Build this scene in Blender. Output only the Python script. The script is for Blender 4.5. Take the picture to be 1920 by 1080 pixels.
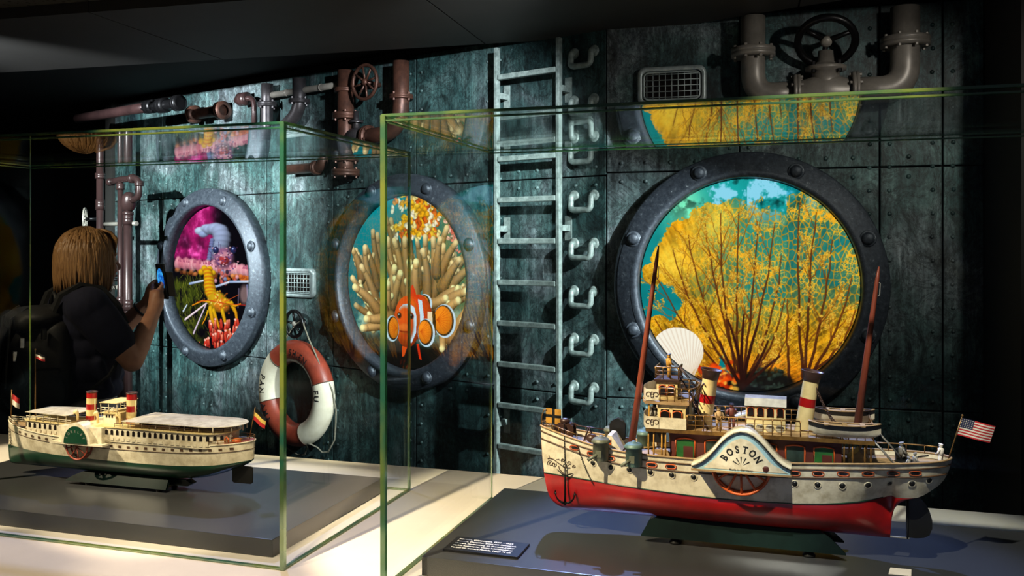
import bpy, bmesh, math, random
import numpy as np
from mathutils import Vector, Matrix

for o in list(bpy.data.objects): bpy.data.objects.remove(o)
SC = bpy.context.scene
COL = SC.collection
R = math.radians

# ------------------------------------------------------------------ camera
F, CX, HY, EZ = 1700.0, 960.0, 460.0, 1.55      # focal length (px), principal column, horizon row, eye height
cam_d = bpy.data.cameras.new('camera'); cam = bpy.data.objects.new('camera', cam_d); COL.objects.link(cam)
cam.location = (0, 0, EZ); cam.rotation_euler = (R(90), 0, 0)
cam_d.sensor_fit = 'HORIZONTAL'; cam_d.sensor_width = 36; cam_d.lens = 36 * F / 1920
cam_d.shift_y = -(540 - HY) / 1920; cam_d.clip_start = 0.05
SC.camera = cam

# ------------------------------------------------------------------ world, exposure, lights
w = bpy.data.worlds.new('world'); SC.world = w; w.use_nodes = True
w.node_tree.nodes['Background'].inputs[0].default_value = (0.55, 0.65, 0.8, 1)
w.node_tree.nodes['Background'].inputs[1].default_value = 0.035
SC.view_settings.view_transform = 'Standard'; SC.view_settings.look = 'None'
SC.view_settings.exposure = 0.0; SC.view_settings.gamma = 1.0
SC.view_settings.use_curve_mapping = False
try:
    SC.cycles.transparent_max_bounces = 40
    SC.cycles.max_bounces = 10
except Exception: pass

def spot(name, loc, target, watts, col, deg, blend=0.5, rad=0.03):
    d = bpy.data.lights.new(name, 'SPOT'); o = bpy.data.objects.new(name, d); COL.objects.link(o)
    o.location = loc; d.energy = watts; d.color = col; d.spot_size = R(deg); d.spot_blend = blend; d.shadow_soft_size = rad
    o.rotation_euler = (Vector(target) - Vector(loc)).to_track_quat('-Z', 'Y').to_euler()
    return o

WARM = (1.0, 0.80, 0.55); NEUT = (1.0, 0.93, 0.84); COOL = (0.90, 0.96, 1.0); BLUE = (0.25, 0.42, 1.0)
spot('wall_spot_right', (1.75, 1.75, 2.33), (-0.10, 3.65, 0.98), 860, COOL, 37, 0.7, 0.02)
spot('wall_spot_fill', (1.5, 1.9, 2.34), (0.9, 3.4, 1.6), 34, NEUT, 74, 0.9, 0.03)
spot('wall_spot_middle', (0.30, 2.2, 2.36), (-0.62, 4.25, 1.72), 420, COOL, 50, 0.75, 0.02)
spot('wall_spot_left', (-2.75, 2.9, 2.36), (-1.75, 5.2, 1.75), 1250, COOL, 50, 0.6, 0.02)
spot('model_spot_bow', (-0.75, 1.05, 2.38), (0.02, 1.85, 1.12), 300, WARM, 34, 0.35, 0.010)
spot('model_spot_stern', (0.25, 0.9, 2.38), (0.66, 1.60, 1.15), 120, NEUT, 26, 0.5, 0.010)
spot('model_back_spot', (0.15, 2.75, 2.38), (0.40, 1.68, 1.0), 270, (0.30, 0.42, 1.0), 34, 0.5, 0.012)
spot('liner_spot_bow', (-2.3, 1.6, 2.38), (-1.30, 2.3, 1.1), 330, WARM, 30, 0.3, 0.010)
spot('liner_spot_stern', (-0.75, 1.2, 2.38), (-0.72, 2.05, 1.1), 130, WARM, 28, 0.4, 0.010)
spot('liner_back_spot', (-0.95, 3.0, 2.38), (-0.72, 1.95, 0.98), 70, (0.40, 0.50, 1.0), 40, 0.5, 0.012)
spot('aisle_spot', (-2.35, 2.55, 2.38), (-1.70, 3.6, 1.40), 40, WARM, 26, 0.6, 0.02)
spot('table_spot', (-0.55, 0.9, 2.38), (-0.38, 1.75, 0.95), 75, WARM, 34, 0.5, 0.02)
spot('table_spot_front', (-1.2, 0.8, 2.38), (-0.85, 1.5, 0.95), 75, WARM, 36, 0.6, 0.02)

# ------------------------------------------------------------------ frames: every thing lies in a turned local frame
TH_T = 17.5                                        # table
TH_A, B_A = 37.032, 3.0775                         # left steel wall (distance of its plane from the camera foot)
TH_B, B_B = 14.811, 3.5504                         # right steel wall
ZT, ZP = 0.95, 0.985                               # table top, plinth top
def fw(th, a, b, z=0.0):
    t = R(th); return Vector((a*math.cos(t)+b*math.sin(t), -a*math.sin(t)+b*math.cos(t), z))
def tp(th, b, px, py):                             # measured position on a plane of known distance
    t = R(th); u = (px-CX)/F
    k = b/(u*math.sin(t)+math.cos(t))
    return ((u*math.cos(t)-math.sin(t))*k, EZ-(py-HY)/F*k)

# ------------------------------------------------------------------ mesh builder
class MB:
    def __init__(s, off=(0, 0, 0)): s.v = []; s.f = []; s.m = []; s.s = []; s.off = off
    def add(s, vs, fs, m=0, sm=False):
        n = len(s.v); s.v.extend([tuple(p) for p in vs])
        for f in fs: s.f.append(tuple(i+n for i in f)); s.m.append(m); s.s.append(sm)
    def bx(s, x0, x1, y0, y1, z0, z1, m=0):
        s.add([(x0,y0,z0),(x1,y0,z0),(x1,y1,z0),(x0,y1,z0),(x0,y0,z1),(x1,y0,z1),(x1,y1,z1),(x0,y1,z1)],
              [(0,3,2,1),(4,5,6,7),(0,1,5,4),(1,2,6,5),(2,3,7,6),(3,0,4,7)], m)
    def bbx(s, x0, x1, y0, y1, z0, z1, c, m=0):     # box with chamfered edges
        bm = bmesh.new(); bmesh.ops.create_cube(bm, size=1)
        for v in bm.verts: v.co = Vector(((x0+x1)/2+v.co.x*(x1-x0), (y0+y1)/2+v.co.y*(y1-y0), (z0+z1)/2+v.co.z*(z1-z0)))
        bmesh.ops.bevel(bm, geom=list(bm.edges), offset=c, segments=2, profile=0.6, affect='EDGES')
        bm.verts.index_update()
        s.add([v.co for v in bm.verts], [[v.index for v in f.verts] for f in bm.faces], m); bm.free()
    def frames(s, pts):
        pts = [Vector(p) for p in pts]; n = len(pts); out = []
        up = None
        for i, p in enumerate(pts):
            t = (pts[min(i+1, n-1)] - pts[max(i-1, 0)])
            if t.length < 1e-9: t = Vector((0, 0, 1))
            t.normalize()
            if up is None:
                ref = Vector((0, 0, 1)) if abs(t.z) < 0.9 else Vector((1, 0, 0))
                up = (ref - t*ref.dot(t)).normalized()
            else:
                up = up - t*up.dot(t)
                if up.length < 1e-6: up = t.orthogonal()
                up.normalize()
            out.append((p, up, t.cross(up)))
        return out
    def tube(s, pts, r, n=8, m=0, cap=True, sm=True, closed=False):
        if closed: pts = list(pts) + [pts[0], pts[1]]
        fr = s.frames(pts); k = len(fr)
        if closed: fr = fr[:-1]; k -= 1; fr[0] = (fr[-1][0], fr[-1][1], fr[-1][2])
        rs = r if isinstance(r, (list, tuple)) else [r]*k
        vs = []; fs = []
        for i, (p, u, w_) in enumerate(fr):
            for j in range(n):
                a = 2*math.pi*j/n; vs.append(p + (u*math.cos(a)+w_*math.sin(a))*rs[min(i, len(rs)-1)])
        for i in range(k-1):
            for j in range(n):
                a, b = i*n+j, i*n+(j+1) % n; fs.append((a, b, b+n, a+n))
        s.add(vs, fs, m, sm)
        if cap and not closed:
            s.add(vs[:n], [tuple(range(n-1, -1, -1))], m); s.add(vs[-n:], [tuple(range(n))], m)
    def cyl(s, p0, p1, r0, r1=None, n=12, m=0, sm=True, cap=True):
        s.tube([p0, p1], [r0, r0 if r1 is None else r1], n, m, cap, sm)
    def lathe(s, prof, c=(0,0,0), axis=(0,0,1), n=24, m=0, sm=True, arc=None):
        ax = Vector(axis).normalized(); u = ax.orthogonal().normalized(); w_ = ax.cross(u); c = Vector(c)
        vs = []; fs = []; k = len(prof)
        for j in range(n):
            a = 2*math.pi*j/n; d = u*math.cos(a)+w_*math.sin(a)
            for (r, h) in prof: vs.append(c + d*r + ax*h)
        for j in range(n):
            for i in range(k-1):
                a, b = j*k+i, ((j+1) % n)*k+i; fs.append((a, b, b+1, a+1))
        s.add(vs, fs, m, sm)
    def sph(s, c, r, nu=12, nv=8, m=0, sm=True):
        rx, ry, rz = r if isinstance(r, (tuple, list)) else (r, r, r)
        vs = [(c[0], c[1], c[2]+rz)]
        for i in range(1, nv):
            ph = math.pi*i/nv
            for j in range(nu):
                a = 2*math.pi*j/nu; vs.append((c[0]+rx*math.sin(ph)*math.cos(a), c[1]+ry*math.sin(ph)*math.sin(a), c[2]+rz*math.cos(ph)))
        vs.append((c[0], c[1], c[2]-rz)); fs = []
        for j in range(nu): fs.append((0, 1+j, 1+(j+1) % nu))
        for i in range(nv-2):
            for j in range(nu):
                a, b = 1+i*nu+j, 1+i*nu+(j+1) % nu; fs.append((a, a+nu, b+nu, b))
        l = len(vs)-1; o = 1+(nv-2)*nu
        for j in range(nu): fs.append((o+j, l, o+(j+1) % nu))
        s.add(vs, fs, m, sm)
    def prism(s, front, off, m=0, m2=None, caps=True):   # outline (3-D points) swept along off
        n = len(front); off = Vector(off); f = [Vector(p) for p in front]; b = [p+off for p in f]
        if caps: s.add(f, [tuple(range(n))], m); s.add(b, [tuple(range(n-1, -1, -1))], m)
        s.add(f+b, [(i, (i+1) % n, (i+1) % n+n, i+n) for i in range(n)], m if m2 is None else m2)
    def strip(s, A, B, m=0, sm=True):
        n = len(A); s.add(list(A)+list(B), [(i, i+1, n+i+1, n+i) for i in range(n-1)], m, sm)
    def build(s, name, mats, parent=None, kind=None, label=None, fixn=True):
        me = bpy.data.meshes.new(name)
        ox, oy, oz = s.off
        me.from_pydata([(p[0]-ox, p[1]-oy, p[2]-oz) for p in s.v], [], s.f)
        mats = mats if isinstance(mats, (list, tuple)) else [mats]
        for m in mats: me.materials.append(m)
        me.polygons.foreach_set('material_index', s.m); me.polygons.foreach_set('use_smooth', s.s)
        if fixn:
            bm = bmesh.new(); bm.from_mesh(me); bmesh.ops.remove_doubles(bm, verts=bm.verts, dist=1e-6)
            bmesh.ops.recalc_face_normals(bm, faces=bm.faces); bm.to_mesh(me); bm.free()
        me.update()
        o = bpy.data.objects.new(name, me); COL.objects.link(o)
        if parent: o.parent = parent
        if kind: o['kind'] = kind
        if label: o['label'] = label
        return o

def thing(name, label, cat, th, a, b, z, group=None):
    o = bpy.data.objects.new(name, None); COL.objects.link(o); o.empty_display_size = 0.05
    o.location = fw(th, a, b, z); o.rotation_euler = (0, 0, -R(th))
    o['label'] = label; o['category'] = cat
    if group: o['group'] = group
    return o
def place(o, th, a, b, z, label=None, cat=None, group=None, kind=None):
    o.location = fw(th, a, b, z); o.rotation_euler = (0, 0, -R(th))
    if label: o['label'] = label
    if cat: o['category'] = cat
    if group: o['group'] = group
    if kind: o['kind'] = kind
    return o
def copy_tree(o, parent=None):
    c = o.copy(); COL.objects.link(c); c.parent = parent
    for ch in list(o.children): copy_tree(ch, c)
    return c

# ------------------------------------------------------------------ materials
def _new(name):
    m = bpy.data.materials.new(name); m.use_nodes = True; nt = m.node_tree; nt.nodes.clear()
    out = nt.nodes.new('ShaderNodeOutputMaterial'); p = nt.nodes.new('ShaderNodeBsdfPrincipled')
    nt.links.new(p.outputs[0], out.inputs[0]); return m, nt, p
def lin(c): return tuple(((x/12.92) if x <= 0.04045 else ((x+0.055)/1.055)**2.4) for x in c)
def hx(r, g, b): return lin((r/255, g/255, b/255))
def mat(name, c, rough=0.5, metal=0.0, c2=None, scale=30.0, amt=0.5, bump=0.0, stretch=(1,1,1), coat=0.0, spec=0.5):
    m, nt, p = _new(name); L = nt.links.new
    p.inputs['Roughness'].default_value = rough; p.inputs['Metallic'].default_value = metal
    p.inputs['Coat Weight'].default_value = coat; p.inputs['Specular IOR Level'].default_value = spec
    if c2 is None: c2 = tuple(x*0.72 for x in c)
    tc = nt.nodes.new('ShaderNodeTexCoord'); mp = nt.nodes.new('ShaderNodeMapping'); mp.inputs['Scale'].default_value = stretch
    L(tc.outputs['Object'], mp.inputs[0])
    n = nt.nodes.new('ShaderNodeTexNoise'); n.inputs['Scale'].default_value = scale; n.inputs['Detail'].default_value = 6; n.inputs['Roughness'].default_value = 0.65
    L(mp.outputs[0], n.inputs['Vector'])
    r = nt.nodes.new('ShaderNodeValToRGB'); r.color_ramp.elements[0].position = 0.5-0.25; r.color_ramp.elements[1].position = 0.5+0.25*amt
    r.color_ramp.elements[0].color = (*c2, 1); r.color_ramp.elements[1].color = (*c, 1)
    L(n.outputs['Fac'], r.inputs[0]); L(r.outputs[0], p.inputs['Base Color'])
    if bump:
        b = nt.nodes.new('ShaderNodeBump'); b.inputs['Strength'].default_value = bump; b.inputs['Distance'].default_value = 0.004
        L(n.outputs['Fac'], b.inputs['Height']); L(b.outputs[0], p.inputs['Normal'])
    return m
def steel(name, tint=1.0):                          # painted, streaked and scuffed ship plate
    m, nt, p = _new(name); L = nt.links.new; N = nt.nodes.new
    tc = N('ShaderNodeTexCoord')
    def noise(sc, stretch, det=8, ro=0.65, dist=0.0):
        mp = N('ShaderNodeMapping'); mp.inputs['Scale'].default_value = stretch; L(tc.outputs['Object'], mp.inputs[0])
        n = N('ShaderNodeTexNoise'); n.inputs['Scale'].default_value = sc; n.inputs['Detail'].default_value = det
        n.inputs['Roughness'].default_value = ro; n.inputs['Distortion'].default_value = dist; L(mp.outputs[0], n.inputs['Vector']); return n
    def ramp(n, stops):
        r = N('ShaderNodeValToRGB'); e = r.color_ramp.elements
        while len(e) < len(stops): e.new(0.5)
        for el, (pos, c) in zip(e, stops): el.position = pos; el.color = (*c, 1)
        L(n.outputs['Fac'], r.inputs[0]); return r
    def mix(a, b, f, mode='MIX'):
        x = N('ShaderNodeMix'); x.data_type = 'RGBA'; x.blend_type = mode
        if isinstance(f, float): x.inputs['Factor'].default_value = f
        else: L(f, x.inputs['Factor'])
        L(a, x.inputs[6]); L(b, x.inputs[7]); return x.outputs[2]
    big = ramp(noise(2.3, (1,1,0.8), 5, 0.6, 0.6), [(0.30, hx(36,58,64)), (0.43, hx(64,100,100)), (0.54, hx(100,126,126)), (0.64, hx(144,154,160)), (0.76, hx(98,98,82))])
    streak = ramp(noise(22, (1,1,0.09), 9, 0.75, 0.2), [(0.33, (0.10,0.11,0.11)), (0.5, (0.62,0.66,0.66)), (0.66, (1.5,1.48,1.45))])
    blot = ramp(noise(11, (1,1,0.55), 10, 0.75, 1.2), [(0.36, (0.16,0.18,0.18)), (0.52, (0.9,0.92,0.92)), (0.70, (1.35,1.35,1.3))])
    c = mix(big.outputs[0], streak.outputs[0], 0.7, 'MULTIPLY'); c = mix(c, blot.outputs[0], 0.95, 'MULTIPLY')
    fine = ramp(noise(160, (1,1,0.02), 4, 0.6), [(0.35, (0.6,0.6,0.6)), (0.65, (1.2,1.2,1.2))])
    c = mix(c, fine.outputs[0], 0.5, 'MULTIPLY')
    scr = ramp(noise(26, (1,1,0.6), 12, 0.82, 2.0), [(0.62, (0,0,0)), (0.68, (1,1,1))])
    sc_ = N('ShaderNodeRGB'); sc_.outputs[0].default_value = (*hx(176,196,198), 1)
    f = N('ShaderNodeMath'); f.operation = 'MULTIPLY'; L(scr.outputs[0], f.inputs[0]); f.inputs[1].default_value = 0.55
    c = mix(c, sc_.outputs[0], f.outputs[0])
    vn = noise(7.5, (1,1,0.8), 12, 0.72, 1.6)
    sb = N('ShaderNodeMath'); sb.operation = 'SUBTRACT'; L(vn.outputs['Fac'], sb.inputs[0]); sb.inputs[1].default_value = 0.5
    ab = N('ShaderNodeMath'); ab.operation = 'ABSOLUTE'; L(sb.outputs[0], ab.inputs[0])
    vr = N('ShaderNodeValToRGB'); vr.color_ramp.elements[0].position = 0.0; vr.color_ramp.elements[0].color = (0.16,0.17,0.18,1); vr.color_ramp.elements[1].position = 0.035; vr.color_ramp.elements[1].color = (1,1,1,1)
    L(ab.outputs[0], vr.inputs[0]); c = mix(c, vr.outputs[0], 0.8, 'MULTIPLY')
    sp = ramp(noise(95, (1,1,0.7), 6, 0.8, 0.5), [(0.36, (0.35,0.36,0.36)), (0.52, (1,1,1)), (0.70, (1.45,1.45,1.4))]); c = mix(c, sp.outputs[0], 0.75, 'MULTIPLY')
    rz = ramp(noise(3.1, (1,1,1), 9, 0.7, 0.8), [(0.40, (0.30,0.33,0.35)), (0.60, (1.15,1.15,1.15))]); c = mix(c, rz.outputs[0], 0.75, 'MULTIPLY')
    L(c, p.inputs['Base Color'])
    p.inputs['Metallic'].default_value = 0.25; p.inputs['Roughness'].default_value = 0.5
    b = N('ShaderNodeBump'); b.inputs['Strength'].default_value = 0.35; b.inputs['Distance'].default_value = 0.004
    L(noise(30, (1,1,0.5), 10, 0.75, 1.0).outputs['Fac'], b.inputs['Height']); L(b.outputs[0], p.inputs['Normal'])
    return m
def ringmetal(name):
    m, nt, p = _new(name); L = nt.links.new; N = nt.nodes.new
    tc = N('ShaderNodeTexCoord'); n = N('ShaderNodeTexNoise'); n.inputs['Scale'].default_value = 60; n.inputs['Detail'].default_value = 14; n.inputs['Roughness'].default_value = 0.8
    L(tc.outputs['Object'], n.inputs['Vector'])
    r = N('ShaderNodeValToRGB'); e = r.color_ramp.elements; e.new(0.5); e.new(0.6)
    for el, (pos, c) in zip(e, [(0.3, hx(30,34,41)), (0.5, hx(58,65,75)), (0.60, hx(72,79,88)), (0.66, hx(150,158,164))]): el.position = pos; el.color = (*c, 1)
    L(n.outputs['Fac'], r.inputs[0]); L(r.outputs[0], p.inputs['Base Color'])
    p.inputs['Roughness'].default_value = 0.45; p.inputs['Metallic'].default_value = 0.35
    b = N('ShaderNodeBump'); b.inputs['Strength'].default_value = 0.5; b.inputs['Distance'].default_value = 0.003
    L(n.outputs['Fac'], b.inputs['Height']); L(b.outputs[0], p.inputs['Normal']); return m
def glass(name):                                    # thin clear pane: Fresnel reflection over straight transmission
    m = bpy.data.materials.new(name); m.use_nodes = True; nt = m.node_tree; nt.nodes.clear(); N = nt.nodes.new; L = nt.links.new
    out = N('ShaderNodeOutputMaterial'); t = N('ShaderNodeBsdfTransparent'); t.inputs[0].default_value = (0.975, 0.99, 0.98, 1)
    g = N('ShaderNodeBsdfGlossy'); g.inputs['Roughness'].default_value = 0.0; g.inputs[0].default_value = (1, 1, 1, 1)
    lw = N('ShaderNodeLayerWeight'); lw.inputs[0].default_value = 0.5
    pw = N('ShaderNodeMath'); pw.operation = 'POWER'; L(lw.outputs['Facing'], pw.inputs[0]); pw.inputs[1].default_value = 5
    ma = N('ShaderNodeMath'); ma.operation = 'MULTIPLY_ADD'; L(pw.outputs[0], ma.inputs[0]); ma.inputs[1].default_value = 0.95; ma.inputs[2].default_value = 0.005
    mx = N('ShaderNodeMixShader'); L(ma.outputs[0], mx.inputs[0]); L(t.outputs[0], mx.inputs[1]); L(g.outputs[0], mx.inputs[2]); L(mx.outputs[0], out.inputs[0])
    return m
def glassedge(name):
    m = bpy.data.materials.new(name); m.use_nodes = True; nt = m.node_tree; nt.nodes.clear(); N = nt.nodes.new; L = nt.links.new
    out = N('ShaderNodeOutputMaterial')
    tc = N('ShaderNodeTexCoord'); n = N('ShaderNodeTexNoise'); n.inputs['Scale'].default_value = 9; n.inputs['Detail'].default_value = 3; L(tc.outputs['Object'], n.inputs['Vector'])
    r = N('ShaderNodeValToRGB'); r.color_ramp.elements[0].position = 0.38; r.color_ramp.elements[0].color = (*hx(50,112,92), 1)
    r.color_ramp.elements[1].position = 0.62; r.color_ramp.elements[1].color = (*hx(150,160,72), 1); L(n.outputs['Fac'], r.inputs[0])
    d = N('ShaderNodeBsdfTranslucent'); L(r.outputs[0], d.inputs[0])
    d2 = N('ShaderNodeBsdfDiffuse'); L(r.outputs[0], d2.inputs[0])
    t = N('ShaderNodeBsdfTransparent'); t.inputs[0].default_value = (*hx(120,190,150), 1)
    g = N('ShaderNodeBsdfGlossy'); g.inputs['Roughness'].default_value = 0.15; g.inputs[0].default_value = (0.8, 1, 0.8, 1)
    a = N('ShaderNodeMixShader'); a.inputs[0].default_value = 0.5; L(d.outputs[0], a.inputs[1]); L(d2.outputs[0], a.inputs[2])
    b = N('ShaderNodeMixShader'); b.inputs[0].default_value = 0.35; L(a.outputs[0], b.inputs[1]); L(t.outputs[0], b.inputs[2])
    c = N('ShaderNodeMixShader'); c.inputs[0].default_value = 0.25; L(b.outputs[0], c.inputs[1]); L(g.outputs[0], c.inputs[2]); L(c.outputs[0], out.inputs[0])
    return m
def screenmat(name, strength):
    m = bpy.data.materials.new(name); m.use_nodes = True; nt = m.node_tree; nt.nodes.clear(); N = nt.nodes.new; L = nt.links.new
    out = N('ShaderNodeOutputMaterial'); e = N('ShaderNodeEmission'); e.inputs[1].default_value = strength
    a = N('ShaderNodeVertexColor'); a.layer_name = 'picture'; L(a.outputs[0], e.inputs[0]); L(e.outputs[0], out.inputs[0]); return m
def perforated(name):
    m, nt, p = _new(name); L = nt.links.new; N = nt.nodes.new
    tc = N('ShaderNodeTexCoord'); v = N('ShaderNodeTexVoronoi'); v.inputs['Scale'].default_value = 42; v.inputs['Randomness'].default_value = 0.9; L(tc.outputs['Object'], v.inputs['Vector'])
    r = N('ShaderNodeValToRGB'); r.color_ramp.elements[0].position = 0.24; r.color_ramp.elements[0].color = (0.002,0.002,0.002,1); r.color_ramp.elements[1].position = 0.30; r.color_ramp.elements[1].color = (*hx(86,85,77), 1)
    L(v.outputs['Distance'], r.inputs[0]); L(r.outputs[0], p.inputs['Base Color']); p.inputs['Roughness'].default_value = 0.85; return m

M = {}
M['steel'] = steel('painted_steel_plate'); M['ring'] = ringmetal('scuffed_porthole_metal')
M['backing'] = mat('dark_seam', hx(10,12,13), 0.9)
M['glass'] = glass('clear_glass'); M['edge'] = glassedge('green_glass_edge')
M['ladder'] = mat('pale_painted_steel', hx(136,152,148), 0.45, 0.1, hx(70,84,82), 40, 0.6, 0.2)
M['rust'] = mat('rusty_pipe', hx(92,60,48), 0.45, 0.5, hx(40,28,26), 18, 0.6, 0.3)
M['darkpipe'] = mat('dark_iron_pipe', hx(70,66,68), 0.4, 0.6, hx(30,32,36), 14, 0.6, 0.2)
M['brownpipe'] = mat('brown_lacquered_pipe', hx(56,39,38), 0.3, 0.3, hx(38,26,26), 9, 0.6)
M['greypipe'] = mat('grey_pipe', hx(128,124,116), 0.4, 0.2, hx(92,88,82), 10, 0.5, 0.1)
M['iron'] = mat('black_iron', hx(26,26,28), 0.35, 0.6, hx(12,12,13), 20, 0.6)
M['wire'] = mat('pale_wire', hx(170,184,184), 0.4, 0.3, hx(120,134,134), 30)
M['dark'] = mat('dark_paint', hx(34,33,30), 0.85, 0.0, hx(26,25,23), 4)
M['soffit'] = mat('smooth_dark_soffit', hx(54,52,48), 0.7, 0.0, hx(46,44,40), 3)
M['perf'] = perforated('perforated_ceiling')
M['floor'] = mat('dark_floor', hx(40,40,42), 0.4, 0.0, hx(30,30,32), 3)
M['table'] = mat('pale_table_laminate', hx(214,206,194), 0.55, 0.0, hx(204,196,184), 6, 0.5)
M['plinth'] = mat('charcoal_plinth', hx(52,53,55), 0.32, 0.0, hx(44,45,47), 5, 0.5)
M['skirt'] = mat('dark_table_base', hx(28,28,28), 0.7)
M['white'] = mat('aged_white_enamel', hx(224,215,190), 0.4, 0.0, hx(168,154,124), 45, 0.35, coat=0.2)
M['red'] = mat('red_enamel', hx(168,17,19), 0.32, 0.0, hx(124,13,15), 22, 0.5, coat=0.3)
M['green'] = mat('dark_green_enamel', hx(18,62,42), 0.28, 0.0, hx(10,40,30), 18, 0.5, coat=0.3)
M['brownline'] = mat('brown_trim', hx(92,66,44), 0.5, 0.1, hx(58,40,28), 50)
M['brass'] = mat('tarnished_brass', hx(150,112,58), 0.4, 0.6, hx(84,58,34), 60)
M['cabin'] = mat('maroon_cabin', hx(92,42,34), 0.5, 0.0, hx(70,30,26), 26)
M['orange'] = mat('orange_paint', hx(206,96,40), 0.45, 0.0, hx(168,66,26), 40)
M['wood'] = mat('red_brown_mast', hx(128,58,36), 0.45, 0.0, hx(84,34,22), 30, 0.5, stretch=(1,1,0.2))
M['deck'] = mat('tan_deck', hx(170,140,98), 0.6, 0.0, hx(126,96,62), 40)
M['cream'] = mat('cream_enamel', hx(226,206,150), 0.42, 0.0, hx(192,168,110), 26)
M['funneltop'] = mat('brown_funnel_top', hx(70,46,38), 0.4, 0.2, hx(44,28,24), 40)
M['paleblue'] = mat('pale_blue_enamel', hx(164,200,210), 0.4, 0.0, hx(140,178,190), 30)
M['black'] = mat('black_enamel', hx(20,20,20), 0.4, 0.0, hx(12,12,12), 30)
M['window'] = mat('dark_window', hx(24,18,16), 0.3, 0.0, hx(14,10,10), 30)
M['pane_green'] = mat('green_painted_pane', hx(44,104,48), 0.4, 0.0, hx(28,70,34), 30)
M['pane_dark'] = mat('dark_painted_pane', hx(44,62,56), 0.4, 0.0, hx(20,28,26), 60)
M['tin'] = mat('bare_grey_tin', hx(150,146,136), 0.5, 0.2, hx(104,100,92), 40)
M['turret'] = mat('grey_green_turret', hx(112,116,98), 0.5, 0.2, hx(78,82,70), 40)
M['turret2'] = mat('blue_green_turret', hx(92,120,112), 0.5, 0.2, hx(62,88,82), 40)
M['yellow'] = mat('ochre_paint', hx(190,140,52), 0.5, 0.0, hx(150,104,36), 40)
M['standgreen'] = mat('glossy_green_stand', hx(12,28,26), 0.25, 0.0, hx(6,13,13), 12, 0.6, coat=0.4)
M['flagred'] = mat('flag_red', hx(190,36,40), 0.8); M['flagwhite'] = mat('flag_white', hx(226,216,200), 0.8, 0.0, hx(214,204,186))
M['flagblue'] = mat('flag_blue', hx(40,44,78), 0.8); M['flaggold'] = mat('flag_gold', hx(228,196,96), 0.8)
M['brick'] = mat('brick_red_band', hx(150,64,44), 0.45, 0.0, hx(112,44,32), 16, 0.6, coat=0.2)
M['buoywhite'] = mat('chipped_white_paint', hx(226,220,198), 0.45, 0.0, hx(206,198,172), 20, 0.5)
M['rope'] = mat('grey_rope', hx(140,136,118), 0.9, 0.0, hx(84,82,72), 120, 0.6, 0.5)
M['ink'] = mat('black_ink', hx(22,22,24), 0.6); M['inkwhite'] = mat('white_ink', hx(240,240,236), 0.6, 0.0, hx(236,236,230))
M['brownink'] = mat('brown_ink', hx(74,54,40), 0.6)
M['skin'] = mat('skin', hx(206,150,120), 0.5, 0.0, hx(190,130,102), 30, 0.5)
M['shirt'] = mat('navy_cotton', hx(24,26,50), 0.9, 0.0, hx(18,19,38), 60, 0.5, 0.2)
M['trouser'] = mat('grey_trousers', hx(150,144,138), 0.9, 0.0, hx(126,120,116), 40, 0.5, 0.2)
M['bag'] = mat('black_nylon', hx(42,42,42), 0.6, 0.0, hx(28,28,28), 60, 0.5, 0.3)
M['buckle'] = mat('shiny_buckle', hx(190,190,190), 0.2, 0.8)
M['hair'] = mat('blond_brown_hair', hx(178,134,86), 0.45, 0.0, hx(104,70,42), 30, 0.5, 0.0, (9,9,0.7))
M['shoe'] = mat('dark_shoe', hx(40,36,34), 0.6)
M['plastic'] = mat('black_plastic', hx(18,18,20), 0.35)

# ------------------------------------------------------------------ lettering
_tx = {}
def glyph(ch, bold=0.0):
    k = (ch, bold)
    if k not in _tx:
        c = bpy.data.curves.new('t', 'FONT'); c.body = ch; c.size = 1; c.offset = bold; c.resolution_u = 4
        o = bpy.data.objects.new('t', c); COL.objects.link(o); bpy.context.view_layer.update()
        me = o.evaluated_get(bpy.context.evaluated_depsgraph_get()).to_mesh()
        vs = [(v.co.x, v.co.y) for v in me.vertices]; fs = [tuple(p.vertices) for p in me.polygons]
        o.to_mesh_clear() if hasattr(o, 'to_mesh_clear') else None
        bpy.data.objects.remove(o); bpy.data.curves.remove(c)
        xs = [v[0] for v in vs] or [0, 0.28]
        _tx[k] = (vs, fs, min(xs), max(xs))
    return _tx[k]
def text_run(s, size, fn, mb, bold=0.0, gap=0.08, narrow=1.0, m=0):
    """lays a centred line of text: fn(x, y) -> 3-D point, x along the line, y up"""
    adv = []; x = 0.0
    for ch in s:
        if ch == ' ': adv.append((ch, x)); x += 0.3*size*narrow; continue
        vs, fs, x0, x1 = glyph(ch, bold); adv.append((ch, x-x0*size*narrow)); x += ((x1-x0)+gap)*size*narrow
    for ch, xx in adv:
        if ch == ' ': continue
        vs, fs, x0, x1 = glyph(ch, bold)
        mb.add([fn(xx+vx*size*narrow-x/2, vy*size) for vx, vy in vs], fs, m)
    return x
# ================================================================== THE SETTING
random.seed(7)
CEIL, SOFF = 2.44, 2.40
mb = MB(); mb.bx(-9, 5, -2, 11, -0.05, 0.0); o = mb.build('floor', M['floor']); o['kind'] = 'structure'

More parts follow.
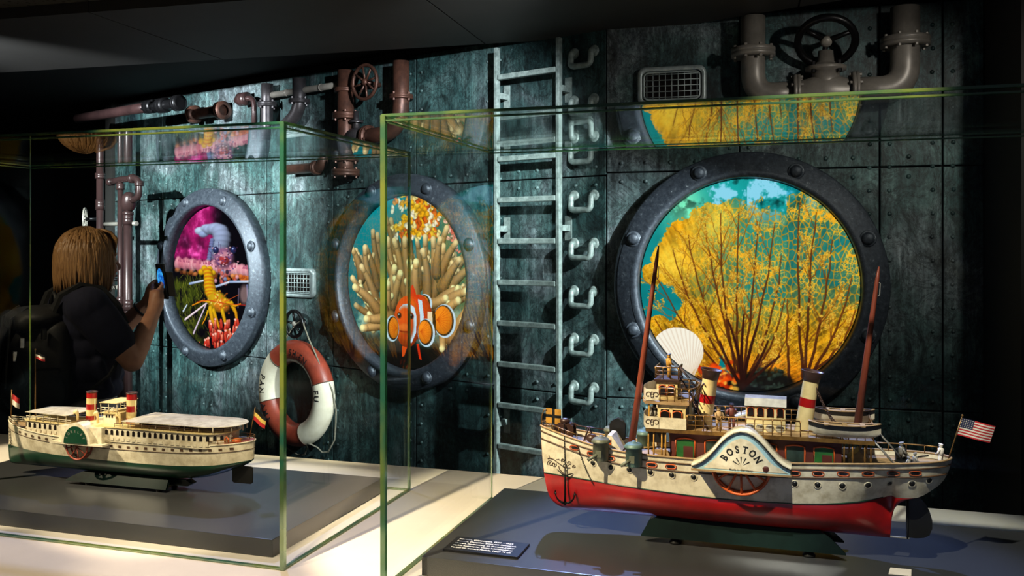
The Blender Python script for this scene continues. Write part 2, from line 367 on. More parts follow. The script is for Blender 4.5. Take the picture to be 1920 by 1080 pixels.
def steel_wall(name, th, bpl, a0, a1, seams, rows, extra=0.0):
    am = (a0+a1)/2; off = (am, bpl, 0)
    mb = MB(off); mb.bx(a0, a1, bpl+0.012, bpl+0.10, 0, 2.46)
    wall = mb.build(name, M['backing']); place(wall, th, am, bpl, 0, kind='structure')
    cols = [a0]+seams+[a1]; rr = [0.0]+rows+[2.43]; g = 0.0028
    for i in range(len(cols)-1):
        for j in range(len(rr)-1):
            p = MB(off); p.bbx(cols[i]+g, cols[i+1]-g, bpl-0.002, bpl+0.012, rr[j]+g, rr[j+1]-g, 0.003)
            p.build('steel_panel', M['steel'], wall)
    rv = MB(off)
    def rivet(a, z, r=0.0085):
        c = (a, bpl-0.002, z); n = 7
        vs = [(c[0]+r*math.cos(2*math.pi*k/n), c[1], c[2]+r*math.sin(2*math.pi*k/n)) for k in range(n)]
        v2 = [(c[0]+r*0.6*math.cos(2*math.pi*k/n), c[1]-r*0.55, c[2]+r*0.6*math.sin(2*math.pi*k/n)) for k in range(n)]
        rv.add(vs+v2+[(c[0], c[1]-r*0.75, c[2])], [(k, (k+1) % n, (k+1) % n+n, k+n) for k in range(n)]+[(n+k, n+(k+1) % n, 2*n) for k in range(n)], 0, True)
    for s in seams:
        z = 0.05
        while z < 2.4:
            for d in (-0.034, 0.034): rivet(s+d+random.uniform(-.002, .002), z)
            z += 0.085
    for zz in rows:
        a = a0+0.06
        while a < a1-0.03:
            if min([abs(a-s) for s in seams]+[9]) > 0.06:
                for d in (-0.036, 0.036): rivet(a, zz+d, 0.0095)
            a += 0.095
    rv.build('rivets', M['steel'], wall, kind='stuff')
    return wall
A_END = -1.8562; B_START = -0.5545
steel_wall('wall_left', TH_A, B_A, -5.48, A_END, [-4.94, -4.49, -3.964, -3.44, -2.877, -2.417], [0.945, 1.826])
steel_wall('wall_right', TH_B, B_B, B_START, 0.80, [-0.045, 0.452, 0.664], [0.952, 1.836])

# dark returns and the hall beyond
mb = MB((-5.52, B_A, 0)); mb.bx(-5.56, -5.485, B_A-0.02, B_A+3.0, 0, 2.46)
place(mb.build('wall_end', M['dark']), TH_A, -5.52, B_A, 0, kind='structure')
mb = MB((0.9, B_B, 0)); mb.bx(0.803, 0.90, B_B-0.45, B_B+0.1, 0, 2.46); mb.bx(0.90, 3.2, B_B-0.45, B_B-0.38, 0, 2.46)
place(mb.build('wall_side', M['dark']), TH_B, 0.9, B_B, 0, kind='structure')
mb = MB(); mb.bx(-8.9, -4.72, 9.2, 9.35, 0, 2.46); o = mb.build('wall_far', M['dark']); o['kind'] = 'structure'
mb = MB(); mb.bx(-8.9, 4.9, 10.8, 10.95, 0, 2.46); mb.bx(-9.0, -8.9, -2, 11, 0, 2.46); o = mb.build('wall_back', M['skirt']); o['kind'] = 'structure'

# ceiling: dark slab, perforated acoustic boards up to a step, smooth soffit boards along the steel walls
mb = MB(); mb.bx(-9, 5, -2, 11, 2.475, 2.55); ceil = mb.build('ceiling', M['backing']); ceil['kind'] = 'structure'
def clip(poly, n, c):                                # keep the part where n.p < c
    out = []
    for i in range(len(poly)):
        p, q = poly[i], poly[(i+1) % len(poly)]; dp = p[0]*n[0]+p[1]*n[1]-c; dq = q[0]*n[0]+q[1]*n[1]-c
        if dp <= 0: out.append(p)
        if dp*dq < 0:
            t = dp/(dp-dq); out.append((p[0]+(q[0]-p[0])*t, p[1]+(q[1]-p[1])*t))
    return out
nA = (math.sin(R(TH_A)), math.cos(R(TH_A))); nB = (math.sin(R(TH_B)), math.cos(R(TH_B)))
sx = (math.cos(R(TH_B)), -math.sin(R(TH_B)))
seam0 = -1.348*sx[0]+4.05*sx[1]
for k in range(-5, 5):
    c0, c1 = seam0+k*1.25+0.003, seam0+(k+1)*1.25-0.003
    base = [(-8.9, -1.9), (4.9, -1.9), (4.9, 10.8), (-8.9, 10.8)]
    base = clip(base, sx, c1); base = clip(base, (-sx[0], -sx[1]), -c0)
    if len(base) < 3: continue
    p = clip(clip(base, nA, 2.42), nB, B_B-0.75)
    if len(p) >= 3:
        m_ = MB(); m_.prism([(x, y, CEIL) for x, y in p], (0, 0, 0.03)); m_.build('ceiling_board', M['perf'], ceil)
    for wh in (0, 1):
        if wh == 0:
            q = clip(clip(base, nA, B_A+0.12), nB, B_B-0.75); q = clip(q, (-nA[0], -nA[1]), -2.423)
        else:
            q = clip(clip(base, nB, B_B+0.12), nA, B_A+0.12); q = clip(q, (-nB[0], -nB[1]), -(B_B-0.747))
        if len(q) >= 3:
            m_ = MB(); m_.prism([(x, y, SOFF) for x, y in q], (0, 0, 0.07)); m_.build('soffit_board', M['soffit'], ceil)
# round recessed ceiling fixture
cl = bpy.data.objects.new('ceiling_downlight', None); COL.objects.link(cl); cl.location = (-1.19, 3.28, CEIL)
cl['label'] = 'round dark fixture recessed in the perforated ceiling'; cl['category'] = 'ceiling light'
mb = MB(); mb.lathe([(0.060, -0.001), (0.078, -0.006), (0.082, -0.004), (0.082, 0.0)], n=32); mb.build('trim_ring', M['iron'], cl)
mb = MB(); mb.lathe([(0.0, -0.002), (0.060, -0.002), (0.060, 0.0)], n=32); mb.build('cover_disc', M['dark'], cl)

# ================================================================== PORTHOLE PICTURES (lit screens) painted procedurally
def vnoise(shape, cell, seed, octs=4, gain=0.5):
    rg = np.random.RandomState(seed); H, W = shape; out = np.zeros(shape); amp = 1.0; tot = 0
    for k in range(octs):
        c = max(cell/2**k, 1.5); gh, gw = int(H/c)+3, int(W/c)+3; g = rg.rand(gh, gw)
        y = np.arange(H)/c; x = np.arange(W)/c; yi = y.astype(int); xi = x.astype(int)
        fy = (y-yi); fx = (x-xi); fy = (fy*fy*(3-2*fy))[:, None]; fx = (fx*fx*(3-2*fx))[None, :]
        a = g[yi][:, xi]; b = g[yi][:, xi+1]; c_ = g[yi+1][:, xi]; d = g[yi+1][:, xi+1]
        out += amp*((a*(1-fx)+b*fx)*(1-fy)+(c_*(1-fx)+d*fx)*fy); tot += amp; amp *= gain
    return out/tot
class Paint:
    """raster in local metres: p to the right along the wall, q up, centred on the porthole"""
    def __init__(s, th, bpl, ac, zc, rad, n):
        s.th, s.b, s.ac, s.zc, s.rad, s.n = th, bpl, ac, zc, rad, n
        s.h = 2*rad/(n-1); g = np.linspace(-rad, rad, n); s.P, s.Q = np.meshgrid(g, g)
        s.img = np.zeros((n, n, 3)); s.k = 1.0
    def pt(s, px, py):
        a, z = tp(s.th, s.b, px, py); return (a-s.ac, z-s.zc)
    def blk(s, x0, x1, y0, y1):
        i0 = max(int((x0+s.rad)/s.h)-1, 0); i1 = min(int((x1+s.rad)/s.h)+3, s.n); j0 = max(int((y0+s.rad)/s.h)-1, 0); j1 = min(int((y1+s.rad)/s.h)+3, s.n)
        return slice(j0, j1), slice(i0, i1)
    def over(s, sl, al, col):
        al = al[..., None]; s.img[sl] = s.img[sl]*(1-al)+np.asarray(col)*al
    def seg(s, p, q, r0, r1, c0, c1, al=1.0, shade=0.5, tip=None):
        m = max(r0, r1)+s.h*2
        sl = s.blk(min(p[0], q[0])-m, max(p[0], q[0])+m, min(p[1], q[1])-m, max(p[1], q[1])+m)
        X, Y = s.P[sl], s.Q[sl]
        if X.size == 0: return
        dx, dy = q[0]-p[0], q[1]-p[1]; L2 = dx*dx+dy*dy+1e-12
        t = np.clip(((X-p[0])*dx+(Y-p[1])*dy)/L2, 0, 1); ex = X-p[0]-t*dx; ey = Y-p[1]-t*dy
        d = np.sqrt(ex*ex+ey*ey); r = r0+(r1-r0)*t
        a = np.clip((r-d)/s.h+0.5, 0, 1)*al
        col = np.asarray(c0)*(1-t[..., None])+np.asarray(c1)*t[..., None]
        if shade:
            rr = np.maximum(r, 1e-6); lit = 1-shade*np.clip(d/rr, 0, 1)**2*0.8+shade*0.55*np.clip((-ex*0.6+ey*0.8)/rr, -1, 1); col = col*lit[..., None]
        s.over(sl, a, col)
    def line(s, pts, r0, r1, c0, c1, al=1.0, shade=0.5):   # one continuous tapered stroke
        m = max(r0, r1)+s.h*2; xs = [p[0] for p in pts]; ys = [p[1] for p in pts]
        sl = s.blk(min(xs)-m, max(xs)+m, min(ys)-m, max(ys)+m); X, Y = s.P[sl], s.Q[sl]
        if X.size == 0: return
        n = len(pts)-1; best = np.full(X.shape, 1e9); T = np.zeros(X.shape); EX = np.zeros(X.shape); EY = np.zeros(X.shape)
        for i in range(n):
            p, q = pts[i], pts[i+1]; dx, dy = q[0]-p[0], q[1]-p[1]; L2 = dx*dx+dy*dy+1e-12
            t = np.clip(((X-p[0])*dx+(Y-p[1])*dy)/L2, 0, 1); ex = X-p[0]-t*dx; ey = Y-p[1]-t*dy; tt = (i+t)/n
            d = np.sqrt(ex*ex+ey*ey)-(r0+(r1-r0)*tt); k = d < best
            best = np.where(k, d, best); T = np.where(k, tt, T); EX = np.where(k, ex, EX); EY = np.where(k, ey, EY)
        a = np.clip(-best/s.h+0.5, 0, 1)*al; col = np.asarray(c0)*(1-T[..., None])+np.asarray(c1)*T[..., None]
        if shade:
            rr = np.maximum(r0+(r1-r0)*T, 1e-6); u, v = EX/rr, EY/rr
            lit = 1-shade*0.8*np.clip(u*u+v*v, 0, 1)+shade*0.55*np.clip(-u*0.6+v*0.8, -1, 1); col = col*lit[..., None]
        s.over(sl, a, col)
    def ell(s, c, rx, ry, col, al=1.0, soft=None, rot=0.0, shade=0.0):
        m = max(rx, ry)*1.5; sl = s.blk(c[0]-m, c[0]+m, c[1]-m, c[1]+m); X, Y = s.P[sl]-c[0], s.Q[sl]-c[1]
        if X.size == 0: return
        cr, sr = math.cos(rot), math.sin(rot); u = (X*cr+Y*sr)/rx; v = (-X*sr+Y*cr)/ry; d = np.sqrt(u*u+v*v)
        sf = soft if soft else s.h/min(rx, ry)
        a = np.clip((1-d)/sf+0.5, 0, 1)*al; colr = np.ones(X.shape+(3,))*np.asarray(col)
        if shade: colr = colr*(1+shade*(0.5*np.clip(-0.5*u+0.8*v, -1, 1)-0.5*np.clip(d, 0, 1)**2))[..., None]
        s.over(sl, a, colr)
    def poly(s, pts, col, al=1.0):
        xs = [p[0] for p in pts]; ys = [p[1] for p in pts]; sl = s.blk(min(xs), max(xs), min(ys), max(ys)); X, Y = s.P[sl], s.Q[sl]
        ins = np.zeros(X.shape, bool); n = len(pts)
        for i in range(n):
            x0, y0 = pts[i]; x1, y1 = pts[(i+1) % n]
            if y0 == y1: continue
            ins ^= ((y0 > Y) != (y1 > Y)) & (X < (x1-x0)*(Y-y0)/(y1-y0)+x0)
        s.over(sl, ins*al, col)
    def cells(s, cell, seed):                         # Voronoi border distance
        rg = np.random.RandomState(seed); G = int(2*s.rad/cell)+4; jx = rg.rand(G, G); jy = rg.rand(G, G)
        gx = (s.P+s.rad)/cell+1; gy = (s.Q+s.rad)/cell*0.72+1; ix = gx.astype(int); iy = gy.astype(int)
        f1 = np.full(s.P.shape, 9.0); f2 = np.full(s.P.shape, 9.0)
        for dx in (-1, 0, 1):
            for dy in (-1, 0, 1):
                cx_ = np.clip(ix+dx, 0, G-1); cy_ = np.clip(iy+dy, 0, G-1)
                d = np.hypot(cx_+jx[cy_, cx_]-gx, cy_+jy[cy_, cx_]-gy)
                f2 = np.minimum(f2, np.maximum(f1, d)); f1 = np.minimum(f1, d)
        return f2-f1
    def mesh(s, name, material, parent, thick=0.004):
        n = s.n; inside = (s.P**2+s.Q**2) <= (s.rad-s.h)**2
        idx = -np.ones((n, n), int); keep = np.argwhere(np.ones((n, n), bool))
        fm = inside[:-1, :-1] & inside[1:, :-1] & inside[:-1, 1:] & inside[1:, 1:]
        used = np.zeros((n, n), bool); used[:-1, :-1] |= fm; used[1:, :-1] |= fm; used[:-1, 1:] |= fm; used[1:, 1:] |= fm
        idx[used] = np.arange(used.sum()); nv = int(used.sum())
        co = np.zeros((nv, 3)); co[:, 0] = s.P[used]; co[:, 2] = s.Q[used]
        J, I = np.nonzero(fm); fa = np.stack([idx[J, I], idx[J, I+1], idx[J+1, I+1], idx[J+1, I]], 1).astype(np.int32)
        me = bpy.data.meshes.new(name); me.vertices.add(nv); me.vertices.foreach_set('co', co.ravel())
        nf = len(fa); me.loops.add(nf*4); me.loops.foreach_set('vertex_index', fa.ravel()); me.polygons.add(nf)
        me.polygons.foreach_set('loop_start', np.arange(0, nf*4, 4, dtype=np.int32)); me.update(calc_edges=True); me.validate()
        at = me.color_attributes.new('picture', 'FLOAT_COLOR', 'POINT')
        c = np.clip(s.img[used], 0, 1); c = np.where(c <= 0.04045, c/12.92, ((c+0.055)/1.055)**2.4)
        rgba = np.ones((nv, 4), np.float32); rgba[:, :3] = c; at.data.foreach_set('color', rgba.ravel())
        me.materials.append(material); ob = bpy.data.objects.new(name, me); COL.objects.link(ob); ob.parent = parent
        return ob
def C(r, g, b): return (r/255, g/255, b/255)
def bez(p0, p1, bend, n=8):
    dx, dy = p1[0]-p0[0], p1[1]-p0[1]; mx, my = (p0[0]+p1[0])/2-dy*bend, (p0[1]+p1[1])/2+dx*bend
    return [((1-t)**2*p0[0]+2*t*(1-t)*mx+t*t*p1[0], (1-t)**2*p0[1]+2*t*(1-t)*my+t*t*p1[1]) for t in [i/n for i in range(n+1)]]

def paint_fan(pt):
    rg = random.Random(3); n = pt.n; P = pt.pt; mm = 0.0021                    # about one photograph pixel on the wall
    sh = (n, n); x_split = P(1475, 500)[0]
    vq = (pt.Q/pt.rad+1)/2
    bg = np.asarray(C(6,112,120))*(1-vq[..., None])+np.asarray(C(22,150,150))*vq[..., None]
    cx, cy = P(1285, 395); ray = np.exp(-(((pt.P-cx)*0.9+(pt.Q-cy)*0.35)/0.085)**2)*np.clip((pt.Q+0.05)/0.35, 0, 1)
    bg = bg+np.asarray(C(110,90,40))*ray[..., None]*0.9
    st = vnoise(sh, 40, 5, 4); bg = bg*(0.85+0.3*st[..., None])
    t1 = vnoise(sh, 46, 11, 5, 0.6); top = np.clip((pt.Q-P(1400, 430)[1])/0.10, 0, 1)*np.clip((pt.P-P(1240, 400)[0])/0.06, 0, 1)*np.clip((pt.Q-0.14+(pt.P+0.15)*0.08)/0.03, 0, 1)
    dk = np.clip((0.50-t1)*9, 0, 1)*top; bg = bg*(1-0.55*dk[..., None])
    lt = np.clip((t1-0.53-0.10*(pt.P < 0.0))*16, 0, 1)*top; bg = bg*(1-lt[..., None])+np.asarray(C(135,205,232))*lt[..., None]
    bg = np.where((pt.P > x_split)[..., None], bg*np.asarray((0.5, 0.85, 0.9)), bg)
    pt.img[:] = bg
    net = pt.cells(0.021, 4); net2 = pt.cells(0.013, 9); mott = vnoise(sh, 30, 21, 4); fine = vnoise(sh, 6, 22, 3)
    bx_, by_ = P(1392, 740); ang = np.arctan2(pt.Q-by_, pt.P-bx_); rad_ = np.hypot(pt.P-bx_, pt.Q-by_)
    rg2 = np.random.RandomState(2); tabA = rg2.rand(260, 26); ai = np.clip((ang/np.pi)*250, 0, 257); ri = np.clip(rad_/0.9*24, 0, 24); i0 = ai.astype(int); r0_ = ri.astype(int); fa_, fr_ = ai-i0, ri-r0_
    streak = (tabA[i0, r0_]*(1-fa_)+tabA[i0+1, r0_]*fa_)*(1-fr_)+(tabA[i0, r0_+1]*(1-fa_)+tabA[i0+1, r0_+1]*fa_)*fr_
    def fan(lobes, clipx, solid):
        msk = np.zeros(sh)
        for (x, y, r) in lobes:
            c = P(x, y); d = np.hypot(pt.P-c[0], pt.Q-c[1])/(r*mm)+(fine-0.5)*0.20+(mott-0.5)*0.3
            msk = np.maximum(msk, np.clip((1-d)/0.05, 0, 1))
        if clipx == 1: msk *= (pt.P < x_split)
        if clipx == 2: msk *= (pt.P > x_split)
        return msk
    def lay(m, colr, al): pt.img[:] = pt.img*(1-(m*al)[..., None])+colr*(m*al)[..., None]
    left = [(1262,492,44),(1226,512,22),(1300,470,62),(1335,430,50),(1372,420,46),(1318,520,56),(1340,500,72),(1410,430,42),(1448,424,30),(1400,500,70),(1450,500,50),(1380,580,80),(1450,580,62),(1330,610,66),(1262,650,50),(1236,612,22),(1420,650,70),(1290,680,60),(1232,650,40)]
    right = [(1502,402,40),(1530,420,42),(1556,455,46),(1510,470,60),(1580,500,42),(1540,540,70),(1600,560,30),(1520,620,66),(1580,640,60),(1500,680,50),(1600,620,40)]
    for lobes, cl in ((left, 1), (right, 2)):
        m = fan(lobes, cl, 1)
        g = np.clip((pt.Q-P(1400, 560)[1])/0.3, 0, 1); lf = np.clip((P(1400, 500)[0]-pt.P)/0.30, 0, 1)
        base = np.asarray(C(178,118,12))*(0.35+0.55*mott[..., None]+0.75*streak[..., None])+np.asarray(C(70,40,0))*(g*lf)[..., None]
        if cl == 2: lf = lf+0.25*(pt.Q < 0.0)
        opac = np.clip(0.28+0.75*lf+0.5*(mott-0.45)+0.55*np.clip(-(pt.Q+0.04)/0.12, 0, 1), 0, 0.95)
        lay(m*opac, base, 1.0)
        ln = np.clip((0.16-net)/0.07, 0, 1); lay(m*ln, np.asarray(C(222,160,26))*(0.55+0.5*mott[..., None]+0.3*streak[..., None]), 0.85)
        ln = np.clip((0.13-net2)/0.07, 0, 1)*np.clip((mott-0.42)*6, 0, 1); lay(m*ln, np.asarray(C(250,200,60))*np.ones(sh+(1,)), 0.8)
        hi = np.clip((mott-0.58)*9, 0, 1)*np.clip((fine-0.45)*6, 0, 1); lay(m*hi, np.asarray(C(255,172,32))*np.ones(sh+(1,)), 0.8)
        if cl == 1:
            glow = np.exp(-((pt.P-P(1258, 490)[0])**2+(pt.Q-P(1258, 490)[1])**2)/0.075**2)+np.exp(-((pt.P-P(1345, 420)[0])**2+(pt.Q-P(1345, 420)[1])**2)/0.06**2)
            lay(m*np.clip(glow*(0.4+0.8*fine), 0, 1), np.asarray(C(255,218,74))*np.ones(sh+(1,)), 0.85)
        low = np.clip((P(1400, 640)[1]-pt.Q)/0.15, 0, 1); lay(m*low, np.asarray(C(206,98,8))*(0.3+0.6*mott[..., None]+0.6*streak[..., None]), 0.7)
    dkc, mid, yel = C(52,20,16), C(120,56,20), C(206,140,34)
    def stem(p0, p1, bend, r0, depth, clip_):
        pts = bez(p0, p1, bend, 10); pts = [(x+rg.uniform(-1, 1)*mm*1.5, y+rg.uniform(-1, 1)*mm*1.5) for x, y in pts]; pts[0] = p0
        pt.line(pts, r0, max(r0*0.38, 0.6*mm), (dkc, C(110,54,18), C(196,128,30), yel)[depth], (C(120,60,18), C(190,124,28), yel, C(250,200,70))[depth], 0.9, 0.25)
        if depth >= 3: return
        L = math.hypot(p1[0]-p0[0], p1[1]-p0[1]); k = 7 if depth == 0 else 4
        for i in range(k):
            u = rg.uniform(0.28, 0.95); j = int(u*10); b = pts[j]; e = pts[min(j+1, 10)]
            ang = math.atan2(e[1]-b[1], e[0]-b[0])+rg.choice((-1, 1))*rg.uniform(0.28, 0.6)
            l = L*rg.uniform(0.18, 0.34); q = (b[0]+l*math.cos(ang), b[1]+l*math.sin(ang))
            if clip_ == 1 and q[0] > x_split: continue
            if clip_ == 2 and q[0] < x_split: continue
            stem(b, q, rg.uniform(-0.15, 0.15), r0*(1-u*0.6)*0.55, depth+1, clip_)
    base = P(1392, 728)
    for (x, y, bd) in [(1232,520,.10),(1262,470,.12),(1290,440,.10),(1322,420,.06),(1350,400,.05),(1385,400,.02),(1420,415,-.03),(1452,420,-.06),(1466,480,-.10),(1470,560,-.16),(1472,640,-.2),(1228,600,.2),(1232,660,.15)]:
        stem((base[0]+rg.uniform(-8, 8)*mm, base[1]), P(x, y), bd, 2.5*mm, 0, 1)
    for (x0, y0, x, y, bd) in [(1505,708,1500,380,.03),(1510,708,1530,400,.02),(1512,708,1560,450,-.05),(1515,708,1596,520,-.12),(1518,700,1604,580,-.2),(1482,715,1478,560,.05)]:
        stem(P(x0, y0), P(x, y), bd, 2.7*mm, 0, 2)
    for x, y, r in [(1400,728,52),(1440,716,40),(1375,738,50),(1460,722,30)]: pt.ell(P(x, y), r*mm, r*0.55*mm, C(16,14,12), 0.9, 0.35)
    for k in range(46):
        x, y = rg.uniform(1408, 1470), rg.uniform(692, 728); v = rg.uniform(0.5, 1.3)
        pt.ell(P(x, y), rg.uniform(2, 6)*mm, rg.uniform(2, 5)*mm, (0.16*v, 0.2*v, 0.17*v), 0.8, 0.5, 0, 0.8)
    for k in range(60):
        x, y = rg.gauss(1346, 16), rg.gauss(708, 13); c = rg.choice([C(255,120,24), C(240,70,10), C(255,190,70), C(190,40,8)])
        pt.ell(P(x, y), rg.uniform(3, 9)*mm, rg.uniform(2, 6)*mm, c, 0.75, 0.6, rg.uniform(0, 3))
    for (x, y) in [(1392,728)]:
        for tx, ty in [(1350,640),(1365,600),(1395,590),(1420,610),(1440,640),(1462,668)]: pt.line(bez((P(x, y)), P(tx, ty), rg.uniform(-.1, .1), 8), 3.6*mm, 1.6*mm, C(34,14,12), C(64,28,18), 1, 0.2)
    # pale scallop shell
    hinge = P(1296, 716); rim = []
    for k in range(25):
        a = R(58+ (196-58)*k/24); 
    c = P(1270, 658); outl = [P(1290, 712)]
    for k in range(40):
        a = R(-50+300*k/39-0); outl.append((c[0]+0.0985*math.cos(a), c[1]+0.0905*math.sin(a)))
    pt.poly(outl, C(246,234,220))
    for k in range(26):
        a = R(-40+280*k/25); e = (c[0]+0.096*math.cos(a), c[1]+0.088*math.sin(a)); pt.line(bez(hinge, e, 0.0, 6), 0.6*mm, 1.3*mm, C(218,188,162), C(226,206,188), 0.75, 0)

def paint_clown(pt):
    rg = random.Random(5); sh = (pt.n, pt.n); mm = 0.0025
    Z = lambda x, y: pt.pt(580+x/2.348, 300+y/2.348); zz = mm/2.348*1.0
    n1 = vnoise(sh, 70, 3, 4); n2 = vnoise(sh, 22, 8, 4)
    vq = (pt.Q/pt.rad+1)/2; up = (pt.P/pt.rad+1)/2
    bg = np.asarray(C(8,104,112))*np.ones(sh+(1,))*(0.7+0.6*vq[..., None])
    gr = np.clip((up-0.45)*3, 0, 1)*np.clip((n1-0.3)*2.5, 0, 1); bg = bg*(1-gr[..., None])+np.asarray(C(84,108,70))*gr[..., None]
    wl = np.clip((n2-0.45)*5, 0, 1)*np.clip((0.46-vq)*5, 0, 1); bg = bg*(1-0.8*wl[..., None])+np.asarray(C(172,206,184))*0.8*wl[..., None]
    bt = np.clip((0.25-vq)*7+(n1-0.5)*2, 0, 1); bg = bg*(1-bt[..., None])+np.asarray(C(22,22,18))*bt[..., None]
    pt.img[:] = bg
    pet = [C(252,196,40), C(250,176,24), C(255,232,150), C(255,244,214), C(226,96,24), C(246,150,20)]
    def flowers(n, fx, fy, r, cols):
        for k in range(n):
            x, y = fx(), fy(); c = rg.choice(cols); 
            for j in range(4):
                a = rg.uniform(0, 6.28); pt.ell(Z(x+7*math.cos(a), y+7*math.sin(a)), r*zz*rg.uniform(.8, 1.4), r*zz*rg.uniform(.5, 1), c, 0.9, 0.3, a, 0.5)
    def finger(tip, root, r0, r1, bend, dim):
        c0 = tuple(x*dim for x in C(148,108,66)); c1 = tuple(x*dim for x in C(214,172,112)); ct = tuple(min(x*dim*1.1, 1) for x in C(250,222,160))
        r0 *= 1.12; r1 *= 1.15; pts = bez(Z(*root), Z(*tip), bend, 9)
        for sd in (-1, 1):
            if rg.random() < 0.62:
                k = rg.choice((4, 5, 6)); b = pts[k]; dx, dy = pts[k+1][0]-b[0], pts[k+1][1]-b[1]; l = rg.uniform(22, 46)*zz/math.hypot(dx, dy); e = (b[0]+(dx*0.8-sd*dy*0.55)*l, b[1]+(dy*0.8+sd*dx*0.55)*l)
                pt.line(bez(b, e, -0.12*sd, 5), r1*zz*1.05, r1*zz*0.95, tuple(0.5*(u+v) for u, v in zip(c0, c1)), ct, 1, 0.6)
        pt.line(pts, r0*zz, r1*zz, c0, c1, 1, 0.62); pt.seg(pts[-2], pts[-1], r1*zz*0.95, r1*zz*1.08, c1, ct, 1, 0.4)
        pt.ell((pts[-1][0], pts[-1][1]+r1*zz*0.25), r1*zz*0.75, r1*zz*0.65, ct, 0.55, 0.8)
    back = [((300,330),(330,560)),((280,315),(320,520)),((335,250),(380,520)),((360,265),(400,520)),((405,290),(420,540)),((440,330),(440,540)),((475,360),(480,560)),((250,385),(300,560)),((590,430),(560,600)),((640,420),(560,560)),((690,410),(580,560)),((660,470),(560,600)),((720,520),(600,640)),((225,430),(290,640)),((700,600),(560,660)),((205,640),(330,700)),((620,480),(560,600))]
    for t, r in back: finger(t, r, 22, 11, rg.uniform(-.12, .12), 0.72)
    flowers(210, lambda: rg.gauss(492, 46), lambda: rg.uniform(135, 345), 11, pet)
    flowers(80, lambda: rg.gauss(652, 24), lambda: rg.gauss(300, 46), 8, [C(238,132,110), C(226,96,84), C(250,190,170)])
    mid = [((205,400),(280,640)),((245,385),(290,600)),((190,395),(230,520)),((230,470),(300,640)),((190,520),(310,700)),((345,350),(400,600)),((375,355),(420,600)),((330,410),(400,640)),((420,350),(450,600)),((510,340),(520,620)),((545,350),(540,620)),((605,300),(560,560)),((590,380),(545,600)),((645,365),(575,520)),((575,350),(560,500)),((500,400),(520,600)),((700,420),(590,560)),((690,490),(580,560)),((715,470),(600,600)),((660,440),(590,560)),((710,560),(580,620))]
    for t, r in mid: finger(t, r, 25, 12, rg.uniform(-.15, .15), 0.9)
    front = [((375,475),(355,660)),((400,500),(365,640)),((345,545),(340,700)),((440,450),(430,660)),((220,585),(330,660)),((250,605),(340,690)),((200,560),(300,660)),((470,450),(470,600)),((660,570),(560,640)),((690,580),(580,650)),((600,610),(500,630)),((655,620),(580,700)),((700,650),(640,760)),((235,740),(370,710)),((250,700),(360,690)),((585,830),(580,720)),((700,700),(620,790))]
    for t, r in front: finger(t, r, 26, 14, rg.uniform(-.15, .15), 1.0)
    pt.ell(Z(440, 880), 150*zz, 60*zz, C(14,14,12), 0.9, 0.5); pt.ell(Z(390, 810), 70*zz, 36*zz, C(56,50,44), 0.8, 0.5)
    OR, OD, BK, WH = C(240,84,24), C(214,48,14), C(14,12,14), C(196,224,244)
    _e = pt.ell
    def ell(c, rx, ry, *k, **kw): _e(c, rx*1.34, ry, *k, **kw)
    pt.ell = ell
    def fin(x, y, rx, ry, rot=0):
        c = Z(x, y); rx0 = rx; sg = 1 if x > 420 else -1; pt.ell(c, rx*zz, ry*zz, WH, 1, None, rot); c = (c[0]-sg*5*zz, c[1]+2*zz); pt.ell(c, (rx-5)*zz, (ry-6)*zz, BK, 1, None, rot); c = (c[0]-sg*4*zz, c[1]+1*zz); rx -= 9; ry -= 12
        pt.ell(c, rx*zz, ry*zz, C(248,136,28), 1, None, rot, 0.25)
        for k in range(9):
            a = R(-70+140*k/8)+(0 if x > 420 else math.pi); e = (c[0]+rx*1.3*zz*0.95*math.cos(a), c[1]+ry*zz*0.95*math.sin(a))
            s0 = (c[0]-rx*1.3*zz*0.7*(1 if x > 420 else -1), c[1]); pt.line([s0, e], 1.6*zz, 1.4*zz, C(206,78,14), C(216,96,18), 0.7, 0)
    fin(595, 709, 47, 71); fin(509, 632, 31, 41)
    pt.poly([Z(440,620), Z(446,560), Z(455,548), Z(466,575), Z(478,622)], OD)
    pt.poly([Z(408,820), Z(432,820), Z(418,862), Z(408,866)], OR); pt.poly([Z(472,810), Z(482,810), Z(494,880), Z(484,876)], OD)
    pt.ell(Z(482, 690), 58*zz, 96*zz, OD, 1, None, 0, 0.5); pt.poly([Z(478,612), Z(496,620), Z(504,690), Z(500,760), Z(484,752), Z(488,690)], WH)
    pt.poly([Z(520,668), Z(552,668), Z(556,768), Z(524,780)], C(236,214,180)); pt.poly([Z(540,664), Z(554,666), Z(560,770), Z(546,776)], BK)
    pt.ell(Z(430, 712), 58*zz, 112*zz, OR, 1, None, 0, 0.5)
    pt.poly([Z(396,652), Z(412,636), Z(440,632), Z(462,648), Z(472,690), Z(470,760), Z(450,806), Z(440,800), Z(454,750), Z(456,700), Z(446,664), Z(430,654), Z(410,658), Z(396,668)], WH)
    pt.ell(Z(420, 724), 40*zz, 78*zz, C(244,92,26), 1, 0.25, 0, 0.4)
    for x, y in ((396,684), (450,688)): pt.ell(Z(x, y), 11*zz, 15*zz, C(150,60,24)); pt.ell(Z(x, y), 7*zz, 11*zz, BK); pt.ell(Z(x-2, y-5), 2*zz, 3*zz, WH)
    pt.ell(Z(421, 742), 30*zz, 22*zz, C(250,118,44), 1, 0.3, 0, 0.4); pt.line(bez(Z(396,752), Z(448,754), -0.10, 6), 3*zz, 3*zz, C(150,40,12), C(150,40,12), 0.9, 0); pt.ell(Z(423, 778), 16*zz, 12*zz, C(198,70,24), 1, 0.4)
    fin(365, 742, 31, 58); fin(515, 761, 37, 61)

